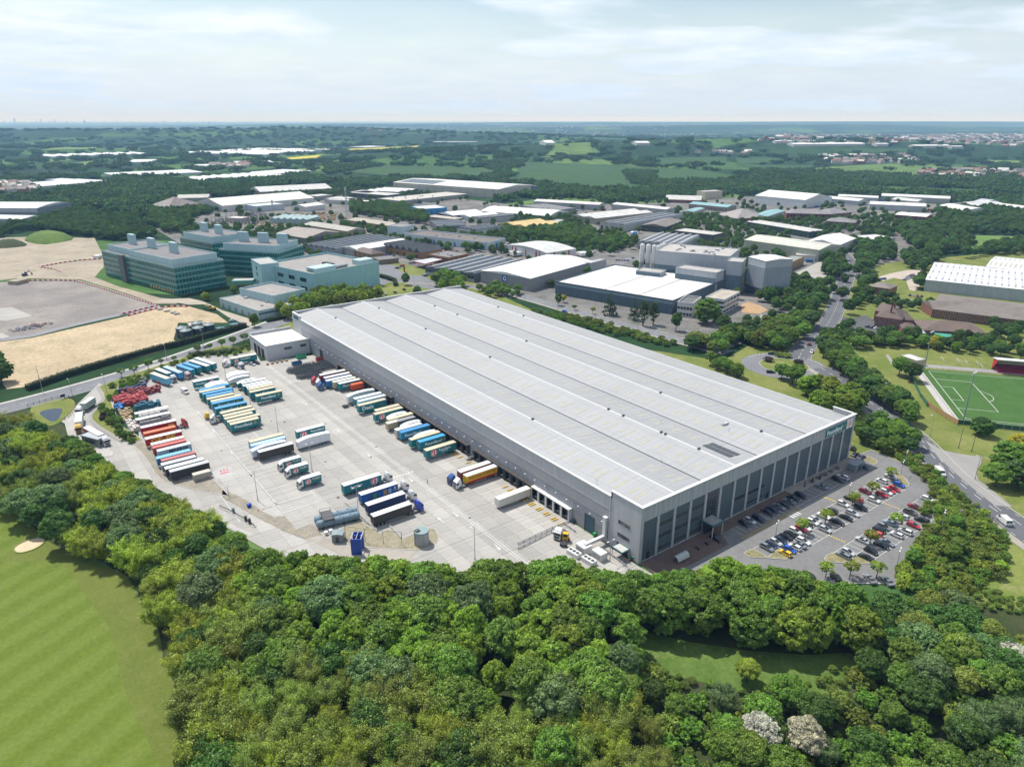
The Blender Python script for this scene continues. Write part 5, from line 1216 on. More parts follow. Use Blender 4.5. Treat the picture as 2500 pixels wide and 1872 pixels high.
car((121.4,-.4),'saloon','black',R(0),'black saloon at the warehouse corner, left of two')
car((121,-3.1),'saloon','navy',R(0),'navy saloon at the warehouse corner, right of two')
car((113.6,-8),'hatch','navy',R(-90),'navy hatchback beside the grey substation box')
car((126.2,3.2),'hatch','black',R(20),'black hatchback behind the warehouse corner shrubs')
car((34.6,-34.6),'hatch','black',R(60),'black hatchback half hidden by the tree belt')
car((40.2,-39.1),'hatch','black',R(60),'black hatchback between two young trees at the tree belt')
car((47.1,-45.6),'saloon','grey',R(60),'grey saloon near the belt end of the car park')
car((50.1,-49.1),'saloon','grey',R(60),'grey saloon at the last space by the belt')
car((-33.7,252.2),'hatch','silver',R(-70),'silver hatchback near the annexe roller doors')
car((-31.1,252.9),'hatch','black',R(-70),'black hatchback near the annexe roller doors')
car((-44.9,300.4),'hatch','silver',R(22),'silver hatchback driving along the hedge road',name='moving_car',z=.21)
car((206.9,95.5),'estate','navy',R(130),'dark estate car circling the roundabout at its far side',name='moving_car',z=.21)
car((179.5,77.4),'estate','black',R(-40),'dark car circling the roundabout at its near side',name='moving_car',z=.21)
car((240.3,92.9),'hatch','maroon',R(20),'maroon hatchback entering the roundabout',name='moving_car',z=.21)
car((228,83.9),'estate','white',R(-155),'white car at the roundabout give way line',name='moving_car',z=.21)
car((174.5,236),'hatch','blue',R(-85),'blue hatchback on the road behind the warehouse',name='moving_car',z=.21)
car((352,142.3),'hatch','black',R(30),'black hatchback on the tree lined main road',name='moving_car',z=.21)
car((185,32.3),'hatch','white',R(-127),'white car on the main road beyond the warehouse corner',name='moving_car',z=.21)
car((108.4,358),'estate','black',R(80),'black estate car nearest at the back junction',name='moving_car',z=.21)
car((118.4,362),'hatch','black',R(80),'black hatchback second at the back junction',name='moving_car',z=.21)
car((99.2,356),'hatch','silver',R(80),'silver hatchback by the tree clump at the back junction',name='moving_car',z=.21)
car((-15.5,349.1),'hatch','white',R(5),'white hatchback outside the teal annexe',name='moving_car',z=.21)
car((-73.3,229.8),'van','white',R(-80),'white panel van driving through the yard',name='van',z=.2)
car((131.6,-27.5),'van','white',R(-130),'white van with open rear doors stopped on the main road',name='van',z=.2)
car((113.1,-55.7),'van','white',R(50),'white van parked on the verge of the main road',name='van',z=.2)
# ------------------------------------------------------------------ yard equipment
ZY=.16
M_TANK=mat('blue_grey_tank',(.14,.21,.26),.45,.12,.6,.45,streak=(.5,.5,2,.08))
t=thing('storage_tank_pair','pair of long blue grey cylindrical tanks joined by a platform on the yard edge','tank',(0,0,0))
ax,ay=(-69.7,74.5),(-56.9,72.3);
u=Vector((ay[0]-ax[0],ay[1]-ax[1],0)).normalized();L_=13.2;v=Vector((-u.y,u.x,0))
p0=Vector((ax[0],ax[1],0))+v*1.+u*.4
for k in range(2):
 q=p0+v*(k*3.1);mb=MB();z=1.75
 a_,b_=q+Vector((0,0,z)),q+u*L_+Vector((0,0,z))
 mb.tube(a_,b_,1.35,n=24,caps=False)
 for s_,e_ in((-1,a_),(1,b_)):mb.tube(e_,e_+u*s_*.35,1.35,1.05,n=24,caps=False);mb.tube(e_+u*s_*.35,e_+u*s_*.55,1.05,.3,n=24)
 mb.build('tank_shell',M_TANK,t,smooth=False)
 mb=MB()
 for f in(.1,.35,.62,.9):c_=q+u*L_*f;mb.bar(c_-v*1.2+Vector((0,0,.3)),c_+v*1.2+Vector((0,0,.3)),.4,.6);mb.tube(c_-u*.06+Vector((0,0,z)),c_+u*.06+Vector((0,0,z)),1.38,n=24)
 mb.build('saddle',M_DKSTEEL,t)
 mb=MB()
 for f in(.2,.55,.8):c_=q+u*L_*f;mb.tube(c_+Vector((0,0,3.05)),c_+Vector((0,0,3.3)),.3,n=10)
 mb.build('manhole',M_TANK,t)
c_=p0+u*3.4+v*1.55
mb=MB();mb.bar(c_-v*3+Vector((0,0,3.5)),c_+v*3+Vector((0,0,3.5)),3.6,.12);mb.build('platform',M_DKSTEEL,t)
mb=MB()
for s1 in(-1.75,1.75):
 for s2 in(-2.9,0,2.9):mb.tube(c_+u*s1+v*s2+Vector((0,0,.2)),c_+u*s1+v*s2+Vector((0,0,4.5)),.05,n=5)
 mb.tube(c_+u*s1-v*2.9+Vector((0,0,4.5)),c_+u*s1+v*2.9+Vector((0,0,4.5)),.05,n=5)
for s2 in(-2.9,2.9):mb.tube(c_-u*1.75+v*s2+Vector((0,0,4.5)),c_+u*1.75+v*s2+Vector((0,0,4.5)),.05,n=5)
mb.build('platform_rail',M_DKSTEEL,t)
# lorry wash tower
t=thing('lorry_wash_gantry','tall bright blue open topped lorry wash gantry by the woodland edge','wash gantry',(-64.2,56.3,.2),R(-36))
M_BLUE=mat('wash_blue',(.012,.06,.34),.45,.1,.7,.4)
MB().box(-1.6,1.6,-2.2,-1.9,0,5.4).build('side_panel',M_BLUE,t);MB().box(-1.6,1.6,1.9,2.2,0,5.4).build('side_panel',M_BLUE,t)
mb=MB()
for y in(-1.9,1.9):
 for x in(-1.5,1.5):mb.bar((x,y*.97,0),(x,y*.97,5.4),.2)
for x in(-1.5,1.5):mb.bar((x,-2.,5.35),(x,2.,5.35),.25)
mb.bar((0,-2,5.3),(0,2,5.3),.2);mb.build('frame',M_STEEL,t)
for s in(-1.1,1.1):mb=MB();mb.tube((s,1.2,.4),(s,1.2,4.8),.5,n=10);mb.build('brush',M_BLUE,t)
t=thing('pump_house','small grey steel hut with flat roof between the tanks and the wash gantry','hut',(-66.6,65.4,.2),R(-36))
MB().box(-1.7,1.7,-1.5,1.5,0,2.7).build('wall',mat('hut_grey',(.22,.25,.26),.5,.08,.8),t);mb=MB();mb.yext([(-1.85,2.7),(1.85,2.7),(1.85,2.8),(0,3.05),(-1.85,2.8)],-1.65,1.65);mb.build('roof',mat('hut_roof',(.2,.25,.26),.5,.08,.8),t);MB().box(-.5,.5,-1.54,-1.5,.05,2.1).build('door',M_DKSTEEL,t)
t=thing('water_tank','round grey sprinkler water tank with low roof on the planted island','tank',(-46.4,48.2,.25))
mb=MB();mb.tube((0,0,0),(0,0,4.3),2.3,n=32,caps=False);mb.build('tank_wall',mat('tank_concrete',(.33,.35,.34),.8,.12,.6,streak=(1,1,.1,.1)),t);mb=MB();mb.tube((0,0,4.3),(0,0,4.6),2.4,2.3,n=32);mb.build('tank_roof',mat('tank_roof',(.2,.27,.28),.5,.08,1),t)
mb=MB();mb.box(-1.9,-.5,-.3,.9,4.6,5.);mb.build('hatch',M_DKSTEEL,t)
mb=MB();
for s in(-.25,.25):mb.tube((-2.45,s,0),(-2.45,s,5.4),.05,n=5)
mb.tube((2.4,.5,0),(2.4,.5,2.5),.25,n=8);mb.build('ladder',M_DKSTEEL,t)
for p_,c_ in(((-68.4,70.8),(.7,.7,.7)),((-66.8,70.9),(.7,.7,.7))):
 r=thing('liquid_container','white caged liquid container beside the grey pump hut, %s one'%('left' if c_ and p_==(-68.4,70.8)else 'right'),'container',(*p_,.2))
 MB().box(-.5,.5,-.5,.5,.15,1.1).build('bottle',M_WHITE,r);mb=MB()
 for s in(-.52,.52):
  for z in(.2,.6,1.1):mb.bar((s,-.52,z),(s,.52,z),.03);mb.bar((-.52,s,z),(.52,s,z),.03)
 mb.box(-.55,.55,-.55,.55,0,.12);mb.build('cage',M_STEEL,r)
pf=thing('pipe_fence','tall thin pole fence with top rail along the planted island','fence',(0,0,0))
fp=[(-64.5,64.6),(-60.3,59.5),(-56.3,54.9),(-51.9,51)]
for p_ in fp:mb=MB();mb.tube((*p_,.25),(*p_,4.9),.07,n=6);mb.build('post',M_DKSTEEL,pf)
for a_,b_ in zip(fp,fp[1:]):mb=MB();mb.tube((*a_,4.85),(*b_,4.85),.05,n=5);mb.build('rail',M_DKSTEEL,pf)
def barrier_blocks(pts,label,step=2.1):
 pts=list(pts);d=0
 for i,(x,y,a)in enumerate(along(pts,step)):
  b=thing('concrete_barrier',label,'barrier',(x,y,ZY),a,'concrete barrier blocks')
  mb=MB();mb.xext([(-.35,0),(.35,0),(.3,.15),(.12,.5),(.12,.75),(-.12,.75),(-.12,.5),(-.3,.15)],-.97,.97);mb.build('block',M_KERB,b)
barrier_blocks([(-55.3,84.3),(-54.6,61.3)],'white concrete barrier block in the line beside the blue grey tanks')
barrier_blocks([(-50.1,61.6),(-50.4,54.8)],'white concrete barrier block in the short line above the planted island')
def armco(pts,label):
 t=thing('crash_barrier',label,'barrier',(0,0,0))
 for i,(x,y,a)in enumerate(along(pts,2.4)):MB().cbox((x,y,.16+.4),(.14,.14,.8)).build('post',M_DKSTEEL,t)
 for a_,b_ in zip(pts,pts[1:]):
  for z in(.5,.85):mb=MB();mb.bar((*a_,z),(*b_,z),.09,.2);mb.build('rail',M_STEEL,t)
armco([(-24.3,27.4),(-9.7,28.7)],'galvanised crash barrier, outer of two beside the parked white tractor')
armco([(-22.8,29.5),(-8.4,30.1),(-.7,29.9)],'galvanised crash barrier, inner of two running to the last dock')
armco([(-3.8,29.1),(-3.9,23.7)],'short galvanised rail behind the parked white tractor')
armco([(-8.6,9),(-3.3,9.3),(-3.8,12.8)],'galvanised rail round the plant yard by the side door')
armco([(-3.7,8.7),(-4.2,.5)],'galvanised rail along the brick path to the side door')
# plant by the near corner
for nm,lab,x0,x1,y0,y1,hh in(('generator_box','white steel generator housing under the duct',-10.5,-7.2,12.5,16.5,2.6),('generator_box','white steel plant housing nearest the woodland',-8.8,-6.,7.2,11.2,2.5)):
 b=thing(nm,lab,'plant unit',((x0+x1)/2,(y0+y1)/2,ZY));w_,d_=(x1-x0)/2,(y1-y0)/2
 MB().box(-w_,w_,-d_,d_,0,hh).build('housing',M_TRIM,b);MB().box(-w_-.03,-w_,-d_+.3,d_-.3,.4,hh-.5).build('louvre',M_STEEL,b)
for k,(x,y)in enumerate(((-12.6,14.8),(-11.6,9.2))):
 b=thing('chiller','white chiller with round fans %s'%('beside the yellow shunter' if k==0 else 'against the plant housing'),'plant unit',(x,y,ZY),R(5))
 MB().box(-1.1,1.1,-2.2,2.2,0,1.5).build('housing',M_TRIM,b)
 for q in range(3):mb=MB();mb.tube((0,-1.4+q*1.4,1.5),(0,-1.4+q*1.4,1.62),.55,n=14);mb.build('fan',M_DKSTEEL,b)
def bin_(pt,col,label,rz=.3):
 b=thing('wheeled_bin',label,'bin',(*pt,ZY),rz);m=mat('bin_'+'_'.join(str(int(c*100))for c in col),col,.5,.1,1)
 mb=MB();mb.add([(-.5,-.4,.15),(.5,-.4,.15),(.5,.4,.15),(-.5,.4,.15),(-.65,-.52,1.2),(.65,-.52,1.2),(.65,.52,1.2),(-.65,.52,1.2)],[(0,3,2,1),(4,5,6,7),(0,1,5,4),(1,2,6,5),(2,3,7,6),(3,0,4,7)]);mb.build('bin_body',m,b)
 mb=MB();mb.xext([(-.55,1.2),(.55,1.2),(.5,1.32),(0,1.4),(-.5,1.32)],-.68,.68);mb.build('lid',m,b)
bin_((-82.7,102.6),(.015,.06,.42),'bright blue wheeled bin on the soil strip')
bin_((-.4,18.7),(.03,.28,.08),'green wheeled bin below the white duct');bin_((.1,28.7),(.02,.06,.08),'dark wheeled bin at the last dock')
bin_((0,2.6),(.03,.2,.12),'green bin beside the side door')
for p_,s_ in(((-.5,15.8),'left'),((.7,15.2),'right'),((-81.1,98.2),'lamp'),((-86.6,132.2),'gravel')):
 b=thing('traffic_cone',{'left':'orange cone below the duct, left of two','right':'orange cone below the duct, right of two','lamp':'orange cone at the foot of the soil strip lamp','gravel':'orange cone beside the stained container'}[s_],'cone',(*p_,ZY))
 mb=MB();mb.tube((0,0,.05),(0,0,.75),.22,.04,n=10);mb.build('cone_body',mat('cone_orange',(.6,.08,.02),.5,.05,1),b);MB().box(-.3,.3,-.3,.3,0,.05).build('base',M_BLACK,b)
 # gatehouse, kiosk and fuel island
t=thing('gatehouse','grey green flat roofed gatehouse beside the access lane','building',(-116.8,191.6,ZY),R(-61))
MG=mat('gatehouse_cladding',(.2,.23,.23),.5,.08,.6)
MB().box(-5.,5.,-2.1,2.1,0,3.2).build('wall',MG,t);MB().box(-5.2,5.2,-2.3,2.3,3.2,3.6).build('parapet',MG,t);MB().box(-5,5,-2.05,2.05,3.6,3.64).build('roof',mat('gate_roof',(.33,.36,.38),.7,.1,.4),t)
window(t,-3,3,1.1,2.4,-2.11,5,1);MB().box(5.,5.04,-.5,.5,.05,2.1).build('door',M_DKSTEEL,t)
window(t,-1.6,1.6,1.1,2.4,5.,3,1,'y',1)
sheet('gatehouse_island',smooth([(-121.1,205.6),(-117.9,209.5),(-115.9,203.3),(-112.7,193.3),(-113.5,182.1),(-112.5,177.2),(-113.4,174.4),(-115.9,174.9),(-117.8,179.8),(-120.2,191.4)],1),.27,M_KERB,thick=.15)
t=thing('fuel_island','long kerbed fuel island with pumps on the access lane','fuel island',(0,0,0))
fi=[(-90.8,109),(-88.6,103.3),(-86.4,94.8),(-85.2,88.7)]
mb=MB()
for a_,b_ in zip(fi,fi[1:]):mb.bar((*a_,.26),(*b_,.26),1.1,.2)
mb.build('kerb_base',M_KERB,t);mb=MB()
for a_,b_ in zip(fi[:-1],fi[1:]):
 for z in(.6,.95):mb.bar((*a_,z),(*b_,z),.1,.12)
mb.build('rail',M_DKSTEEL,t)
for p_ in((-88.1,102),(-86.4,94.3),(-85.9,92)):MB().cbox((*p_,1.2),(.8,.6,1.8)).build('pump',M_TANK if p_==(-88.1,102)else M_DKSTEEL,t)
# stacked crates, pallets and roll cages
def stack_mesh(kind,col):
 mb=MB();rng_=random.Random(kind)
 if kind=='tray':
  for k in range(9):mb.box(-.58,.58,-.48,.48,k*.24,k*.24+.19);mb.box(-.6,.6,-.5,.5,k*.24+.19,k*.24+.23)
 elif kind=='pallet':
  for k in range(11):
   z=k*.15
   for q in range(5):mb.box(-.6,.6,-.5+q*.21,-.5+q*.21+.15,z+.1,z+.125)
   for q in(-.5,-.05,.4):mb.box(-.6,.6,q,q+.1,z,z+.1)
 elif kind=='carton':
  for k in range(4):
   for q in range(2):mb.box(-.55+q*.57,-.02+q*.57,-.5,.5,k*.42+.12,k*.42+.52)
  mb.box(-.6,.6,-.5,.5,0,.12)
 return mb.mesh(kind,mat('stack_'+'_'.join(str(int(c*100))for c in col),col,.7,.22,1.2))
STK={}
def stacks(poly,kind,col,label,group,name,cat,sp=(1.35,1.15),seed=0,hvar=.3,fill=.92):
 key=(kind,col)
 if key not in STK:STK[key]=stack_mesh(kind,col)
 x0,x1,y0,y1=bbox(poly);rng_=random.Random(seed);x=x0
 while x<x1:
  y=y0
  while y<y1:
   if inside((x,y),poly)and rng_.random()<fill:
    o=ob(name,STK[key],None,(x+rng_.uniform(-.06,.06),y+rng_.uniform(-.06,.06),ZY),rng_.uniform(-.06,.06),None,label,cat,group);o.scale=(1,1,rng_.uniform(1-hvar,1+hvar))
   y+=sp[1]
  x+=sp[0]
stacks([(-103.3,241.1),(-90.3,238.6),(-89.7,231.7),(-90.4,226.8),(-100.4,228.2),(-103.8,236.8)],'tray',(.32,.05,.055),'stack of red plastic trays in the big red block at the west verge','red tray stacks','crate_stack','crate stack',seed=1)
stacks([(-104.1,229.5),(-100.7,227.7),(-101,221.3),(-104.8,219.9)],'tray',(.03,.14,.36),'stack of blue plastic trays left of the red block','blue tray stacks','crate_stack','crate stack',seed=2)
stacks([(-97.1,223.5),(-90.9,224.2),(-85.5,221.6),(-85.7,218.5),(-91.5,219.3),(-97.6,219.5)],'tray',(.03,.13,.19),'stack of teal plastic trays beside the open sided trailers','teal tray stacks','crate_stack','crate stack',seed=3)
stacks([(-98.7,247.3),(-89.5,245.4),(-81.6,244.6),(-82.4,237.6),(-90.7,238.9),(-99.2,244.1)],'tray',(.22,.05,.055),'stack of dark red trays in the long mixed row','dark red tray stacks','crate_stack','crate stack',seed=4,fill=.75)
stacks([(-99.3,249.4),(-86.8,250.2),(-86.8,247.6),(-99.3,246.2)],'tray',(.04,.07,.14),'stack of navy trays behind the long mixed row','navy tray stacks','crate_stack','crate stack',seed=5)
stacks([(-89.4,259.1),(-85,259.4),(-86,252.1),(-88.4,251.3)],'tray',(.12,.13,.15),'stack of grey trays at the hedge corner','grey tray stacks','crate_stack','crate stack',seed=6)
stacks([(-103.5,223.2),(-97.9,222.6),(-98.4,215.1),(-100.1,205.4),(-102.8,206),(-104.4,212.6)],'pallet',(.38,.28,.16),'stack of bare wooden pallets by the verge shrubs','pallet stacks','pallet_stack','pallet stack',seed=7,fill=.7)
stacks([(-103.8,208.1),(-99.6,206.3),(-99.1,198),(-100.5,192.7),(-103,193.9),(-104.1,200.4)],'carton',(.55,.53,.49),'pallet of pale wrapped goods at the end of the open trailers','wrapped goods pallets','pallet_of_goods','goods',seed=8,fill=.75)
stacks([(-81.6,257.8),(-78.9,253.1),(-78.3,247.3),(-81.1,251.2)],'tray',(.5,.08,.03),'stack of orange red trays behind the light blue trailer','orange tray stacks','crate_stack','crate stack',seed=9)
mb=MB()
for s in(-.4,.4):
 for q in range(4):mb.bar((s,-.33+q*.22,.15),(s,-.33+q*.22,1.7),.06)
 for z in(.2,.7,1.2,1.68):mb.bar((s,-.35,z),(s,.35,z),.06)
for q in range(3):mb.bar((-.4+q*.4,.35,.15),(-.4+q*.4,.35,1.7),.06)
for z in(.2,.95,1.68):mb.bar((-.4,.35,z),(.4,.35,z),.06)
mb.box(-.4,.4,-.35,.35,.12,.16)
CAGE=mb.mesh('roll_cage',mat('cage_wire',(.1,.115,.125),.5,.3,2,.5));rng=random.Random(11)
cg=0
for poly,f in(([(-22.7,231.7),(-17.4,233.7),(-8.9,234.4),(-.7,232.4),(.4,224.4),(-.1,218.8),(-9.7,220.1),(-22.5,220.2),(-21.5,224.1),(-23.8,227.8)],.9),([(-23.1,217.9),(-10.8,220),(-8.7,216.1),(-14.6,211.5),(-23.2,214.3)],.9)):
 x0,x1,y0,y1=bbox(poly);y=y0
 while y<y1:
  x=x0
  while x<x1:
   if inside((x,y),poly)and rng.random()<f and cg<290:
    o=ob('roll_cage',CAGE,None,(x+rng.uniform(-.1,.1),y+rng.uniform(-.15,.15),ZY),rng.uniform(-.15,.15),None,'empty grey wire roll cage in the block stored near the annexe','roll cage','roll cages stored near the annexe');o.scale=(1,1,rng.uniform(.95,1.12));cg+=1
   x+=1.
  y+=1.35
def skip(pt,col,label,rz=0,L=5.):
 s=thing('skip',label,'skip',(*pt,ZY),rz);m=mat('skip_'+'_'.join(str(int(c*100))for c in col),col,.6,.15,.8)
 mb=MB();h=L/2
 for s1 in(-1,1):mb.box(-h,h,s1*1.2-.05,s1*1.2+.05,.1,2.1)
 mb.box(-h,h,-1.15,1.15,.1,.25);mb.build('skip_body',m,s);mb=MB();mb.box(-h,-h+.08,-1.15,1.15,.25,2.1);mb.box(h-.08,h,-1.15,1.15,.25,2.1);mb.build('end_wall',m,s)
 mb=MB()
 for k in range(6):
  for s1 in(-1,1):mb.box(-h+.3+k*(L-.7)/5,-h+.4+k*(L-.7)/5,s1*1.27-.03,s1*1.27+.03,.1,2.1)
 mb.build('rib',m,s)
skip((-14.5,237.6),(.02,.1,.22),'blue waste skip with orange end in front of the roll cages',0)
skip((-8.2,247.6),(.04,.26,.13),'green waste skip against the annexe wall',0)
skip((-2.3,236.8),(.3,.04,.03),'red baler skip at the dark roller door',0,3)
for k,(x,y)in enumerate(((430,170),(480,175),(530,165),(580,160),(640,150))):
 b=ob('pallet_stack',STK[('pallet',(.38,.28,.16))],None,(*(-27,247.5),ZY),.1,None,'low stack of brown pallets at the foot of the annexe wall','pallet stack','pallets at the annexe wall');b.location.x+=k*2.6;b.scale=(1,1,.6)
 # people
def person(pt,rz,top,legs,label,arms=.25):
 z0=ZY;J=[(0,0,.95),(0,0,1.18),(0,0,1.42),(0,0,1.52),(0,.02,1.66),(0,.01,1.76),(.2,0,1.4),(.27,.02,1.12),(.28,.1,.88),(-.2,0,1.4),(-.27,.02,1.12),(-.28,.1,.88),(.1,0,.9),(.11,.12,.5),(.11,.08,.08),(.11,.22,.04),(-.1,0,.9),(-.11,-.06,.5),(-.11,-.2,.1),(-.11,-.08,.04)]
 E=[(0,1),(1,2),(2,3),(3,4),(4,5),(2,6),(6,7),(7,8),(2,9),(9,10),(10,11),(0,12),(12,13),(13,14),(14,15),(0,16),(16,17),(17,18),(18,19)]
 rad=[.16,.15,.15,.06,.11,.09,.075,.055,.045,.075,.055,.045,.1,.075,.055,.05,.1,.075,.055,.05]
 me=bpy.data.meshes.new('person');me.from_pydata(J,E,[]);o=bpy.data.objects.new('person',me);COL.objects.link(o)
 md=o.modifiers.new('skin','SKIN');sk=me.skin_vertices[0].data
 for i,r_ in enumerate(rad):sk[i].radius=(r_,r_*.85);sk[i].use_root=(i==0)
 sb=o.modifiers.new('sub','SUBSURF');sb.levels=sb.render_levels=1
 bpy.context.view_layer.update();me2=bpy.data.meshes.new_from_object(o.evaluated_get(bpy.context.evaluated_depsgraph_get()));o.modifiers.clear();o.data=me2;bpy.data.meshes.remove(me)
 me2.materials.clear()
 for nm,c in(('trousers_%s'%str(legs),legs),('top_%s'%str(top),top),('skin',(.4,.24,.17)),('hair',(.04,.025,.02))):me2.materials.append(mat(nm,c,.8,.1,3))
 for p in me2.polygons:
  z=p.center.z;p.material_index=0 if z<.97 else 1 if z<1.5 and z>.97 and not(abs(p.center.x)>.22 and z<1.)else(3 if z>1.7 or p.center.y<-.03 and z>1.58 else 2)
 o.location=(*pt,z0);o.rotation_euler=(0,0,rz);o['label']=label;o['category']='person'
person((-25.2,81),.8,(.03,.03,.035),(.02,.02,.025),'person in dark clothes walking across the open yard')
person((-2.8,2.9),.3,(.65,.16,.03),(.03,.03,.05),'person in orange jacket on the brick path, left of two')
person((-2.1,1.9),2.3,(.55,.1,.06),(.03,.03,.08),'person in red jacket on the brick path, right of two')
# lamp posts
def lamp_proto(h,heads,arm):
 key=('lamp',h,heads)
 if key in PROTO:return PROTO[key]
 t=thing('lamp_prototype','x','lamp post')
 mb=MB();mb.tube((0,0,0),(0,0,h),.13,.07,n=8);mb.tube((0,0,0),(0,0,1.2),.18,.16,n=8);mb.build('column',M_STEEL,t)
 for s in((-1,1)if heads==2 else(1,)):
  mb=MB();mb.tube((0,0,h-.05),(s*arm,0,h+.15),.05,n=5);mb.build('arm',M_STEEL,t)
  mb=MB();mb.cbox((s*(arm+.3),0,h+.17),(.8,.34,.14));mb.build('lamp_head',mat('lamp_head',(.55,.57,.58),.4,.05,1),t)
 PROTO[key]=reg(t);return t
def lamp(pt,label,h=11,heads=2,arm=.9,rz=0,group='yard lamp posts',z=.16):
 r=dup(lamp_proto(h,heads,arm),(*pt,z),rz,label,group);r.name='lamp_post';r['category']='lamp post'
YL=[((-53.2,157.4),'beside the cream roofed trailer mid yard'),((-55.4,114.8),'between the short roundel lorries and the open bays'),((-55.8,73.6),'beside the blue grey tanks'),((-52.9,194.5),'at the nose of the short centre row'),((-51.6,238.1),'among the white aerodynamic trailers'),((-78.9,105.3),'on the soil strip by the blue bin'),((-86.1,114.5),'at the gravel corner of the yard'),((-38,31),'rising from the tree belt'),((-6.1,6),'at the plant yard by the side door'),((5,143),'standing before the docks')]
for k,(p_,s_)in enumerate(YL):lamp(p_,'tall grey twin headed lamp post '+s_,h=4 if k==6 else 11.5 if k<8 else 7)
CL=[((45,-16.1),'in the nearest row'),((87,-16.8),'beside the maroon hatchback'),((119.5,-19.2),'at the far end bed'),((60.6,-46.7),'at the outer edge near the belt'),((94.1,-44.7),'at the outer corner'),((129.1,-16),'by the boundary shrubs')]
for p_,s_ in CL:lamp(p_,'short twin headed car park lamp '+s_,h=5.5,arm=.7,group='car park lamp posts',rz=.3)
RL=[((-128.4,272.1),'left of the pond'),((-117.6,255.9),'by the yard entrance'),((-68.4,291.3),'above the parked trailers'),((-44.9,306.3),'beside the round green tanks'),((-103.6,253.6),'on the verge corner'),((-128.2,289),'by the hedge end'),((-68.8,288.4),'midway along the hedge')]
for p_,s_ in RL:lamp(p_,'single headed street lamp on the hedge road '+s_,h=9,heads=1,rz=1.9,group='street lamps of the hedge road')
for k,(x,y,a_)in enumerate(along(off(r_se,6.8),38,12)):lamp((x,y),['single headed street lamp on the main road close to the roundabout','single headed street lamp on the main road behind the corner trees','single headed street lamp on the main road at the warehouse corner','single headed street lamp on the main road near the white van','single headed street lamp at the frame end of the main road','single headed street lamp beyond the frame on the main road','last single headed street lamp on the main road'][min(k,6)],h=9.5,heads=1,rz=a_-1.57,group='street lamps of the main road')
for k,(x,y,a_)in enumerate(along(off(r_mid,-6),36,20)):lamp((x,y),'street lamp on the road behind the warehouse, %s'%['at the junction','second from the junction','by the dark fir trees','before the white office','by the spreading tree','sixth from the junction','near the roundabout','at the roundabout'][min(k,7)],h=8.5,heads=1,rz=a_+1.57,group='street lamps behind the warehouse')
for p in[v for k,v in PROTO.items()if isinstance(k,tuple)and k[0]=='lamp']:drop(p)
# car park furniture
t=thing('substation','grey green flat roofed substation box at the far end of the office front','cabinet',(*(110.7,-6.3),.24),0)
MB().box(-3.2,3.2,-1.6,1.6,0,2.6).build('housing',mat('substation_grey',(.16,.2,.22),.6,.12,.8),t);MB().box(-3.3,3.3,-1.7,1.7,2.6,2.75).build('roof',mat('substation_roof',(.2,.22,.24),.7,.2,.8),t);MB().box(-1,1,-1.64,-1.6,.1,2.2).build('door',M_DKSTEEL,t)
t=thing('cycle_shelter','curved clear cycle shelter on the paving by the near corner','shelter',(11.5,-6.2,.24),0)
mb=MB();n_=9
for i in range(n_):
 a0,a1=R(20+i*14),R(20+(i+1)*14);mb.add([(-2.6,-1.4*math.cos(a0),2.1*math.sin(a0)),(2.6,-1.4*math.cos(a0),2.1*math.sin(a0)),(2.6,-1.4*math.cos(a1),2.1*math.sin(a1)),(-2.6,-1.4*math.cos(a1),2.1*math.sin(a1))],[(0,1,2,3)])
mb.build('canopy',mat('cloudy_acrylic',(.4,.42,.43),.3,.1,1),t);mb=MB()
for x in(-2.5,0,2.5):mb.bar((x,1.2,0),(x,1.2,1.4),.08);mb.bar((x,1.2,1.4),(x,0,2.1),.08)
mb.build('frame',M_STEEL,t)
def motorbike(pt,rz,label):
 t=thing('motorcycle',label,'motorcycle',(*pt,.16),rz)
 for x in(-.65,.65):mb=MB();mb.tube((x,-.06,.3),(x,.06,.3),.3,n=12);mb.build('wheel',M_TYRE,t)
 mb=MB();mb.box(-.4,.45,-.13,.13,.35,.7);mb.build('engine',M_CHAS,t);mb=MB();mb.yext([(-.1,.7),(.4,.7),(.45,.95),(0,.95)],-.14,.14);mb.build('fuel_tank',M_BLACKV,t)
 mb=MB();mb.box(-.75,-.1,-.14,.14,.72,.84);mb.build('seat',M_BLACK,t);mb=MB();mb.bar((.62,0,.3),(.42,0,1.05),.06);mb.bar((.42,-.35,1.05),(.42,.35,1.05),.04);mb.build('handlebar',M_STEEL,t)
motorbike((19.9,-5.5),1.3,'black motorcycle nearest the cycle shelter');motorbike((24.3,-5.5),1.3,'black motorcycle with pale fairing in the marked bays')
car((28.8,-5.7),'hatch','black',R(-90),'small black hatchback in the bays below the entrance canopy')
BOL=MB();BOL.tube((0,0,0),(0,0,1.1),.13,n=8);BOL.tube((0,0,1.1),(0,0,1.2),.17,n=8);BOLM=BOL.mesh('bollard',M_BLACKV)
for p_,s_ in(((82.3,-2.9),'first'),((87.6,-2.7),'second'),((91.8,-3.2),'third')):o=ob('bollard',BOLM,None,(*p_,.24),0,None,'black bollard on the front pavement, %s from the entrance'%s_,'bollard','black bollards');o.scale=(1.6,1.6,1.6)
for k in range(5):
 x=88+k*4.2;b=thing('bench','dark picnic bench along the front wall, %s from the entrance'%['first','second','third','fourth','fifth'][k],'bench',(x,-2.4,.24));MB().box(-.9,.9,-.35,.35,.7,.76).build('table_top',M_DKSTEEL,b)
 for s in(-.65,.65):MB().box(-.9,.9,s-.13,s+.13,.42,.47).build('seat',M_DKSTEEL,b)
 mb=MB()
 for q in(-.7,.7):mb.bar((q,-.7,0),(q,-.1,.7),.06);mb.bar((q,.7,0),(q,.1,.7),.06)
 mb.build('leg',M_DKSTEEL,b)
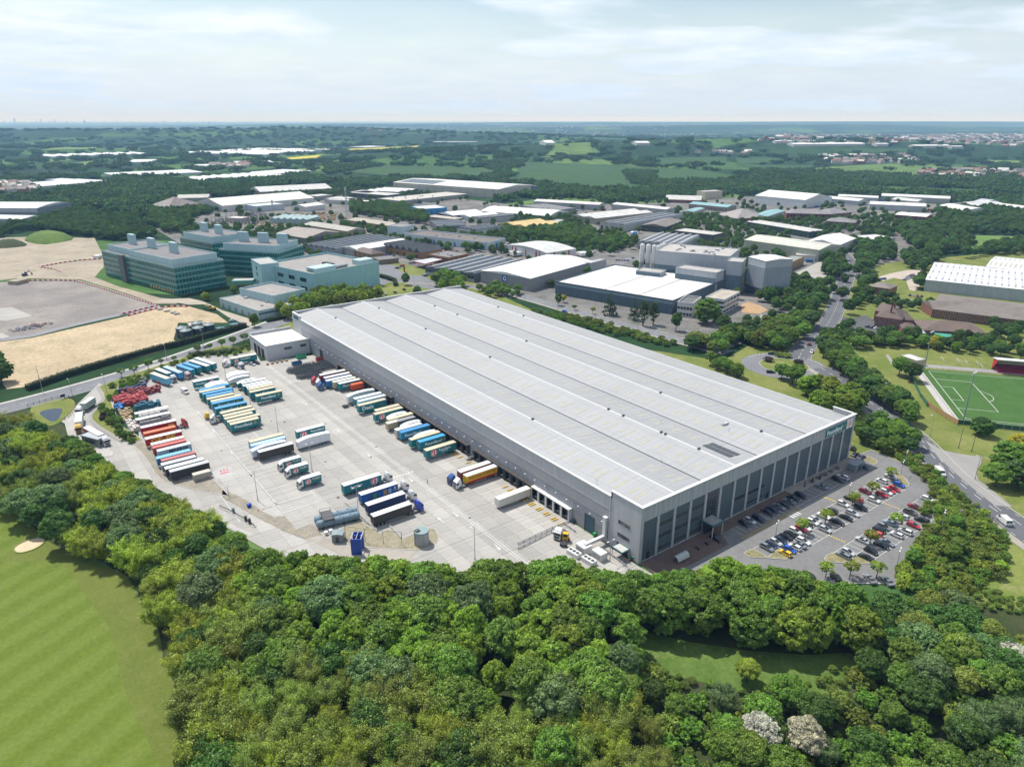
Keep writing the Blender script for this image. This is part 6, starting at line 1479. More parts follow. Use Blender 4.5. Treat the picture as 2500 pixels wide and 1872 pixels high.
b=thing('notice_sign','small blue sign on a post in the corner planting bed','sign',(*(30.5,-16),.3),.6);mb=MB();mb.tube((0,0,0),(0,0,1.5),.05,n=6);mb.build('post',M_STEEL,b);MB().box(-.4,.4,-.03,.03,1.,1.7).build('plate',mat('sign_blue',(.02,.09,.3),.5,.05,1),b)
b=thing('notice_sign','dark blue sign board beside the pond at the entrance','sign',(*(-121.5,256.4),.2),.4);mb=MB()
for s in(-.9,.9):mb.tube((s,.06,0),(s,.06,2.2),.06,n=6)
mb.build('post',M_STEEL,b);MB().box(-1.1,1.1,-.04,0.,.9,2.3).build('plate',mat('sign_navy',(.02,.045,.1),.5,.05,1),b)
b=thing('road_sign','small yellow sign on the verge of the main road','sign',(*(140,-16.5),.2),.9);mb=MB();mb.tube((0,0,0),(0,0,1.6),.05,n=6);mb.build('post',M_STEEL,b);MB().box(-.6,.6,-.08,-.05,1.,2.2).build('plate',M_YELP,b)
def postrail(pts,label,step=2.6,h=1.3,m=None):
 t=thing('post_fence',label,'fence',(0,0,0));m=m or mat('fence_timber',(.14,.11,.08),.9,.2,1)
 pm=MB().box(-.08,.08,-.08,.08,0,h).mesh('post',m)
 for x,y,a_ in along(pts,step):ob('post',pm,t,(x,y,.2),a_)
 for a_,b_ in zip(pts,pts[1:]):
  for z in(.6,1.15):mb=MB();mb.bar((*a_,z),(*b_,z),.05,.1);mb.build('rail',m,t)
postrail([(-135.8,255),(-130,257.3),(-125,258.4),(-119.7,257.8),(-117.4,252.8),(-117.1,245.8),(-118.9,237.8),(-122.1,229.4),(-125.4,225)],'timber post and rail fence round the entrance pond')
# ------------------------------------------------------------------ the business estate behind
def wallmat(c,rough=.55):
 c=tuple(v*.86 for v in c)
 k='cladding_%02d_%02d_%02d'%tuple(int(v*99)for v in c)
 return mat(k,c,rough,.07,.25,.35,streak=(.5,.5,.12,.08))
def roofmat(c):
 c=tuple(v*.78 for v in c)
 k='roofing_%02d_%02d_%02d'%tuple(int(v*99)for v in c)
 return mat(k,c,.65,.12,.07,.3,streak=(.25,.25,.25,.12),detail=6)
BLDS=[]
def bld(P,H,roof,wall,rcol,label,name='industrial_unit',feats=(),rise=None,z0=0.,root=None,cat='building',parap=.5):
 """a building from three roof corners: P[0] nearest, P[1] along its length, P[2] across"""
 p0,p1,p2=P[:3];ux,uy=p1[0]-p0[0],p1[1]-p0[1];lu=math.hypot(ux,uy);ux,uy=ux/lu,uy/lu
 vx,vy=-uy,ux;d=(p2[0]-p0[0])*vx+(p2[1]-p0[1])*vy
 sw=d<0;lv=max(abs(d),4.)
 if sw:ang=math.atan2(-vy,-vx);lx,ly=lv,lu
 else:ang=math.atan2(uy,ux);lx,ly=lu,lv
 gz=relief(*p0);t=root or thing(name,label,cat,(*p0,gz),ang)
 if root:off_=None
 BLDS.append((p0,ang,lx,ly))
 wm_,rm=wallmat(wall),roofmat(rcol)
 par=t
 if root:  # an upper block of the same building: own local frame kept by an offset mesh
  dx,dy=p0[0]-root.location.x,p0[1]-root.location.y;ra=root.rotation_euler.z
  def place(o):
   o.location=(dx*math.cos(ra)+dy*math.sin(ra),-dx*math.sin(ra)+dy*math.cos(ra),0);o.rotation_euler=(0,0,ang-ra);return o
 else:
  def place(o):return o
 mb=MB();mb.box(0,lx,0,ly,z0,H-.02);place(mb.build('wall',wm_,par))
 ridge_x=(roof.endswith('u'))!=sw
 kind=roof.rstrip('uv');n=1
 if ':' in kind:kind,n=kind.split(':');n=int(n)
 A,B=(lx,ly)if ridge_x else(ly,lx)
 def M(a,b,z):return(a,b,z)if ridge_x else(b,a,z)
 rb=MB();e=.25
 if kind=='flat':
  rb.box(.3,lx-.3,.3,ly-.3,H,H+.06)
  pb=MB();h=parap
  pb.box(-.08,lx+.08,-.08,.3,H-.3,H+h);pb.box(-.08,lx+.08,ly-.3,ly+.08,H-.3,H+h);pb.box(-.08,.3,.3,ly-.3,H-.3,H+h);pb.box(lx-.3,lx+.08,.3,ly-.3,H-.3,H+h)
  place(pb.build('parapet',wm_,par))
 elif kind in('gable','multi'):
  r=rise or B/n*.09
  for i in range(n):
   b0,b1=B*i/n,B*(i+1)/n;m_=(b0+b1)/2
   if i==0:b0-=e
   if i==n-1:b1+=e
   vs=[M(-e,b0,H),M(A+e,b0,H),M(-e,m_,H+r),M(A+e,m_,H+r),M(-e,b1,H),M(A+e,b1,H)]
   rb.add(vs,[(0,1,3,2),(2,3,5,4),(0,2,4),(1,5,3),(0,4,5,1)])
 elif kind=='hip':
  r=rise or B*.2;k=min(B/2,A/2-.5)
  rb.add([M(-e,-e,H),M(A+e,-e,H),M(A+e,B+e,H),M(-e,B+e,H),M(k,B/2,H+r),M(A-k,B/2,H+r)],[(0,1,5,4),(2,3,4,5),(1,2,5),(3,0,4),(3,2,1,0)])
 elif kind=='arch':
  r=rise or B*.1;q=10
  pr=[(B*i/q,H+r*math.sin(math.pi*i/q))for i in range(q+1)]
  for(b0,z0_),(b1,z1_)in zip(pr,pr[1:]):rb.add([M(-e,b0,z0_),M(A+e,b0,z0_),M(A+e,b1,z1_),M(-e,b1,z1_)],[(0,1,2,3)])
  rb.add([M(0,b,z)for b,z in pr],[tuple(range(q+1))]);rb.add([M(A,b,z)for b,z in pr],[tuple(range(q,-1,-1))])
 elif kind=='saw':
  r=rise or 1.6;gl=MB()
  for i in range(n):
   b0,b1=B*i/n,B*(i+1)/n;m_=b0+(b1-b0)*.22
   rb.add([M(0,m_,H+r),M(A,m_,H+r),M(A,b1,H),M(0,b1,H),M(0,b0,H),M(A,b0,H)],[(0,1,2,3),(0,3,4),(1,5,2)])
   gl.add([M(.2,b0,H+.05),M(A-.2,b0,H+.05),M(A-.2,m_-.05,H+r-.1),M(.2,m_-.05,H+r-.1)],[(0,1,2,3)])
   tb=MB();tb.bar(M(0,m_,H+r),M(A,m_,H+r),.5,.18);place(tb.build('ridge_flashing',M_TRIM,par))
  place(gl.build('north_light',mat('north_light',(.1,.12,.14),.25,.25,.3,.6),par))
 place(rb.build('roof',rm,par))
 for f in feats:
  k=f[0]
  if k in('win','door','band','pier'):
   _,side,z0_,z1_,cnt,wid,col=f
   face_x=(side=='u')!=sw;Lf=lx if face_x else ly
   if k=='band':
    mbb=MB()
    if face_x:mbb.box(-.06,lx+.06,-.07,.02,z0_,z1_)
    else:mbb.box(-.07,.02,-.06,ly+.06,z0_,z1_)
    place(mbb.build('cladding_band',wallmat(col),par));continue
   key=(k,round(wid,2),round(z1_-z0_,2),tuple(col))
   if key not in TXT:
    mw=MB();mw.box(-wid/2,wid/2,-.09,0.,0,z1_-z0_,0)
    if k=='win':mw.box(-wid/2+.1,wid/2-.1,-.1,-.085,.1,z1_-z0_-.1,1)
    else:
     for q in range(4):mw.box(-wid/2+.08,wid/2-.08,-.11,-.09,.05+(z1_-z0_)*q/4,(z1_-z0_)*(q+.9)/4,1)
    c2=(.02,.03,.035)if k=='win' else col
    TXT[key]=mw.mesh(k,[wallmat(tuple(col)),M_GLASS if k=='win' else wallmat(c2)])
   for i in range(cnt):
    s_=Lf*(i+.5)/cnt
    o=ob({'win':'window','door':'roller_door','pier':'pier'}[k],TXT[key],par)
    lp=(s_,0,z0_)if face_x else(0,s_,z0_);la=0 if face_x else-math.pi/2
    if root:
     bx_,by_=dx*math.cos(ra)+dy*math.sin(ra),-dx*math.sin(ra)+dy*math.cos(ra);ca=ang-ra
     o.location=(bx_+lp[0]*math.cos(ca)-lp[1]*math.sin(ca),by_+lp[0]*math.sin(ca)+lp[1]*math.cos(ca),z0_);o.rotation_euler=(0,0,la+ca)
    else:o.location=lp;o.rotation_euler=(0,0,la)
  elif k=='skylights':
   _,nn,col=f;sb=MB()
   r=rise or B/n*.09
   for i in range(nn):
    for s_ in(.25,.75):
     for m_ in range(n if kind!='flat' else 2):
      nb=B/(n if kind!='flat' else 2);c_=nb*(m_+s_);zz=H+(r*.5 if kind in('gable','multi')else .05)+.12
      x_=A*(i+.5)/nn;sb.add([M(x_-.6,c_-nb*.12,zz-(r*.24 if s_<.5 else-r*.24)*(kind!='flat')),M(x_+.6,c_-nb*.12,zz-(r*.24 if s_<.5 else-r*.24)*(kind!='flat')),M(x_+.6,c_+nb*.12,zz+(r*.24 if s_<.5 else-r*.24)*(kind!='flat')),M(x_-.6,c_+nb*.12,zz+(r*.24 if s_<.5 else-r*.24)*(kind!='flat'))],[(0,1,2,3)])
   place(sb.build('skylight',wallmat(col),par,kind='stuff'))
  elif k=='plant':
   rg=random.Random(f[1])
   for q in range(f[2]):
    a_,b_=rg.uniform(.12,.85)*lx,rg.uniform(.15,.8)*ly;s1,s2,s3=rg.uniform(1,2.6),rg.uniform(1,2.6),rg.uniform(.8,1.8)
    place(MB().box(a_-s1/2,a_+s1/2,b_-s2/2,b_+s2/2,H+.06,H+.06+s3).build('roof_unit',M_STEEL,par))
  elif k=='chimney':
   for fx,fy in f[1]:place(MB().box(lx*fx-.45,lx*fx+.45,ly*fy-.45,ly*fy+.45,H,H+f[2]).build('chimney',wallmat((.16,.07,.05)),par))
  elif k=='solar':
   for q in range(f[1]):
    fa,fb=f[2],f[3];a0,a1=A*(fa[0]+(fa[1]-fa[0])*q/f[1]),A*(fa[0]+(fa[1]-fa[0])*(q+.9)/f[1]);r=rise or B*.09
    zf=lambda b:H+.2+r*(1-abs(b-.5)*2)*(kind in('gable','multi')and n==1)
    pb=MB();pb.add([M(a0,B*fb[0],zf(fb[0])),M(a1,B*fb[0],zf(fb[0])),M(a1,B*fb[1],zf(fb[1])),M(a0,B*fb[1],zf(fb[1]))],[(0,1,2,3)]);place(pb.build('solar_panel',M_PV,par))
 return t
W_,G_,D_,BR,CR_,TL,BL_=(.66,.67,.67),(.36,.37,.38),(.09,.1,.11),(.22,.1,.07),(.45,.42,.33),(.27,.45,.47),(.03,.2,.45)
RW,RG,RD,RB_,RBR,RT=(.66,.67,.66),(.42,.42,.41),(.13,.135,.14),(.19,.17,.16),(.13,.095,.08),(.24,.42,.44)
GLS=(.02,.06,.065)
# --- glass offices
M_GREENGL=mat('green_glass',(.015,.16,.14),.18,.3,.15,.7)
M_SPAN=mat('pale_spandrel',(.25,.38,.38),.4,.06,.3,.5)
M_PENT=mat('pale_teal_cladding',(.36,.5,.53),.45,.05,.3,.5,streak=(1.2,1.2,.1,.05))
def glassblock(P,label,H=21,pents=(),towers=(),stair=None,boards=0):
 t=bld(P,H,'flatu',(.03,.12,.11),(.16,.16,.165),label,'glass_office');(p0,ang,lx,ly)=BLDS[-1]
 for c in t.children:
  if c.name.startswith('wall'):c.data.materials[0]=M_GREENGL
  if c.name.startswith('parapet'):c.data.materials[0]=M_SPAN
 for k in range(5):
  z=4.2*k+3.4;MB().box(-.12,lx+.12,-.12,ly+.12,z,z+.5).build('spandrel_band',M_SPAN,t)
  for(a0,a1,fx)in((0,lx,1),(0,ly,0)):
   n_=int((a1-a0)/2.6)
   gm=('fl_win',fx)
   if gm not in TXT:TXT[gm]=(MB().box(-.7,.7,-.06,0.,0,1.)if fx else MB().box(-.06,0,-.7,.7,0,1.)).mesh('window',M_GLASS)
   for i in range(n_):
    s_=(i+.5)*(a1-a0)/n_;ob('window',TXT[gm],t,(s_,-.03,z-2.3)if fx else(-.03,s_,z-2.3))
 mb=MB()
 for i in range(int(lx/2.6)+1):mb.box(i*2.6-.04,i*2.6+.04,-.1,0,0,H)
 for i in range(int(ly/2.6)+1):mb.box(-.1,0,i*2.6-.05,i*2.6+.05,0,H)
 mb.build('mullion',M_SPAN,t)
 for fx0,fx1,fy0,fy1 in pents:
  a,b,c,d=lx*fx0,lx*fx1,ly*fy0,ly*fy1
  mb=MB();mb.box(a,b,c,c+.4,H,H+5.2);mb.box(a,b,d-.4,d,H,H+5.2);mb.box(a,a+.4,c+.4,d-.4,H,H+5.2);mb.box(b-.4,b,c+.4,d-.4,H,H+5.2);mb.build('plant_screen',M_PENT,t)
  MB().box(a+.4,b-.4,c+.4,d-.4,H,H+4.3).build('roof_deck',mat('dark_felt',(.17,.165,.17),.9,.12,.3),t)
 for fx,fy in towers:
  x,y=lx*fx,ly*fy;mb=MB()
  mb.box(x-1.4,x+1.4,y-4.6,y+4.6,H+4,H+12.6);tw=mb.build('vent_tower',M_PENT,t);mb=MB()
  for k in range(5):mb.box(x-1.5,x+1.5,y-4.7,y+4.7,H+5+k*1.6,H+5.7+k*1.6)
  mb.build('louvre',mat('louvre_blue',(.3,.42,.46),.4,.08,.5),tw)
 if stair:
  ax_,f=stair
  mb=MB();mb.box(-2.5,0.,ly*f-4,ly*f+4,0,H+1)if ax_=='y' else mb.box(lx*f-4,lx*f+4,-2.5,0,0,H+1);mb.build('stair_tower',wallmat((.12,.13,.13)),t)
 for k in range(boards):
  s_=(k+1.2)*4.2
  (MB().box(-.16,-.1,s_,s_+2.6,.6,2.9)if lx<ly else MB().box(s_,s_+2.6,-.16,-.1,.6,2.9)).build('boarded_window',wallmat((.5,.33,.14)),t)
 return t
glassblock([(-26.2,450),(-57.6,563),(12.1,464)],'large green glass office block with white roof screens beside the cleared site',pents=((.05,.95,.04,.62),(.1,.9,.64,.97)),towers=((.5,.3),(.5,.6),(.5,.88)),stair=('y',.68),boards=9)
glassblock([(57.5,465),(23.2,510),(83,496)],'green glass office block behind, right wing with four louvred towers',pents=((.06,.94,.05,.95),),towers=((.5,.12),(.5,.45),(.5,.8)))
glassblock([(27.3,546),(12.6,599),(56.8,583)],'green glass office block behind, left wing beside the trees',pents=((.06,.94,.05,.95),),towers=((.5,.35),(.5,.8)))
t=bld([(52.6,377),(36.3,442),(113,393)],17,'flatu',(.3,.52,.55),(.3,.285,.27),'big pale teal clad box building with roof plant and ribbon windows','teal_clad_block',parap=1.6)
(p0,ang,lx,ly)=BLDS[-1]
for z in(4.5,11.):
 for i in range(4):
  q=(i+.9)*(max(lx,ly))/4.6
  if lx>ly:w_=window(t,q-4,q+3.5,z,z+2.8,-.02,4,2,fm=M_TEALDK)
  else:w_=window(t,q-4,q+3.5,z,z+2.8,-.02,4,2,'y',fm=M_TEALDK)
for k in range(3):mb=MB();mb.tube((lx*.1,ly*(.14+.03*k),18.4),(lx*.62,ly*(.14+.03*k),18.4),1.,n=10)if lx<ly else mb.tube((lx*(.14+.03*k),ly*.1,18.4),(lx*(.14+.03*k),ly*.62,18.4),1.,n=10);mb.build('roof_duct',M_STEEL,t)
MB().box(lx*.1,lx*.4,ly*.08,ly*.25,17.1,20.5).build('plant_room',M_PENT,t);MB().box(lx*.75,lx*.97,ly*.06,ly*.2,17.1,20.8).build('plant_room',M_PENT,t)
for k in range(6):MB().box(lx*.5,lx*.56,ly*(.3+.03*k),ly*(.32+.03*k),17.1,18.8).build('chiller',M_DKSTEEL,t)
bld([(30.6,426),(32.3,454),(46.5,459)],20,'flatu',(.34,.55,.58),RG,'slender pale teal stair tower at the corner of the teal box','stair_tower',(('win','u',3,6,1,2.4,GLS),('win','u',9,12,1,2.4,GLS),('win','u',14,17,1,2.4,GLS)))
t=bld([(-.4,341.4),(-10.7,394),(29.1,351)],6,'flatu',(.36,.5,.53),(.33,.31,.29),'low pale blue annexe with shuttered bays in front of the teal box','annexe_building',(('door','u',.2,3.2,6,2.6,(.2,.25,.27)),('band','v',3.6,4.6,0,0,(.03,.06,.07)),('plant',4,4)))
bld([(14.9,355),(3.6,393),(40.4,362)],10.5,'flatu',(.38,.54,.57),(.31,.29,.28),'',root=t,z0=6,parap=1.4)
bld([(27.9,442),(14,450),(30.8,451)],5.5,'flatu',(.1,.36,.3),RG,'glazed green footbridge between the glass offices','footbridge',z0=3.2,parap=.2)
# --- near sheds
t=bld([(194.3,300.2),(282.7,323.7),(179.8,348.1)],10,'gableu',(.27,.275,.285),(.7,.71,.71),'grey gabled warehouse with white roof and blue square sign on its gable','gabled_warehouse',(),rise=2.2)
(p0,ang,lx,ly)=BLDS[-1]
mb=MB();sx_=lx<ly
def fb(a0,a1,z0,z1,m,nm,d=.1):(MB().box(a0,a1,-d,0,z0,z1)if lx<ly else MB().box(-d,0,a0,a1,z0,z1)).build(nm,m,t)
fb(min(lx,ly)*.45,min(lx,ly)*.45+5,4.2,9.6,mat('sign_mid_blue',(.03,.12,.3),.5,.05,1),'sign_board')
gt=MB();put_text(gt,'G',min(lx,ly)*.45+2.5,-.13,6.9,height=3.6);o=gt.build('lettering',M_WHITE,t)
if not sx_:o.location=(0,0,0);o.rotation_euler=(0,0,-math.pi/2);o.location=(0,min(lx,ly)*.9+5,0)
bld([(295.9,322.4),(273.2,317.4),(320.2,334.9)],10,'flatu',(.42,.43,.44),RG,'white and grey office end of the gabled warehouse with square windows','office_block',(('win','v',1.5,3.2,4,2.2,GLS),('win','v',5.5,7.4,4,2.2,GLS)))
bld([(177.3,352),(160.9,402),(242.4,380)],7,'saw:5v',(.11,.12,.13),(.22,.23,.24),'dark low factory with five white edged north light roofs','north_light_factory',(('band','u',0,2.8,0,0,(.4,.4,.39)),('win','u',3.4,5.2,14,2.,GLS)))
bld([(282.3,387),(279.4,447),(320.3,387)],8,'archv',(.6,.61,.61),(.55,.56,.55),'white arched roof unit with red stripes on its walls','arched_unit',(('door','u',.1,7.6,2,2.,(.35,.03,.05)),('pier','u',.1,7.8,3,1.3,(.35,.03,.05)),('pier','v',.1,7.8,2,1.6,(.35,.03,.05)),('plant',3,3)),rise=2.4)
t=bld([(272,469),(234.2,573),(302.9,480)],7,'flatu',(.55,.62,.67),(.17,.145,.13),'long white terrace of units with blue doors and brown roofs','terrace_of_units',(('door','u',.1,4.4,12,2.6,(.03,.25,.5)),('door','v',.1,5.5,1,3.2,(.03,.25,.5)),('plant',6,6)),parap=1.3)
bld([(245.5,598),(237.2,618),(264.8,606)],11,'flatu',(.55,.64,.7),(.25,.24,.23),'tall whitish blue end block of the terrace of units','end_block',(('win','u',1,3,3,2,(.1,.25,.45)),))
bld([(136.3,531),(122.6,580),(212.7,582)],6,'saw:6v',(.28,.3,.32),(.12,.125,.13),'blackish sawtooth roofed factory with blue panels along its base','north_light_factory',(('band','u',.3,3.2,0,0,(.03,.18,.42)),('pier','u',.3,5,10,.8,(.4,.42,.43))))
bld([(150.7,511),(145.3,536),(213.9,532)],7,'gablev',(.33,.34,.35),(.68,.68,.66),'long shed with clean white roof beside the sawtooth factory','long_shed')
bld([(193.7,468),(182.6,524),(221,476)],6,'multi:6v',(.3,.17,.07),(.085,.095,.105),'brown brick works with a row of six dark gables','gabled_works',(('door','u',.1,3.6,6,2.6,(.06,.05,.05)),),rise=4)
bld([(151.9,486),(148.7,518),(164.5,499)],6.5,'hipu',(.27,.18,.1),(.12,.09,.08),'tan brick house like office with brown hipped roof','brick_office',(('win','u',1,2.6,4,1.6,GLS),('win','u',4,5.6,4,1.6,GLS)),rise=3)
bld([(199.2,425),(192.6,451),(224.5,432)],7,'flatu',(.3,.15,.06),(.2,.2,.205),'two storey brown brick office with glazed front and grey roof','brick_office',(('win','u',.8,3,8,2.2,(.5,.56,.6)),('win','u',3.8,6.2,8,2.2,(.5,.56,.6)),('win','v',4,5.6,4,1.5,GLS),('plant',8,4)))
bld([(149.8,466),(151.6,485),(168.5,462)],4,'flatu',(.2,.15,.1),(.17,.17,.17),'low dark flat roofed shop beside the back junction','low_shop',(('win','u',.5,2.6,4,2,GLS),))
t=thing('filling_station','filling station canopy with red edge and pale roof','canopy',(0,0,0));q=[(172.1,422),(169.9,440),(192.8,443),(196.1,431)]
mb=MB();mb.prism(q,4.5,5.2);mb.build('canopy_edge',wallmat((.4,.03,.04)),t);mb=MB();cx_=sum(p[0]for p in q)/4;cy_=sum(p[1]for p in q)/4;mb.prism([(cx_+(p[0]-cx_)*.95,cy_+(p[1]-cy_)*.95)for p in q],5.2,5.26);mb.build('canopy_roof',roofmat((.5,.53,.55)),t)
f=.6
if 1:
 for p in q:mb=MB();mb.tube((cx_+(p[0]-cx_)*f,cy_+(p[1]-cy_)*f,0),(cx_+(p[0]-cx_)*f,cy_+(p[1]-cy_)*f,4.5),.25,n=8);mb.build('post',M_STEEL,t)
for f in(-.3,.3):MB().cbox((cx_+f*8,cy_,.9),(1,.7,1.8)).build('fuel_pump',wallmat((.4,.03,.04)),t)
t=thing('price_sign','tall red price totem of the filling station','sign',(*(152.6,424),0),.6);MB().box(-1,1,-.2,.2,.3,6.5).build('panel',wallmat((.4,.03,.04)),t);MB().box(-.7,.7,-.25,-.2,1.5,4).build('price_panel',M_BLACK,t)
bld([(375,536),(371,583),(427,564)],7,'multi:2v',(.55,.38,.14),(.6,.45,.2),'bright mustard yellow sheds among the grey roofs','yellow_shed')
bld([(471,611),(428,710),(508,673)],5,'archu',(.4,.41,.4),(.66,.665,.65),'long white barrel roofed warehouse in the middle of the estate','barrel_roofed_shed',rise=4)
bld([(501,643),(503,717),(546,650)],7,'flatu',(.2,.21,.22),(.2,.2,.2),'dark grey flat roofed works behind the barrel roof','flat_works',(('plant',9,5),))
bld([(360,754),(364,792),(400,764)],8,'flatu',(.03,.24,.5),(.64,.63,.6),'bright blue clad unit with whitish roof','blue_unit',(('door','v',.2,4,4,3,(.02,.1,.3)),))
bld([(362,677),(361,713),(411,707)],7,'gablev',(.02,.045,.13),(.62,.64,.66),'navy clad unit with white roof beside the bright blue one','navy_unit')
bld([(376,656),(374,681),(423,675)],6,'gablev',(.5,.6,.66),(.66,.68,.68),'pale blue unit with white roof right of the navy one','pale_unit')
bld([(573,869),(501,1104),(665,927)],15,'gableu',(.47,.45,.38),(.68,.67,.63),'huge cream distribution shed with solar panels before the green field','distribution_shed',(('pier','u',0,14.5,13,.7,(.2,.2,.2)),('solar',8,(.62,.98),(.06,.44))),rise=4)
bld([(658,899),(665,928),(685,919)],13,'flatu',(.16,.2,.23),RD,'slate blue office block on the end of the cream shed','office_block',(('win','u',2,11,4,2.2,GLS),))
for P,H,rf,w,rc,lb,ft in(
([(414,961),(384,1045),(443,994)],7,'flatu',D_,(.5,.5,.48),'low dark unit with pale roof left of the cream shed',()),
([(458,1004),(428,1064),(509,1039)],7,'multi:3u',D_,(.55,.56,.56),'three ridged pale roof unit left of the cream shed',()),
([(395,882),(384,937),(532,960)],6,'flatv',(.3,.3,.29),(.5,.48,.43),'long beige flat roofed unit before the cream shed',(('plant',11,8),)),
([(353,903),(311.9,970),(373,900)],6,'flatu',(.5,.5,.5),(.6,.6,.58),'white flat unit left of the beige one',()),
([(260.9,645),(241.7,734),(280.4,664)],5,'gableu',(.3,.2,.12),(.37,.34,.28),'long tan brick terrace of workshops with ribbed roof',(('door','u',.1,3,9,2.4,(.4,.12,.05)),)),
([(194,631),(174.9,715),(217.6,641)],7,'gableu',(.35,.29,.2),(.38,.36,.32),'tan gabled shed with grey ribbed roof by the timber yard',(('skylights',10,(.5,.5,.47)),)),
([(140.6,618),(126.8,671),(182.3,660)],6,'gableu',(.16,.17,.18),(.3,.27,.24),'brown roofed open shed beside the pallet heap',()),
([(312,548),(306.5,580),(356,545)],7,'saw:5v',(.6,.61,.61),(.17,.18,.19),'white fronted works with rows of dark windows and sawtooth roof',(('win','u',1,2.4,9,1.3,GLS),('win','u',4,5.4,9,1.3,GLS))),
([(330.9,598),(297.4,611),(353,644)],6,'saw:4u',(.12,.12,.13),(.11,.115,.12),'black sawtooth roofs between the blue units and the white works',()),
([(354,659),(339.7,705),(359,702)],5,'multi:3u',(.35,.33,.3),(.42,.4,.35),'beige three ridged roofs below the navy unit',()),
([(431,634),(375,634),(441,655)],6,'saw:5u',(.4,.4,.4),(.3,.3,.3),'grey works with dark striped roof left of the yellow sheds',()),
([(420,544),(458,565),(434,564)],6,'flatu',(.36,.42,.46),RG,'small blue grey shed right of the yellow sheds',()),
([(595,648),(550,744),(615,662)],8,'gableu',(.34,.35,.36),(.64,.63,.6),'long pale roofed terrace at the field edge, left one',(('skylights',14,(.5,.5,.5)),)),
([(623,545),(610,637),(643,554)],9,'gableu',(.36,.37,.38),(.62,.62,.6),'long pale roofed terrace at the field edge, right one',()),
([(487,540),(487,585),(591,578)],8,'multi:2v',(.3,.28,.24),(.6,.6,.57),'whitish double ridged shed above the lorry park',(('skylights',8,(.45,.45,.45)),)),
([(473,476),(467,511),(600,522)],8,'saw:3v',(.4,.42,.4),(.26,.24,.21),'brownish sawtooth works with glazed gables',(('win','u',.5,4.5,5,3,(.4,.4,.3)),)),
([(506,441),(494,469),(568,460)],7,'gablev',(.045,.055,.04),(.2,.18,.165),'dark green unit with brown sloping roof',(('win','u',2,3.5,2,2,(.5,.5,.5)),)),
([(493,363),(485,412),(517,372)],8,'flatu',(.08,.09,.09),(.5,.49,.45),'low unit with pale flat roof behind the sawtooth works',()),
([(606,319.4),(621,413),(633,327.9)],7,'multi:3u',(.03,.06,.05),(.5,.5,.48),'long dark green terrace with pale stepped roofs',(('win','u',.6,3,12,3,(.2,.16,.12)),)),
([(418,341.6),(399,383),(483,360)],8,'saw:6v',(.36,.38,.39),(.27,.285,.3),'grey works with six tall sawtooth ridges behind the silos',(('win','u',1,3,10,2.4,GLS),)),
([(726,522),(718,585),(750,538)],7,'gableu',(.3,.25,.2),RT,'long building with aqua roof near the field edge',(('win','u',2,4.5,14,1.6,GLS),)),
([(657,527),(652,540),(704,549)],5,'gablev',(.4,.4,.38),RT,'small aqua roofed shed left of the car sales yard',()),
([(648,447),(662,491),(704,467)],5,'hipu',(.25,.2,.16),(.3,.29,.28),'grey hipped roof building with white centre',()),
([(687,431),(681,451),(757,468)],6,'gablev',(.35,.35,.33),RT,'aqua roofed shed beside the brick offices',()),
([(839,653),(841,672),(880,659)],12,'flatu',(.5,.46,.36),RG,'cream concrete tower block in the trees at the field edge',()),
([(785,617),(752,662),(831,640)],5,'gableu',(.18,.08,.06),(.5,.5,.48),'flat pale roofed hall below the cream tower',()),
([(858,483),(856,569),(933,499)],12,'gableu',(.6,.63,.66),(.68,.68,.66),'large white warehouse at the field edge right of the cream tower',()),
([(955,453),(954,509),(984,466)],7,'gableu',(.4,.43,.47),(.64,.65,.65),'grey blue long shed with white roof beside the big white one',()),
([(1035,464),(1010,518),(1057,475)],6,'gableu',(.4,.42,.45),(.64,.64,.63),'thin white roof shed at the edge of the upper field',()),
([(954,353),(920,417),(984,365)],8,'gableu',(.42,.44,.47),(.62,.62,.6),'long grey shed with row of dark vents on the roof',(('plant',21,6),)),
([(1093,380),(1054,469),(1121,391)],8,'gableu',(.38,.38,.38),(.6,.61,.6),'very long pale shed at the far edge of the estate',()),
([(1019,395),(1022,436),(1046,405)],7,'archu',(.35,.35,.34),(.52,.53,.52),'grey round roofed shed before the very long one',()),
([(947,298.5),(975,348.7),(997,304.7)],7,'archu',(.6,.62,.62),(.68,.68,.66),'white round roofed shed at the dark wood',()),
([(1084,324.7),(1087,342.9),(1119,329.9)],8,'gableu',(.3,.24,.24),(.45,.47,.5),'small grey office at the wood edge',(('win','u',1.5,3,5,1.6,GLS),)),
([(1051,264),(1065,309.7),(1079,270.8)],7,'gableu',(.5,.5,.5),(.64,.64,.62),'white roofed shed at the right edge of the estate',()),
([(1033,354),(1029,317.8),(1110,381)],7,'gablev',(.4,.41,.42),(.55,.56,.55),'grey roof shed between the very long and the round roofed ones',()),
([(615,251.8),(622,277.4),(650,261.9)],6,'flatu',(.35,.36,.35),(.62,.62,.6),'white flat roofed store among trees by the road',()),
([(474,251.6),(483,237.3),(485,257.6)],5,'flatu',(.6,.6,.58),(.6,.6,.58),'white tank store before the long sage shed',())):
 bld(P,H,rf,w,rc,lb,'industrial_unit',ft)
bld([(755,381),(720,423),(796,374)],9,'hipu',(.17,.065,.05),(.24,.23,.24),'red brick office with arched porch and grey hipped roof','brick_office',(('win','u',1.2,3.6,14,1.5,GLS),('win','u',5,7.6,14,1.5,GLS)),rise=4)
bld([(805,381),(765,387),(852,406)],8,'hipu',(.18,.09,.06),(.24,.23,.24),'smaller brick office wing with pointed grey roof','brick_office',(('win','u',1.2,3.6,6,1.5,GLS),),rise=5)
bld([(708,323.8),(696,354),(741,313.9)],8,'hipu',(.15,.07,.055),(.22,.215,.22),'brick office with wide slate hipped roof near the road','brick_office',(('win','u',1.2,3.4,8,1.5,GLS),),rise=4)
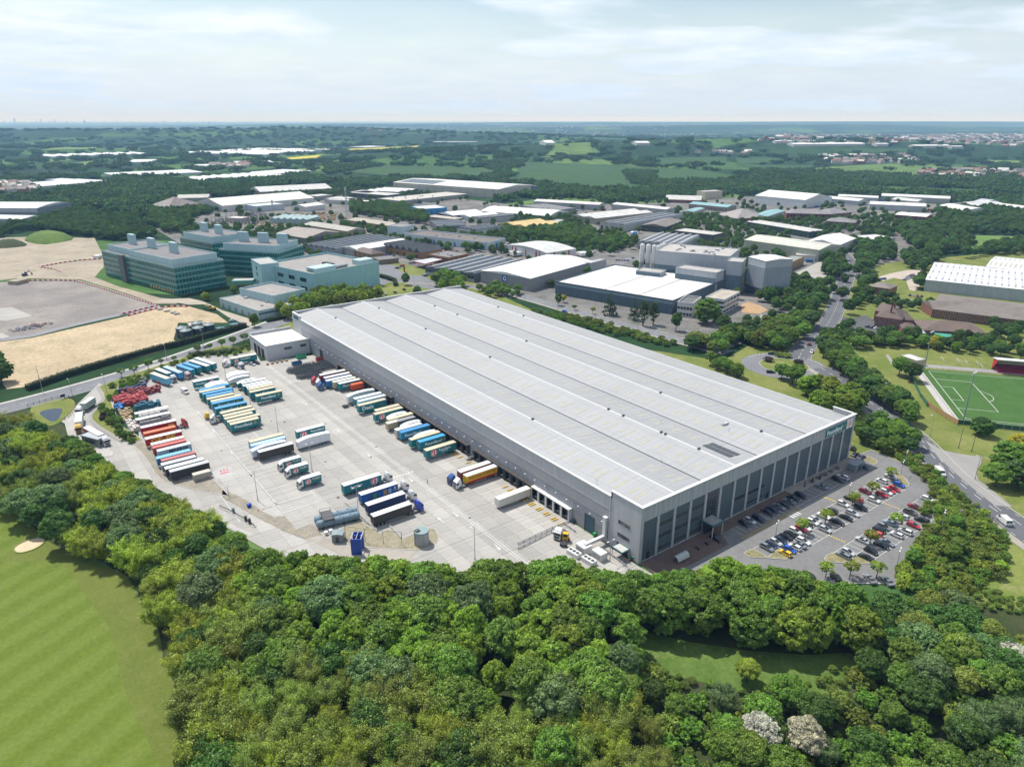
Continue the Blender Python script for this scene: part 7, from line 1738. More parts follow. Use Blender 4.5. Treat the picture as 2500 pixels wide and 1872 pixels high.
bld([(826,294.7),(818,330.4),(861,309.2)],9,'gableu',(.2,.085,.06),(.66,.66,.64),'brick and glass office with bright white roof behind the grey car park','brick_office',(('win','u',1,3.4,8,2,GLS),('win','u',4.6,7.4,8,2,GLS)),rise=1.5)
bld([(534,244.5),(591,258.1),(535,278.6)],9,'gableu',(.5,.53,.55),(.7,.7,.69),'clean white gabled warehouse at the end of the sage shed','white_warehouse',(('door','u',.2,3.5,7,2.2,(.1,.12,.13)),),rise=4)
bld([(484,235.2),(479,313.8),(527,250.3)],11,'gableu',(.4,.42,.33),(.55,.55,.47),'long sage green shed with dotted rooflights behind the grey factory','long_shed',(('skylights',30,(.66,.66,.62)),('door','u',.2,5,1,4,(.05,.06,.05))),rise=3)
bld([(392,218),(461,235.3),(404,232.7)],7,'flatu',(.36,.22,.09),(.27,.3,.29),'ochre brick works beside the louvred tower','brick_works',(('win','u',2.5,5,9,2.6,(.3,.33,.33)),))
# --- blue grey factory with silos
FB,FL=(.11,.165,.205),(.4,.43,.465)
t=bld([(204.3,282),(229,188.3),(288.1,303.5)],9,'flatu',(.085,.125,.155),(.66,.66,.65),'low blue grey factory hall with white roof behind the row of dark trees','factory_hall',(('band','u',7,9.5,0,0,(.2,.28,.33)),),parap=.9)
(p0,ang,lx,ly)=BLDS[-1]
for f in(.43,.72):
 mb=MB();mb.box(lx*f-.25,lx*f+.25,.5,ly-.5,9.06,9.12)if lx>ly else mb.box(.5,lx-.5,ly*f-.25,ly*f+.25,9.06,9.12);mb.build('roof_gutter',M_BLACK,t)
def two(P,H,zs,label,name,feats=(),z0=0):
 return bld(P,H,'flatu',FL,(.45,.43,.41),label,name,(('band','u',0,zs,0,0,FB),('band','v',0,zs,0,0,FB))+tuple(feats),parap=.6,z0=z0)
t=two([(322.8,214.8),(297.1,267.2),(358,233.7)],25,14.5,'tall two tone grey factory block beside the silos','factory_block',(('plant',31,14),))
two([(287.9,237.7),(296.7,206.1),(302,242.8)],17,13,'mid height two tone block in front of the tall factory','factory_block')
two([(315.7,197.9),(310.5,207.8),(332.7,204.7)],24,14,'two tone block between the tall factory and the louvred tower','factory_block')
t=bld([(320.7,181.6),(326.2,200.4),(349,191)],27,'gableu',FL,(.68,.69,.69),'louvred tower with white cap at the end of the grey factory','louvred_tower',(('band','u',0,6,0,0,(.06,.07,.085)),('band','v',0,6,0,0,(.06,.07,.085))),rise=1.2)
(p0,ang,lx,ly)=BLDS[-1]
for k in range(16):MB().box(-.35,lx+.2,-.35,ly+.2,6.6+k*1.,7.1+k*1.).build('louvre',wallmat((.33,.37,.42)),t)
two([(274.4,266),(281.9,247.5),(286.3,272.3)],12,12,'blue grey silo base against the tall factory','factory_plinth')
for k,(x,y)in enumerate(((915,600),(965,607),(1015,614),(1048,612),(1070,602),(1092,596))):
 q=[(307.7,291.8),(309.5,286.7),(311.3,281.6),(312.3,277.9),(319.8,281.3),(325.3,283.3)][k]
 s=thing('silo','white cylindrical silo beside the grey factory, %s from the left'%['first','second','third','fourth','fifth','sixth'][k],'silo',(*q,0));mb=MB();mb.tube((0,0,11.5),(0,0,26),2.1,n=20);mb.build('silo_shell',M_TRIM,s);mb=MB();mb.tube((0,0,26),(0,0,26.9),2.1,.6,n=20);mb.build('cap',M_STEEL,s);mb=MB();mb.tube((0,0,.1),(0,0,11.5),1.9,n=12);mb.build('skirt',M_STEEL,s)
bld([(257,167.8),(285.5,176.2),(266.5,184.4)],10,'flatu',(.6,.61,.61),(.45,.4,.33),'white three storey office with ribbon windows before the factory','white_office',(('win','u',1,2.4,5,4.6,GLS),('win','u',4.2,5.6,5,4.6,GLS),('win','u',7.4,8.8,5,4.6,GLS),('win','v',4.2,5.6,5,3,GLS),('win','v',7.2,8.6,5,3,GLS)))
bld([(233.3,174.7),(229,184.1),(252.4,184.5)],9,'flatu',(.6,.61,.6),(.15,.15,.14),'white entrance wing of the office partly hidden by the huge tree','white_office',(('win','u',1,2.8,5,1.6,GLS),('win','u',5,6.8,5,1.6,GLS)),parap=1)
# --- right hand side
bld([(439,119.1),(462,55.2),(520,146.4)],9,'multi:3u',(.38,.42,.46),(.66,.66,.65),'large white roofed retail shed with rows of solar panels','retail_shed',(('skylights',16,(.3,.32,.38)),),rise=1.4)
bld([(526,110.9),(538,63.6),(584,129.7)],10,'gableu',(.38,.42,.46),(.66,.66,.65),'white roofed shed with dotted rooflights at the right edge','retail_shed',(('skylights',14,(.4,.4,.35)),),rise=1.5)
bld([(398,125.8),(396,140.3),(414,132.5)],6,'hipu',BR,(.22,.19,.17),'two storey red brick block with white porch by the main road','brick_house',(('win','u',1,2.2,6,1.2,(.6,.6,.6)),('win','u',3.6,4.8,6,1.2,(.6,.6,.6))),rise=2.5)
t=bld([(313.8,76.3),(309.4,90.4),(337,84)],7,'hipu',BR,RBR,'victorian red brick public house with brown tiled roof and chimneys','public_house',(('win','u',1,2.8,5,1.3,(.6,.6,.58)),('win','u',4.2,5.8,5,1.2,(.6,.6,.58)),('chimney',((.25,.5),(.5,.45),(.8,.6)),6.5)),rise=4.5)
bld([(323.3,86.6),(323.4,98.1),(337.1,91.8)],7,'gableu',BR,RBR,'',root=t,rise=4)
bld([(324.9,73.4),(320.4,79.2),(336.3,78.4)],5.5,'hipu',BR,RBR,'',root=t,rise=3)
bld([(309.8,63.9),(305,70.8),(323,69.9)],4,'hipu',BR,RBR,'small brick outbuilding with brown roof beside the public house','brick_outbuilding',rise=2.5)
bld([(337.2,36.1),(314.1,62.4),(359,48.2)],3.6,'hipu',(.2,.12,.08),(.155,.115,.095),'long low restaurant wing with brown hipped roof','restaurant_wing',(('win','u',.8,2.4,12,1.5,GLS),),rise=3.6)
t=bld([(378,29.8),(362,79.1),(427,47.9)],6,'gableu',BR,(.2,.175,.155),'long two storey hotel with grey brown tiled roof','hotel_wing',(('win','u',1,2.4,18,1.3,(.6,.6,.6)),('win','u',3.6,5,18,1.3,(.6,.6,.6))),rise=4)
bld([(363,79.2),(377,92.8),(411,85.8)],6,'gablev',BR,(.2,.175,.155),'',root=t,rise=3.5)
bld([(316.3,44.3),(310.6,53.2),(323.3,46.9)],2.6,'gableu',(.05,.2,.15),(.06,.3,.22),'small green roofed garden shed in the hedge by the restaurant','garden_shed')
bld([(308.7,58.3),(305.9,62),(319.9,63)],3,'flatu',(.4,.45,.45),RG,'grey store container beside the brick outbuilding','store',parap=.1)
# --- left edge
bld([(-68.4,1025),(-157.1,1094),(-65.1,1118)],14,'archu',(.2,.235,.26),(.62,.64,.65),'large grey arched depot cut by the left frame edge','arched_depot',(('band','u',9,13,0,0,(.42,.44,.46)),),rise=3)
bld([(-89.3,961),(-158.7,1029),(-88.1,1008)],8,'archu',(.3,.34,.36),(.64,.65,.65),'lower white roofed depot in front of the arched one','arched_depot',(('band','u',0,3.5,0,0,(.05,.08,.1)),),rise=2)
for P,H,rf,w,rc,lb in(
([(149.3,954),(134.7,1033),(288.9,1026)],9,'gablev',(.6,.6,.6),(.66,.65,.6),'big white shed with blue doors beyond the glass offices'),
([(187.6,924),(181.6,955),(228.4,947)],8,'flatu',(.45,.52,.56),(.55,.6,.6),'pale blue shed in front of the big white one'),
([(245.6,887),(235.2,913),(273.7,919)],7,'gablev',(.6,.6,.6),(.62,.62,.6),'small white shed right of the pale blue one'),
([(391,1130),(264.1,1138),(423,1196)],8,'gableu',(.3,.25,.2),(.52,.53,.53),'very long grey roofed units at the wood edge'),
([(86.4,992),(68.7,1031),(124.4,1039)],8,'hipu',(.25,.2,.15),(.2,.18,.17),'brown roofed office half hidden in trees'),
([(173.2,1117),(129,1134),(193.3,1153)],6,'gableu',(.3,.3,.28),(.42,.42,.38),'grey sheds at the wood edge left of the big white shed'),
([(319,1025),(310.3,1052),(346.4,1045)],6,'flatu',(.3,.32,.3),(.52,.52,.5),'pale flat unit below the very long units'),
([(334.6,956),(315.4,985),(355,988)],6,'flatu',(.4,.4,.4),(.56,.56,.54),'pale flat unit by the lattice mast'),
([(410,1021),(389,1055),(437,1057)],7,'flatu',(.12,.13,.14),(.52,.52,.5),'dark unit with pale roof right of the lattice mast'),
([(137.3,828),(122.4,848),(144,849)],5,'flatu',(.4,.38,.35),(.6,.58,.54),'small white roofed store in the substation compound')):
 bld(P,H,rf,w,rc,lb,'industrial_unit')
bld([(197.1,760),(163.6,799),(209.5,799)],6,'multi:6v',(.3,.4,.4),(.4,.52,.53),'sheds with six aqua ridged roofs beside the timber yard','ridged_sheds',rise=2)
bld([(250.4,36.7),(253,46.6),(258.3,40.3)],3.4,'flatu',(.42,.37,.29),(.6,.6,.58),'small flat roofed changing pavilion above the pitch','pavilion',parap=.25)
# round green tanks at the old works
for k,(x,y,zt)in enumerate(((1678,1175,0),(1790,1150,0),(1885,1125,0),(1640,1145,0),(1770,1105,0))):
 q=[(-49.7,325.4),(-42,327.5),(-34.9,330.7),(-50.3,333.2),(-39.8,338.9)][k]
 s=thing('round_tank','dark green round tank with domed lid, %s of the hedge side group'%['nearest the hedge','middle','right','left rear','rear'][k],'tank',(*q,.1));mb=MB();mb.tube((0,0,0),(0,0,5.4),3.3,n=20,caps=False);mb.build('tank_wall',wallmat((.035,.06,.06)),s);mb=MB();mb.tube((0,0,5.4),(0,0,6.6),3.4,.3,n=20);mb.build('lid',wallmat((.16,.22,.23)),s)
for k,q in enumerate([(-27.6,333),(-17.8,336.9)]):
 s=thing('settling_tank','low open blue grey settling tank behind the hedge, %s one'%('left','right')[k],'tank',(*q,.1));mb=MB();mb.tube((0,0,0),(0,0,1.8),3.6,n=20,caps=False);mb.build('tank_wall',wallmat((.2,.33,.37)),s);mb=MB();mb.tube((0,0,1.3),(0,0,1.35),3.5,n=20);mb.build('water_surface',mat('tank_water',(.08,.16,.18),.1,.1,1),s)
bld([(-45.1,335.9),(-43.9,346.2),(-36.1,333.9)],4.5,'flatu',(.3,.24,.19),RG,'brown plant room behind the round green tanks','plant_room')
# red and white barriers of the cleared site
RWM=[MB().box(-.98,.98,-.25,.25,0,1.).mesh('barrier_block',m)for m in(mat('barrier_red',(.45,.03,.05),.5,.1,1),mat('barrier_white',(.68,.66,.62),.5,.1,1))]
nb=0
for pts in([(-119.6,582),(-109.4,574),(-94.6,564),(-81.7,552),(-74.9,530),(-64.6,493),(-55.5,457),(-47.6,428),(-46.6,422)],[(-71.2,411),(-59.1,417),(-47.4,422)],[(-67.4,405),(-56.6,411),(-46.6,415),(-37.3,414),(-29.3,407)],[(-98.9,639),(-81.8,649),(-64.2,653),(-48.8,648)],[(-99.1,636),(-90.8,621),(-86.2,599)]):
 for x,y,a in along(pts,2.1):
  nb+=1
  if nb<=295:ob('plastic_barrier',RWM[nb%2],None,(x,y,.14),a,None,'%s plastic barrier block in the winding line on the cleared site'%('red','white')[nb%2],'barrier','%s barrier blocks on the cleared site'%('red','white')[nb%2])
rngb=random.Random(9)
mbk=MB()
for q in[(-47,410),(-44.3,402),(-41.7,395),(-40.6,390)]:mbk.cbox((q[0],q[1],.6),(3.5,2.2,1.2))
mbk.build('concrete_ramp',M_CONC,kind='structure')
def heap(pt,label,cols,n,r,seed):
 t=thing('rubble_heap',label,'heap',(*pt,.12));rg=random.Random(seed)
 for k,c in enumerate(cols):
  mb=MB()
  for i in range(n):a,d=rg.uniform(0,6.3),r*rg.random()**.5;s=rg.uniform(.5,1.6);mb.bar((d*math.cos(a),d*math.sin(a)*.5,rg.uniform(.1,.9)),(d*math.cos(a)+rg.uniform(-s,s),d*math.sin(a)*.5+rg.uniform(-s,s),rg.uniform(.2,1.2)),rg.uniform(.3,.9),rg.uniform(.2,.6))
  mb.build('debris',wallmat(c),t,kind='stuff')
heap((-125.5,409),'heap of grey and bluish rubble on the cleared site',((.3,.3,.3),(.12,.12,.2)),30,9,1);heap((-118.5,414),'heap of whitish rubble beside the grey heap',((.5,.45,.43),(.3,.08,.08)),30,8,2)
def digger(pt,col,label,rz):
 t=thing('excavator',label,'excavator',(*pt,.15),rz);m=wallmat(col)
 for s in(-1.2,1.2):mb=MB();mb.xext([(s-.3,0),(s+.3,0),(s+.3,.9),(s-.3,.9)],-2,2);mb.build('track',M_CHAS,t)
 MB().box(-1.9,1.5,-1.3,1.3,1.,2.1).build('body',m,t);MB().box(.2,1.6,.1,1.25,2.1,3.1).build('cab',M_GLASS,t);mb=MB();mb.bar((1.3,-.3,1.8),(3.6,-.3,4.2),.5,.5);mb.bar((3.6,-.3,4.2),(5.2,-.3,1.6),.4,.4);mb.build('boom',m,t);MB().box(4.8,5.8,-.9,.3,.5,1.6).build('bucket',M_CHAS,t)
digger((-17.8,388),(.55,.33,.02),'yellow excavator beside the teal annexe',2.5);digger((-113.2,602),(.05,.08,.16),'dark blue machine parked on the cleared site',.3)
bld([(-120.9,563),(-126.8,570),(-119.6,578)],3,'flatu',(.34,.29,.2),(.3,.27,.2),'tan shipping container at the end of the barrier line','site_container',parap=.05)
bld([(-50.9,652),(-54.7,658),(-49.3,660)],3,'flatu',W_,RW,'white site cabin beside the glass office','site_cabin',parap=.05)
# lattice masts
def mast(pt,h,label,w=1.6):
 t=thing('lattice_mast',label,'mast',(*pt,0));mb=MB()
 for sx_ in(-1,1):
  for sy_ in(-1,1):mb.bar((sx_*w,sy_*w,0),(sx_*w*.3,sy_*w*.3,h),.22)
 n=int(h/3)
 for k in range(n):
  z,z1=h*k/n,h*(k+1)/n;f,f1=w*(1-.7*k/n),w*(1-.7*(k+1)/n)
  for s in(-1,1):mb.bar((-f,s*f,z),(f1,s*f1,z1),.13);mb.bar((s*f,f,z),(s*f1,-f1,z1),.13);mb.bar((f,s*f,z),(-f1,s*f1,z1),.1)
 mb.build('lattice',M_STEEL,t);mb=MB()
 for k in range(6):a=k*1.05;mb.cbox((math.cos(a)*1.1,math.sin(a)*1.1,h-1.2-(k%2)*2.4),(.4,.4,2.))
 mb.build('antenna',M_TRIM,t)
mast((276.4,814),38,'tall grey lattice radio mast rising beside the tree belt');mast((197.7,884),20,'lattice pylon above the electricity compound',1.2)
# substation compound and timber yard clutter
t=thing('electricity_substation','compound of steel switchgear frames behind the glass offices','substation');rg=random.Random(4);mb=MB()
for p in poisson([(97.1,840),(143,890),(180.4,919),(187.3,875),(171.2,834),(142.4,790),(125.4,818),(93.9,796)],4.5,rg):h=rg.uniform(3,8);mb.bar((*p,0),(*p,h),.25);mb.bar((p[0]-2,p[1],h),(p[0]+2,p[1],h),.2)if rg.random()<.5 else mb.cbox((p[0],p[1],1.2),(2.2,1.6,2.4))
mb.build('switchgear',mat('weathered_switchgear',(.2,.19,.19),.7,.25,.5),t,kind='stuff')
def piles(poly,cols,d,label,name,seed,hm=2.2):
 rg=random.Random(seed);mb_={}
 for p in poisson(poly,d,rg,cap=120):
  c=rg.choice(cols);s=thing(name,label,'stack',(*p,.1),rg.uniform(0,.4),label.split(' ',1)[1]);a,b,h=rg.uniform(1,2.4),rg.uniform(.7,1.3),rg.uniform(.8,hm)
  mbp=MB()
  for k in range(3):mbp.box(-a,a,-b,b,h*k/3+.06,h*(k+1)/3)
  mbp.build('bundle',wallmat(c),s)
piles([(149.3,817),(186.3,840),(226.6,865),(254.5,864),(271.7,831),(263.8,782),(234.7,769),(216.7,800),(195,782),(159.1,762),(141.4,761)],((.42,.28,.11),(.36,.22,.09),(.45,.33,.16)),6.,'stacked tawny timber bundle in the timber yard','timber_stack',5)
piles([(177.1,692),(197.2,691),(182.6,648),(161.6,645)],((.2,.1,.05),(.25,.14,.07)),3.4,'brown pallet heap beside the brown roofed shed','pallet_heap',6,4)
# parked cars and vans about the estate (too small to show their parts)
def minicar(cols=1):
 mb=MB();mb.yext([(-2.1,.25),(-2.15,.8),(-1.9,.95),(1.,.95),(2.,.75),(2.1,.3)],-.85,.85,0);mb.add([(-1.8,-.75,.95),(.9,-.75,.95),(.2,-.6,1.45),(-1.3,-.6,1.45),(-1.8,.75,.95),(.9,.75,.95),(.2,.6,1.45),(-1.3,.6,1.45)],[(0,1,2,3),(7,6,5,4),(1,5,6,2),(4,0,3,7)],1);mb.add([(.2,-.6,1.46),(-1.3,-.6,1.46),(-1.3,.6,1.46),(.2,.6,1.46)],[(0,1,2,3)],0);return mb.mesh('parked_car',[M_CARP2,M_CGL])
def minilorry():
 mb=MB();mb.box(-5.5,4,-1.25,1.25,1,3.9,0);mb.box(4.2,6.2,-1.2,1.2,.6,3.4,1);mb.box(-5,6,-.9,.9,.2,1,2);return mb.mesh('parked_lorry',[M_BODY,M_TRIM,M_CHAS])
MC,ML=minicar(),minilorry();rgc=random.Random(12);PALK=['white','white','silver','grey','black','black','navy','red','blue','silver','maroon']
def carpark(pts,n,place,rz=0.,step=2.6,lorry=False,cols=None):
 for x,y,a in along(pts,step if not lorry else 3.6):
  if n<=0:break
  if rgc.random()<.25:continue
  n-=1;c=rgc.choice(cols or PALK);o=ob('parked_lorry' if lorry else 'parked_car',ML if lorry else MC,None,(x,y,.16),a+math.pi/2+rz,CC[c]if not lorry else rgc.choice([(.65,.65,.65),(.05,.2,.45),(.65,.66,.66)]),'%s %s'%(c if not lorry else 'small',('car parked ' if not lorry else 'white cabbed lorry parked ')+place),'lorry' if lorry else 'car',('lorries ' if lorry else c+' cars ')+place)
for pts,n,pl in(([(241.4,563),(247.6,527),(255.2,495),(266.1,471)],16,'along the blue doored terrace'),([(239.7,507),(241.9,485),(250.1,463)],10,'before the brown brick office'),([(177.7,510),(183.7,487),(186.6,470)],9,'beside the gabled brick works'),([(154.5,441),(182.1,466)],5,'by the filling station'),([(277,467),(291.7,464)],5,'at the right end of the terrace'),([(243,718),(263,679)],9,'before the tan brick workshops'),([(159,402),(155.9,382)],3,'before the dark low factory'),([(338.8,352),(345.7,343.1)],5,'at the office end of the gabled warehouse'),([(307.1,110.5),(295.8,99.2)],6,'in the pub car park on the left'),([(305,92.3),(306.1,81.3),(305.3,71.9)],6,'beside the public house'),([(467,146.9),(498,153.8)],9,'in the tree shaded retail car park'),([(385,111),(395,108.1)],5,'beside the hotel lane'),([(414,117.7),(418,109.4)],4,'below the brick block'),([(350,28.7),(352,21)],5,'at the hotel end'),([(379,201.3),(394,201.6)],4,'in the yard behind the louvred tower'),([(449,160),(459,158.8)],3,'at the retail entrance'),([(-82.1,979),(-73.1,986),(-61.7,1004)],14,'before the arched depot'),([(535,1250),(566,1261),(584,1265)],12,'beside the cream shed'),([(426,915),(442,883),(495,885)],16,'in the yards below the cream shed'),([(569,930),(603,928)],7,'before the cream shed loading side'),([(554,660),(585,655)],8,'above the whitish double shed'),([(698,552),(740,557)],10,'in the car sales yard'),([(830,318.7),(818,292.4)],7,'in the grey office car park'),([(614,395),(615,329.2)],8,'before the dark green terrace')):
 carpark(pts,n,pl)
for pts,n,pl in(([(434,553),(463,519)],8,'in the lorry park above the tree belt'),([(444,473),(453,460)],2,'at the blue trailer stand'),([(463,453),(471,441)],2,'beside the dark green unit'),([(325.3,389),(342,385)],4,'behind the red striped unit'),([(277.3,435),(274.2,405)],3,'between the arched unit and the north light factory')):
 carpark(pts,n,pl,lorry=True,rz=0)
 # --- football ground
A0,B0=Vector((248.6,29.2)),Vector((196.2,-10.2));gl_=(B0-A0);pw=gl_.length;ex=gl_.normalized();ey=Vector((-ex.y,ex.x))if Vector((-ex.y,ex.x)).dot(Vector((246.2,-15.6))-A0)>0 else Vector((ex.y,-ex.x))
def PT(s,d,z=0):v=A0+ex*s+ey*d;return(v.x,v.y,z)if z else(v.x,v.y)
sheet('football_pitch',[PT(-3,-3),PT(pw+3,-3),PT(pw+3,103),PT(-3,103)],.22,patchmat('artificial_turf',(.042,.1,.022),(.052,.115,.028),(.075,.115,.04),.1,2,fine=.18))
mb=MB();c_=pw/2
def pl_(a,b,w=.22):lineq(mb,PT(*a),PT(*b),w,.235)
for a,b in(((0,0),(pw,0)),((0,0),(0,100)),((pw,0),(pw,100)),((c_-20.2,0),(c_-20.2,16.5)),((c_+20.2,0),(c_+20.2,16.5)),((c_-20.2,16.5),(c_+20.2,16.5)),((c_-9.2,0),(c_-9.2,5.5)),((c_+9.2,0),(c_+9.2,5.5)),((c_-9.2,5.5),(c_+9.2,5.5)),((0,50),(pw,50))):pl_(a,b)
for k in range(12):
 a0,a1=R(37+k*8.83),R(37+(k+1)*8.83);pl_((c_+9.15*math.cos(a0),11+9.15*math.sin(a0)),(c_+9.15*math.cos(a1),11+9.15*math.sin(a1)))
mb.build('pitch_marking',M_PAINT,kind='structure')
sheet('perimeter_path',[PT(-6,-7),PT(pw+6,-7),PT(pw+6,-3.2),PT(-6,-3.2)],.2,M_KERB)
sheet('perimeter_path',[PT(-12,-7),PT(-6,-7),PT(-6,103),PT(-12,103)],.2,MATS['worn_asphalt'])
def fence(pts,h,m,label,step=3.,panel=True,gap=.03):
 t=thing('fence',label,'fence',(0,0,0));w=[]
 for x,y,a in along(pts,step):ob('post',FPOST,t,(x,y,.1),a).scale=(1,1,h)
 for x,y,a in along(pts,step):
  mbp=MB();mbp.box(gap,step-gap,-.03,.03,.15,h);o=mbp.build('panel',m,t,loc=(x,y,.1),rz=a)
FPOST=MB().box(-.06,.06,-.06,.06,0,1.05).mesh('post',M_STEEL)
fence([PT(-14,-11),PT(10,-11),PT(40,-13),PT(52,-13)],2.2,wallmat((.02,.14,.08)),'dark green boarded fence along the goal end of the pitch')
fence([PT(52,-13),PT(60,-11),PT(pw+8,-6)],2.4,wallmat((.4,.25,.11)),'tan boarded fence with white banner at the pitch corner')
fence([PT(pw+8,-6),PT(pw+9,30),PT(pw+10,100)],2.2,wallmat((.03,.09,.06)),'dark green fence along the near touchline')
t=thing('touchline_rail','white rail round the pitch','rail');
for a,b in((PT(-4.5,-4.5),PT(pw+4.5,-4.5)),(PT(-4.5,-4.5),PT(-4.5,100)),(PT(pw+4.5,-4.5),PT(pw+4.5,100))):
 mb=MB();mb.bar((*a,1.1),(*b,1.1),.09);mb.build('rail',M_TRIM,t)
 for x,y,r_ in along([a,b],3):ob('post',FPOST,t,(x,y,.15))
t=thing('grandstand','football stand with white roof, red ends and maroon seats','grandstand',(0,0,0));s0,s1=33.,75.
def stp(prof,d0,d1):
 n_=len(prof);vs=[PT(p,d0)+(z,)for p,z in prof]+[PT(p,d1)+(z,)for p,z in prof];return vs,[(i,(i+1)%n_,n_+(i+1)%n_,n_+i)for i in range(n_)]+[tuple(range(n_-1,-1,-1)),tuple(range(n_,2*n_))]
for k in range(6):mb=MB();mb.add(*stp([(-7-k*1.,.15),(-8-k*1.,.15),(-8-k*1.,.9+k*.5),(-7-k*1.,.9+k*.5)],s0+1,s1));mb.build('seating_tier',wallmat((.25,.02,.05)),t)
mb=MB();mb.add(*stp([(-13,.15),(-13.4,.15),(-13.4,6.2),(-13,6.2)],s0,s1));mb.build('back_wall',wallmat((.45,.38,.27)),t)
mb=MB();mb.add(*stp([(-6.,7.4),(-14,6.2),(-14,6.5),(-6,7.7)],s0-.5,s1));mb.build('stand_roof',M_TRIM,t)
mb=MB();mb.add(*stp([(-6.2,7.6),(-13.4,.15),(-13.4,6.4)],s0-.2,s0));mb.build('end_wall',wallmat((.5,.03,.03)),t)
def goal(p,label,s=1.,horiz=True):
 g=thing('goal',label,'goal',(p[0],p[1],.2),math.atan2(ex.y,ex.x));mb=MB();w=3.66*s;h=2.44*s
 for x in(-w,w):mb.tube((x,0,0),(x,0,h),.07,n=6);mb.tube((x,0,h),(x,1.6*s,0),.04,n=5)
 mb.tube((-w,0,h),(w,0,h),.07,n=6);mb.tube((-w,1.6*s,.05),(w,1.6*s,.05),.04,n=5);mb.build('goal_frame',M_TRIM,g)
for k,p in enumerate(((271.5,32.6),(275.7,26.5),(276.8,22.8),(279.1,18.2),(276,14.9))):goal(p,'white training goal stored beyond the pitch, %s from the left'%['first','second','third','fourth','fifth'][k],.7)
def flood(pt,h,label):
 t=thing('floodlight',label,'floodlight',(*pt,.1));mb=MB();mb.tube((0,0,0),(0,0,h),.32,.16,n=10);mb.build('mast',mat('mast_green_grey',(.2,.25,.24),.5,.1,1),t);mb=MB();mb.bar((-1.6,0,h),(1.6,0,h),.15);mb.build('crossbar',M_STEEL,t)
 for x in(-1.4,-.5,.5,1.4):MB().box(x-.3,x+.3,-.4,.1,h,h+.5).build('lamp_head',M_TRIM,t)
flood((247.6,31.3),21,'tall floodlight mast at the far corner of the pitch');flood((193.4,-10.4),22,'tall floodlight mast at the near corner of the pitch');
for p,lb in(((161.6,-21.7),'thin dark pole on the grass below the pitch, left'),((162.4,-26.3),'thin dark pole on the grass below the pitch, right')):o=thing('pole',lb,'pole',(*p,.1));mb=MB();mb.tube((0,0,0),(0,0,9),.12,.08,n=6);mb.build('shaft',M_DKSTEEL,o);MB().box(-.2,.2,-.2,.2,0,.3).build('base',M_DKSTEEL,o)
sheet('pub_car_park',[(317.2,116.3),(318.6,109.4),(333.3,108.2),(323.2,96.7),(310.5,88.2),(320.1,77.6),(316.2,65.4),(303.7,60.3),(295.4,72.9),(286.9,87.3),(290.5,96.3),(292.1,102)],.17,M_ASPH)
sheet('retail_car_park',[(464,166.7),(488,167.5),(512,165.7),(525,159.4),(501,145.3),(470,133),(433,123.2),(434,127.4),(468,146.3),(469,157),(448,155.3)],.16,patchmat('tan_gravel',(.36,.31,.27),(.4,.35,.3),(.3,.27,.24),.05,1,fine=.15))
sheet('service_yard',[(377,208.4),(415,215.6),(490,235.6),(512,234.2),(504,224.8),(423,191.4),(395,183.8),(358,178.9),(360,193.5)],.17,M_CONC)
sheet('brown_yard',[(290.4,177.6),(301.3,178.4),(298.4,167.2),(291.4,155.5),(277.7,153.6),(271.2,162.5)],.17,patchmat('brown_gravel',(.33,.22,.12),(.38,.26,.15),(.28,.2,.13),.1,1,fine=.2))
sheet('office_car_park',[(814,309.6),(841,289.4),(801,266.1),(769,277.1),(783,292.1)],.17,mat('grey_bay_asphalt',(.3,.31,.32),.9,.1,.1))
sheet('path',[(257.7,56.6),(260.2,56.3),(244.3,44.2),(241.7,44.7)],.16,MATS['worn_asphalt'])
# ------------------------------------------------------------------ trees
FOL=foliage();FOLB=foliage('blossom_and_leaf',.25)
BARK=mat('bark',(.1,.085,.065),.9,.25,2);PBARK=mat('pale_bark',(.26,.24,.2),.9,.2,2)
def leaves(P,Nn,size,tone,rng,name,m,aspect=.75):
 """one small quad per leaf clump: centres P, outward directions Nn"""
 n=len(P)
 Nn=Nn+rng.normal(0,.55,(n,3));Nn/=np.linalg.norm(Nn,axis=1)[:,None]
 t=rng.normal(0,1,(n,3));t-=(t*Nn).sum(1)[:,None]*Nn;t/=np.linalg.norm(t,axis=1)[:,None];b=np.cross(Nn,t)
 s=(size*rng.uniform(.6,1.35,n))[:,None]/2
 bend=Nn*s*.35
 V=np.empty((n,4,3));V[:,0]=P-t*s-bend;V[:,1]=P-b*s*aspect;V[:,2]=P+t*s-bend*.6;V[:,3]=P+b*s*aspect
 me=bpy.data.meshes.new(name);me.vertices.add(n*4);me.loops.add(n*4);me.polygons.add(n)
 me.vertices.foreach_set('co',V.reshape(-1).astype(np.float32));me.loops.foreach_set('vertex_index',np.arange(n*4,dtype=np.int32))
 me.polygons.foreach_set('loop_start',np.arange(0,n*4,4,dtype=np.int32));me.polygons.foreach_set('loop_total',np.full(n,4,dtype=np.int32))
 a=me.attributes.new('tone','FLOAT','FACE');a.data.foreach_set('value',tone.astype(np.float32))
 me.materials.append(m);me.update(calc_edges=True);return me
def sph(n,rng):
 v=rng.normal(0,1,(n,3));return v/np.linalg.norm(v,axis=1)[:,None]
def lobes_round(R_,H,base,n,rng,lr=(.22,.36),bottom=-.35):
 """lobe centres over an ellipsoid of half-width R_ and height H-base"""
 out=[];c=np.array([0,0,(H+base)/2]);hz=(H-base)/2
 k=0
 while len(out)<n:
  k+=1;v=sph(1,rng)[0]
  if v[2]<bottom and rng.random()<.75:continue
  r=R_*rng.uniform(*lr);f=rng.uniform(.74,1.)
  p=c+np.array([v[0]*(R_-r*.6)*f,v[1]*(R_-r*.6)*f,v[2]*(hz-r*.6)*f])
  if all(np.linalg.norm(p-q[0])>(r+q[1])*.42 for q in out)or k>n*30:out.append((p,r))
 return out
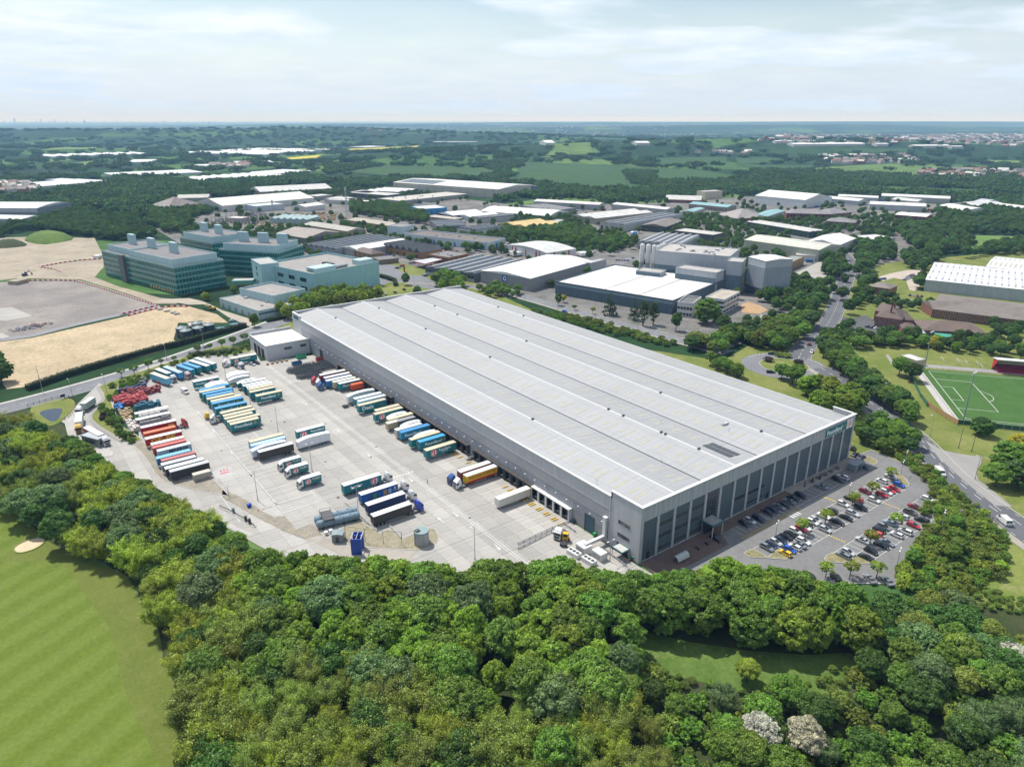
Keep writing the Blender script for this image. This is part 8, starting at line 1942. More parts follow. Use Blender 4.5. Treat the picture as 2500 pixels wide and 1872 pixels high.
def lobes_mesh(lobes,per,size,rng,name,m=FOL,spread=.14,squash=.8):
 P,Nn,T=[],[],[]
 tot=sum(l[1]**2 for l in lobes)
 for p,r in lobes:
  k=max(12,int(per*len(lobes)*r*r/tot));nb=max(5,int(k/26));c=sph(nb,rng)
  c[:,2]=np.where(c[:,2]<-.25,-c[:,2]*rng.uniform(.2,1,nb),c[:,2])
  pick=rng.integers(0,nb,k);d=sph(k,rng);up=(d*c[pick]).sum(1)<-.2;d[up]=-d[up]
  sr=r*rng.uniform(.2,.42,nb)[pick]*(1-np.abs(rng.normal(0,spread,k)))
  q=p+(c[pick]*(r*rng.uniform(.6,.95,nb))[pick][:,None]+d*sr[:,None])*np.array([1,1,squash])
  P.append(q);Nn.append(d*.7+c[pick]*.5);T.append((rng.uniform(.8,1.2)*rng.uniform(.8,1.2,nb))[pick]*rng.uniform(.8,1.2,k))
 return leaves(np.concatenate(P),np.concatenate(Nn),size,np.concatenate(T),rng,name,m)
def trunk_mesh(H,r0,lobes,rng,m=BARK,n=7,name='trunk'):
 mb=MB();top=H*.62;pts=[Vector((0,0,-.3))];
 for k in range(1,5):pts.append(Vector((rng.normal(0,.02*H),rng.normal(0,.02*H),top*k/4)))
 for k in range(4):mb.tube(pts[k],pts[k+1],r0*(1-.18*k),r0*(1-.18*(k+1)),n=7,caps=False)
 L=sorted(lobes,key=lambda l:-l[1])[:n]
 for p,r in L:
  s=pts[2]+(pts[3]-pts[2])*float(rng.uniform(0,1));e=Vector(p);mid=s+(e-s)*.5+Vector((0,0,-.06*H))
  mb.tube(s,mid,r0*.42,r0*.25,n=5,caps=False);mb.tube(mid,e,r0*.25,r0*.07,n=5,caps=False)
 return mb.mesh(name,m)
def make_round(seed,R_,H,base,nl,per,size,bark=BARK,lr=(.22,.36),squash=.8,bottom=-.35,m=FOL):
 rng=np.random.default_rng(seed);L=lobes_round(R_,H,base,nl,rng,lr,bottom)
 return lobes_mesh(L,per,size,rng,'crown',m,squash=squash),trunk_mesh(H,.03*H,L,rng,bark)
def make_wispy(seed,R_,H,nb,per,size,bark=PBARK):
 """willow or poplar: many upright branches, leaves strung thinly along them"""
 rng=np.random.default_rng(seed);mb=MB();P,Nn,T=[],[],[]
 mb.tube((0,0,-.3),(0,0,H*.45),.028*H,.02*H,n=7,caps=False);mb.tube((0,0,H*.45),(rng.normal(0,.3),rng.normal(0,.3),H*.9),.02*H,.006*H,n=6,caps=False)
 for i in range(nb):
  a=rng.uniform(0,2*math.pi);f=rng.uniform(.12,.62);s=np.array([0,0,H*f]);out=R_*rng.uniform(.35,1.)*(1-.25*f);up=H*rng.uniform(.22,.5)*(1-f*.45)
  e=s+np.array([math.cos(a)*out,math.sin(a)*out,up]);e[2]=min(e[2],H*rng.uniform(.8,1.02));mid=s*.5+e*.5+np.array([math.cos(a)*out*.12,math.sin(a)*out*.12,-up*.12])
  mb.tube(tuple(s),tuple(mid),.007*H,.004*H,n=4,caps=False);mb.tube(tuple(mid),tuple(e),.004*H,.0012*H,n=4,caps=False)
  for q in range(3):
   t0=rng.uniform(.3,.95);b0=(1-t0)**2*s+2*t0*(1-t0)*mid+t0*t0*e
   tip=b0+np.array([math.cos(a)*.5+rng.normal(0,.5),math.sin(a)*.5+rng.normal(0,.5),rng.uniform(.4,1.1)])*H*.09
   mb.tube(tuple(b0),tuple(tip),.0022*H,.0008*H,n=3,caps=False)
   k=max(6,int(per/nb/4));tt=rng.uniform(0,1,k);c=b0+(tip-b0)*tt[:,None];j=rng.normal(0,.03*H,(k,3));P.append(c+j);Nn.append(j+np.array([math.cos(a)*.02,math.sin(a)*.02,.035])*H*.5);T.append(np.full(k,rng.uniform(.7,1.25))*rng.uniform(.75,1.25,k))
  k=max(8,int(per/nb/2));tt=rng.uniform(.25,1.05,k)[:,None];c=(1-tt)**2*s+2*tt*(1-tt)*mid+tt*tt*e;j=rng.normal(0,.042*H,(k,3))
  P.append(c+j);Nn.append(j+np.array([math.cos(a)*.02,math.sin(a)*.02,.035])*H*.5);T.append(np.full(k,rng.uniform(.7,1.25))*rng.uniform(.75,1.25,k))
 Nn=np.concatenate(Nn);Nn/=np.linalg.norm(Nn,axis=1)[:,None]
 return leaves(np.concatenate(P),Nn,size,np.concatenate(T),rng,'crown',FOL),mb.mesh('trunk',bark)
def make_conifer(seed,R_,H,per,size):
 rng=np.random.default_rng(seed);L=[]
 z=H*.1
 while z<H*.97:
  r=R_*(1-(z/H))**.75+.25;n=max(3,int(2.4*r))
  for i in range(n):
   a=rng.uniform(0,6.283);L.append((np.array([math.cos(a)*r*.62,math.sin(a)*r*.62,z+rng.normal(0,.3)]),max(.5,r*.42)))
  z+=max(.7,r*.38)
 return lobes_mesh(L,per,size,rng,'crown',FOL,squash=.75),trunk_mesh(H,.025*H,L,rng,BARK,3)
TREES={
'ash':[make_round(10+k,4.6,13,2.6,50,760,.38)for k in range(5)],
'dome':[make_round(30+k,5.,12,.3,74,640,.35,lr=(.16,.28),bottom=-.85)for k in range(3)],
'oak':[make_round(50+k,5.2,11.5,2.4,46,760,.38,lr=(.19,.38))for k in range(4)],
'wisp':[make_wispy(70+k,4.6,14,66,24000,.26)for k in range(3)],
'willow':[make_wispy(90+k,5.6,11,96,34000,.29,BARK)for k in range(3)],
'bush':[make_round(110+k,2.3,3.4,.1,26,240,.29,bottom=-.05,lr=(.22,.4))for k in range(5)],
'small':[make_round(130+k,2.,5.,1.9,22,200,.28)for k in range(2)],
'conifer':[make_conifer(140+k,3.6,15,70,.42)for k in range(2)],
'column':[make_round(150+k,3.,15,1.2,44,210,.45,lr=(.3,.45))for k in range(2)],
}
SIZE={'ash':(4.6,13),'dome':(5.,12),'oak':(5.2,11.5),'wisp':(4.6,14),'willow':(5.6,11),'bush':(2.3,3.4),'small':(2,5),'conifer':(3.6,15),'column':(3.,15)}
trng=random.Random(77)
def tree(kind,x,y,h,col,label,group=None,name=None,cat=None,w=None,z=None,jit=.08):
 v=TREES[kind];cm,tm=v[trng.randrange(len(v))];R_,H=SIZE[kind]
 name=name or('shrub' if kind=='bush' else 'conifer_tree' if kind=='conifer' else{'wisp':'poplar_tree','willow':'willow_tree','ash':'ash_tree','oak':'oak_tree','dome':'maple_tree','small':'young_tree'}.get(kind,'broadleaf_tree'))
 t=ob(name,None,None,(x,y,relief(x,y)+.05 if z is None else z),trng.uniform(0,6.28),None,label,cat or('shrub' if kind=='bush' else 'tree'),group)
 sz=h/H;sx=(w/2/R_ if w else sz*trng.uniform(.92,1.12));t.scale=(sx,sx,sz)
 f=[1+trng.uniform(-jit,jit)for _ in range(3)];a=1+trng.uniform(-jit,jit)
 c=ob('crown',cm,t,color=tuple(col[i]*a*(1+(f[i]-1)*.5)for i in range(3)))
 if kind!='bush':ob('trunk',tm,t)
 return t
LEAF={'bright':(.25,.385,.034),'mid':(.172,.3,.034),'dark':(.09,.182,.026),'deep':(.045,.1,.03),'yellow':(.32,.4,.034),'olive':(.25,.325,.048),'blue':(.17,.265,.085),'lime':(.33,.43,.046),'purple':(.07,.035,.04),'blossom':(.52,.52,.42),'pinkish':(.46,.42,.31),'rust':(.32,.24,.045),'gold':(.54,.5,.035)}
def forest(poly,d,mix,hmin,hmax,seed,label,group,holes=(),cap=400,z=None):
 rng_=random.Random(seed);pts=poisson(poly,d,rng_,holes=holes,cap=cap)
 for x,y in pts:
  r_=rng_.random();acc=0
  for kind,col,wgt,adj in mix:
   acc+=wgt
   if r_<=acc:break
  h=rng_.uniform(hmin,hmax)*(1 if kind not in('bush',)else .5)
  lb,gr=label.replace('%',adj),group.replace('%',adj)
  tree(kind,x,y,h,LEAF[col],lb,gr)
 return pts
CLEAR=[(-20.8,-21.1),(-13.4,-30.2),(-5.4,-41.2),(4.3,-50.5),(17.1,-59.2),(10.4,-63.3),(-.2,-65.5),(-8.6,-63.2),(-13.4,-57),(-13.4,-52.1),(-16.5,-48.3),(-21.6,-43.8),(-27,-36.1),(-27.4,-24.8)]
# bright wood below the yard
forest([(-95.9,54.4),(-88.2,48.7),(-79.1,44.7),(-74.3,34.3),(-63.7,27.7),(-57.3,16.5),(-45.1,12.5),(-24.5,-.2),(-21.3,-12.9),(-27.8,-24.2),(-40.8,-32.5),(-47.6,-37.9),(-59.7,-32.1),(-75.4,-20.4),(-84.1,-5.5),(-93.4,10.6),(-102.2,29.2),(-105,42.4)],5.6,[('ash','bright',.42,'bright green'),('ash','mid',.26,'mid green'),('oak','mid',.12,'mid green'),('dome','bright',.12,'bright green'),('oak','blue',.08,'pale bluish green')],10,14.5,1,'% broadleaf tree in the closed wood below the lorry yard','% trees of the wood below the yard',holes=(CLEAR,))
# dense dark belt below the car park
forest([(-19.3,-14.4),(-14.2,-19.4),(-2.5,-21.9),(5.6,-24.8),(12.4,-31.7),(17.4,-42.3),(23.9,-53.8),(18.7,-59),(8.6,-58.7),(-7.5,-40.4),(-25.1,-26.3)],5.4,[('dome','bright',.4,'bright green'),('dome','mid',.4,'deep green'),('ash','mid',.2,'mid green')],11,14,2,'% domed tree in the dense belt between car park and clearing','% trees of the belt below the car park',holes=(CLEAR,))
# trees along the fairway and west of the yard lane
forest([(-155.3,229),(-136.8,215.3),(-125.9,178.9),(-124.6,158.1),(-117.7,139.5),(-111.9,122.8),(-108.5,105),(-100.8,85.4),(-96.7,62.4),(-102.2,44.3),(-107.6,46),(-115.3,56.5),(-118.4,69),(-124.5,87.6),(-131.3,98.7),(-139,117.3),(-146.2,136.8),(-156.8,152.4)],5.8,[('willow','yellow',.4,'yellow green'),('oak','blue',.2,'grey green'),('wisp','olive',.2,'olive green'),('ash','dark',.2,'dark green')],9,13,3,'% tree in the strip between the fairway and the yard lane','% trees between fairway and lane')
forest([(-118.7,68.4),(-107.2,52.2),(-102.2,30.2),(-99.6,18.1),(-108.7,10.4),(-118.9,5.3),(-123.7,-2.3),(-122.9,11.3),(-121.4,21.6),(-121.1,36.1),(-119.8,54.4)],5.2,[('willow','yellow',.35,'yellow green'),('willow','olive',.25,'olive green'),('ash','dark',.25,'dark green'),('oak','mid',.15,'mid green')],8.5,12,4,'% tree at the edge of the fairway','% trees at the fairway edge')
forest([(-103,28.1),(-92.9,12.6),(-83.3,-3.8),(-74.5,-18.8),(-58.5,-30.8),(-46.2,-36.7),(-44.4,-44.5),(-50.4,-58.6),(-57.3,-65.6),(-128.1,-12.7),(-124.3,-.8),(-118,5.9),(-109.7,14.1)],4.7,[('wisp','olive',.4,'olive green'),('wisp','yellow',.25,'yellow green'),('ash','mid',.14,'mid green'),('willow','olive',.13,'feathery olive'),('oak','dark',.08,'dark green')],9,13,5,'% wispy tree in the thicket at the bottom of the wood','% trees of the bottom thicket',holes=(CLEAR,))
# scrub round the clearing and to the south east
forest([(-32.6,-24.8),(-30,-34.5),(-28.2,-41.4),(-24.8,-49.2),(-18.2,-54.1),(-5.6,-60.1),(6,-61.4),(12.1,-66),(16.3,-74.6),(36.1,-87.6),(6.2,-101.7),(-55.9,-60.3),(-46.1,-49.1),(-40.4,-34.1)],4.3,[('bush','mid',.28,'mid green'),('bush','olive',.22,'olive'),('oak','mid',.2,'mid green'),('oak','dark',.14,'dark green'),('willow','blue',.16,'grey green')],6,9.5,6,'% bushy growth in the scrub around the clearing','% scrub round the clearing',holes=(CLEAR,))
forest([(26.7,-51.8),(27.9,-57.3),(39.3,-61.2),(47.1,-67),(44.9,-74.5),(41.1,-80.1),(62.2,-82.9),(32.6,-92.5),(15.2,-79.5),(7,-68.1),(8.2,-59.6)],4.8,[('oak','dark',.4,'dark green'),('ash','mid',.25,'mid green'),('oak','olive',.2,'olive green'),('oak','blue',.15,'grey green')],7.5,10.5,7,'% tree in the copse right of the clearing','% trees right of the clearing',holes=(CLEAR,))
for(px,py),col,kind,lb,h in(((-29.1,-61.8),'blossom','oak','hawthorn covered in white blossom at the bottom of the frame',9),((-22.2,-67.6),'pinkish','oak','hawthorn with fading pinkish blossom beside the white one',8.5),((-31.2,-58.8),'rust','oak','rust tinged shrub left of the white hawthorn',6.5),((37.6,-85),'blossom','oak','hawthorn in white blossom at the right edge of the frame',9),((-120.5,1.3),'yellow','dome','rounded yellow green tree standing out at the foot of the fairway',11),((-116,-10.3),'yellow','dome','rounded yellow green bush at the bottom edge beside the fairway tree',8),((7.1,-85.5),'lime','willow','weeping lime green willow in the bottom right scrub',7),((-34.8,-31),'mid','ash','single mid green tree at the left end of the clearing',9),((-14.2,-48.2),'lime','oak','small lime green tree standing alone in the clearing',6)):
 tree(kind,px,py,h,LEAF[col],lb,name='hawthorn_tree' if 'hawthorn' in lb else None,cat='tree',jit=.03)
 # scrub bank east of the car park
forest([(52.4,-49.2),(59,-49.1),(76.5,-45.2),(88.1,-43.3),(95.7,-43.3),(107.6,-43.4),(104.9,-53),(103.5,-58.9),(94.5,-63.7),(79.6,-66.7),(64.6,-66.3),(58.4,-61.6),(50.1,-55.4)],2.9,[('bush','olive',.45,'olive'),('bush','mid',.3,'green'),('bush','lime',.15,'lime green'),('bush','blossom',.03,'white flowered'),('oak','mid',.07,'taller green')],4.5,7.5,8,'% shrub on the rough bank beside the car park','% shrubs of the car park bank')
forest([(147.3,14.6),(145.2,10.7),(135.9,3.9),(133.2,-5.5),(138.3,-13.9),(138,-18.3),(129.4,-26.2),(125.8,-31.7),(119.8,-39.9),(114.9,-48),(109.4,-53.9),(102.8,-55.2),(93.5,-48.2),(97.2,-37),(109.3,-34.5),(119.2,-29.3),(128.1,-18.2),(131.3,-10.3),(133.5,-2.6),(133.7,3.8)],3.,[('bush','olive',.5,'olive'),('bush','mid',.35,'green'),('bush','lime',.15,'lime green')],4,6,9,'% shrub on the bank between car park and main road','% shrubs of the roadside bank')
# the line of trees along the main road and at the roundabout
for pts,d,hm,mix,lab,gr,sd in(
([(255.2,90.7),(229,76.1),(214.9,62.2),(203.7,48.3),(194.3,37.4),(186.1,26.8),(180.7,17.5),(174.5,7.6),(166.7,-2)],5,(8,11),[('oak','dark',.5,'dark green'),('ash','mid',.5,'mid green')],'% tree in the roadside row between roundabout and pitch','% trees of the roadside row',21),
([(243.9,81.5),(228.2,64.2),(206.8,43.4),(194.3,27.7),(185,16.5),(180.8,7)],6,(7,10),[('oak','dark',.5,'dark green'),('oak','mid',.5,'mid green')],'% tree in the second line behind the roadside row','% trees behind the roadside row',22),
([(162.9,47.8),(170.7,46.8),(171.4,41.5),(164.3,33.2),(169.4,29.4),(166.3,23),(155.4,22.9),(151.1,28.2),(152.9,37.4)],6,(10,13),[('dome','lime',.5,'bright yellow green'),('dome','bright',.5,'bright green')],'% spreading tree behind the far corner of the warehouse','% trees behind the far corner',23),
([(149.5,8.1),(149.9,.6),(146.2,-6.9),(143.4,.3)],8,(8,10),[('oak','mid',.6,'mid green'),('dome','mid',.4,'deep green')],'% tree between the warehouse corner and the main road','% trees at the warehouse corner',24),
([(175.6,70.2),(173.2,61.6),(182.2,62.6)],7,(8,10),[('oak','mid',1,'mid green')],'% tree on the near side of the roundabout','% roundabout trees',25),
([(165,98.2),(159.2,83.3),(164.6,104.3)],7,(6,8),[('oak','mid',1,'mid green')],'% tree by the warehouse rear at the roundabout','% trees by the warehouse rear',26)):
 rng_=random.Random(sd)
 for x,y,a_ in along(pts,d,2):
  r_=rng_.random();acc=0
  for kind,col,wgt,adj in mix:
   acc+=wgt
   if r_<=acc:break
  tree(kind,x+rng_.uniform(-1,1),y+rng_.uniform(-1,1),rng_.uniform(*hm),LEAF[col],lab.replace('%',adj),gr.replace('%',adj))
forest([(159,249.7),(168,230.9),(176,198.4),(177.3,169.8),(177.8,141.2),(169.6,141.4),(165.1,166),(158.3,190.7),(152.9,219.3),(153.6,245.6)],4.2,[('bush','mid',.6,'green'),('bush','olive',.4,'olive')],5,8,30,'% shrub in the strip along the back of the warehouse','% shrubs behind the warehouse')
for v_,h,w,kind,col,lb in(((193.9,212.3),16,10.5,'conifer','deep','broad dark fir before the blue grey factory'),((198,193.9),16,8,'conifer','deep','narrow dark fir beside the twin poplars'),((192.4,179.9),17,6.5,'column','dark','left one of the twin dark poplars'),((199.5,178.2),16,6.5,'column','dark','right one of the twin dark poplars'),((200.6,160),12,7,'ash','dark','slim dark green tree left of the white office'),((229.2,159.6),17,17,'dome','mid','huge rounded tree before the white office'),((219.8,139),12,9,'oak','dark','dark tree right of the huge rounded one'),((225.2,125.3),11,10,'oak','dark','dark tree below the brown paved yard'),((185,130.9),9,14,'dome','olive','low spreading olive tree on the road verge'),((177.3,128.1),9,10,'oak','dark','dark tree before the low spreading olive one'),((186.9,221.5),5,4,'small','lime','small light green tree on the factory verge'),((183.5,236.1),4,4,'small','dark','small dark tree on the factory verge'),((183.2,253.3),9,5,'ash','dark','dark green tree at the corner of the factory'),((192,257.8),6,4,'ash','gold','golden yellow small tree at the factory corner'),((162,83.7),7,4,'conifer','dark','small cone shaped tree beside the warehouse rear'),
((229.9,35.6),10,9,'oak','mid','tree alone on the grass beside the pitch, left of two'),((226.3,27.9),10,9,'oak','dark','tree alone on the grass beside the pitch, right of two'),((182.7,-21.6),8,9,'dome','dark','round dark tree beside the pitch corner'),((155,-41.6),12,14,'dome','mid','big round tree at the bend opposite the white van'),((144.1,-49.5),11,14,'dome','dark','dark round tree at the right edge by the road bend'),((174,-38.1),9,9,'dome','gold','yellow flowering tree at the right edge'),((291.1,46.1),8,5,'dome','gold','yellow tree in the hedge behind the stadium'),((138,-43.7),9,10,'oak','mid','tree on the verge at the road bend'),
((-143.5,300.4),13,13,'dome','dark','dark rounded tree at the left edge above the hedge'),((-144.9,322.4),13,11,'dome','dark','dark tree at the left frame edge'),((-13.9,419),6.5,6.5,'dome','lime','small rounded tree beside the glass office corner'),((9.5,429),6.5,6,'dome','mid','small rounded tree behind the teal annexe'),((-8.2,327.1),9,6,'ash','mid','upright tree at the corner of the teal annexe'),((116.4,585),9,9,'oak','mid','tree by the dark shed right of the rear glass office')):
 tree(kind,*v_,h,LEAF[col],lb,w=w,jit=.04)
forest([(12.3,340.2),(36.9,373),(47.3,374),(62.1,380),(72.1,373),(77.3,365),(94.2,357),(86.7,339.9),(71.7,334.3),(62.3,341.4),(48.9,339.4),(31.8,336.7),(16.3,326.5)],6.5,[('dome','lime',.5,'bright green'),('dome','bright',.5,'green')],9,11,31,'% rounded tree behind the far end of the warehouse','% trees behind the warehouse end')
forest([(148.7,369),(165.2,384),(165.6,373),(168.2,360),(161.1,339.4),(148.5,329.3),(138.3,337)],7,[('dome','bright',.6,'bright green'),('oak','mid',.4,'mid green')],9,11,32,'% tree clump at the back corner of the warehouse roof','% trees at the back corner')
forest([(163.5,324.3),(183.2,319.3),(187.7,296.8),(172.2,290.3),(155.7,302.6)],6,[('oak','mid',1,'mid green')],5,8,33,'% tree behind the rear wall before the grey gabled shed','% trees before the grey shed')
# young trees along the hedge road and in the car park
for v_,h,lb in(((-93.7,273.2),5,'young round street tree nearest the verge corner'),((-87.7,272.5),6,'young round street tree second from the verge corner'),((-80.3,276.6),6.5,'young round street tree beside the light blue trailer'),((-66.3,282.3),4,'thin young street tree above the parked trailers'),((-73,281.2),4,'thin young street tree at the blue trailer'),((-52.2,289.1),6,'round street tree left of the silver hatchback'),((-44.8,292.7),4.5,'small street tree beside the silver hatchback'),((-38.2,292.4),6,'street tree below the road near the annexe'),((-31.8,292.4),6.5,'street tree second from the annexe'),((-24.4,295.3),6.5,'street tree nearest the annexe')):
 tree('small',*v_,h,LEAF['mid'],lb,jit=.05)
for v_,lb in(((65.7,-20.8),'midway along the first double row'),((53.7,-19.4),'beside the red hatchback of the nearer row'),((83.2,-20.2),'beside the black saloon of the far row'),((96.1,-20.3),'beside the maroon hatchback'),((81.6,-35.7),'in the middle of the outer block'),((65.3,-36),'at the near end of the outer block'),((112.6,-18.7),'at the far end planting bed'),((38.3,-37.2),'half hidden by the tree belt, left'),((44.3,-41.1),'half hidden by the tree belt, middle'),((50.2,-46),'half hidden by the tree belt, right')):
 tree('small',*v_,5.2,LEAF['lime'],'young yellow green car park tree '+lb,w=4.6,jit=.06,z=.16)
forest([(-101.8,261.7),(-97.1,260.3),(-88.4,265.1),(-83.3,261.3),(-82.7,267.8),(-90.8,264.6),(-100.6,258.7)],3.,[('bush','mid',.6,'green'),('bush','olive',.4,'olive')],4,6,34,'% shrub on the verge by the crate stacks','% shrubs of the crate verge')
forest([(-110.5,230.3),(-108,234),(-105.8,225),(-105.1,213.8),(-105.8,200.9),(-103.6,191.4),(-102.5,184.5),(-105.3,182),(-108,193.1),(-108.7,206.4),(-110.8,214.7)],3.,[('bush','mid',.5,'green'),('bush','dark',.35,'dark green'),('bush','purple',.15,'purple leaved')],4,6.5,35,'% shrub on the verge beside the access lane','% shrubs of the lane verge')
forest([(-105.7,236.1),(-103.7,242.4),(-98.3,252.7),(-90.1,261.8),(-84.2,259.7),(-90,252.9),(-99.2,247.1),(-103.8,238.5)],3,[('bush','mid',1,'green')],4,6,36,'% shrub above the red tray stacks','% shrubs above the trays')
forest([(-77.1,274.6),(-67.9,280.9),(-58.7,285.7),(-53.3,286.2),(-47.1,281.5),(-39.4,280.2),(-24.3,287.7),(-26.3,279.6),(-38.2,274.9),(-48.1,277.8),(-57.8,280.8),(-68.9,276.5)],3.2,[('bush','mid',.7,'green'),('bush','olive',.3,'olive')],3.5,5,37,'% shrub in the strip behind the parked trailers','% shrubs behind the parked trailers')
for p_,col,lb in(((194.8,89.3),'purple','left dark purple bush on the roundabout'),((204.4,76.9),'purple','right dark purple bush on the roundabout'),((207.3,91.2),'olive','olive bush on the roundabout, left'),((209.2,87.6),'olive','olive bush on the roundabout, right')):tree('bush',*p_,2.6,LEAF[col],lb,w=6)
# clipped hedges: one long leafy body each
def hedge(pts,w,h,col,label,seed,dens=22):
 rng_=np.random.default_rng(seed);P,Nn=[],[]
 for a_,b_ in zip(pts,pts[1:]):
  l=math.hypot(b_[0]-a_[0],b_[1]-a_[1]);k=int(l*(w+2*h)*dens/3);f=rng_.uniform(0,1,k);s=rng_.uniform(-h,w+h,k);ux,uy=(b_[0]-a_[0])/l,(b_[1]-a_[1])/l
  o_=np.where(s<0,-w/2,np.where(s>w,w/2,s-w/2));z=np.where(s<0,h+s,np.where(s>w,h-(s-w),h))
  x=a_[0]+ux*l*f-uy*o_;y=a_[1]+uy*l*f+ux*o_;P.append(np.stack([x,y,z+.1],1)+rng_.normal(0,.1,(k,3)));nx=np.where(s<0,-1.,np.where(s>w,1.,0));Nn.append(np.stack([-uy*nx,ux*nx,(nx==0)*1.],1))
 P=np.concatenate(P);Nn=np.concatenate(Nn)
 t=thing('hedge',label,'hedge',(0,0,0));ob('leaf_mass',leaves(P,Nn,.5,rng_.uniform(.7,1.3,len(P)),rng_,'leaf_mass',FOL),t,color=col)
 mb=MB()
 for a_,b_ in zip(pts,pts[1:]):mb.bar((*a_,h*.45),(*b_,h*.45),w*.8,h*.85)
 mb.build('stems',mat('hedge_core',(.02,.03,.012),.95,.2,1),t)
hedge([(-134.1,279.7),(-116.3,291.3),(-94.2,301.5),(-70,310.5),(-54.6,314.9),(-36.1,322.6),(-13,330)],3.2,3.,(.028,.06,.014),'long clipped dark hedge along the hedge road',1)
hedge([(1.7,334.1),(11.4,335.4),(20.6,339.7)],3,2.4,(.03,.07,.016),'clipped hedge at the foot of the teal annexe',2)
hedge([(125,416),(126.7,406),(126.8,393),(119.8,378)],3,3.,(.035,.075,.018),'clipped hedge curving at the junction by the teal block',3)
hedge([(-57.4,287.4),(-51.1,287.2),(-41.7,282.4),(-34,282.3)],4,2.2,(.06,.1,.018),'low olive hedge behind the parked trailers',4)
forest([(-125.9,184.2),(-120.8,162.8),(-116.5,141.4),(-110.9,130.9),(-108.6,113.4),(-99.5,92.2),(-94.9,69.6),(-88.1,53.9),(-95,52.8),(-105,75.7),(-113.7,94.6),(-121.8,125.1),(-129.1,155.2)],4.6,[('ash','mid',.3,'mid green'),('willow','yellow',.3,'yellow green'),('oak','mid',.2,'leafy green'),('ash','dark',.2,'dark green')],8,11,40,'% tree overhanging the edge of the access lane','% trees along the access lane')
forest([(178.6,114.5),(186.3,112),(207.4,116.3),(210.1,104.1),(211.3,94.9),(234.7,99.5),(253.9,103.3),(280.7,115.1),(279.9,128.5),(257.7,128.1),(224.3,121.7),(211.5,131.3),(189.6,126.2)],5.5,[('oak','mid',.4,'mid green'),('oak','dark',.35,'dark green'),('dome','olive',.25,'olive green')],7,11,41,'% tree on the grass between factory road and roundabout','% trees between factory road and roundabout')
forest([(138.8,10),(148.1,8.4),(150.4,-2.2),(147.6,-10.2),(137.9,-12.6),(132.6,-5.5),(132.7,2.5)],5.,[('oak','mid',.6,'mid green'),('oak','dark',.4,'dark green')],6,9,42,'% tree on the bank at the warehouse corner','% trees on the corner bank')
forest([(263.6,83.8),(279.1,77.6),(297.6,62),(310,43.8),(314.3,26.9),(325,12.3),(310.6,7.3),(299.7,24.8),(285.5,48.4),(269,64.1),(247.8,73.3)],5.,[('oak','mid',.4,'mid green'),('oak','dark',.4,'dark green'),('dome','bright',.2,'bright green')],5,8,43,'% tree in the hedge line behind the football ground','% trees behind the football ground')
rge=random.Random(50)
for x,y,a_ in along([(-95.5,55.1),(-88.1,48.7),(-78.9,44.9),(-74.1,34.5),(-63.2,28.5),(-56.7,17.4),(-44.7,13.1),(-34.5,7.6),(-23.8,.7),(-20.3,-11.9),(-11.6,-18.6),(-2.3,-21.7),(5.7,-24.6),(12.7,-31.4),(17.8,-41.9),(23.7,-52.5)],4.6):
 k=rge.choice(('dome','ash','oak'));tree(k,x+rge.uniform(-1,1),y+rge.uniform(-1.5,1),rge.uniform(10,12.8),LEAF[rge.choice(('bright','mid'))],'tall tree at the front edge of the wood facing the yard and car park','front edge trees of the wood')
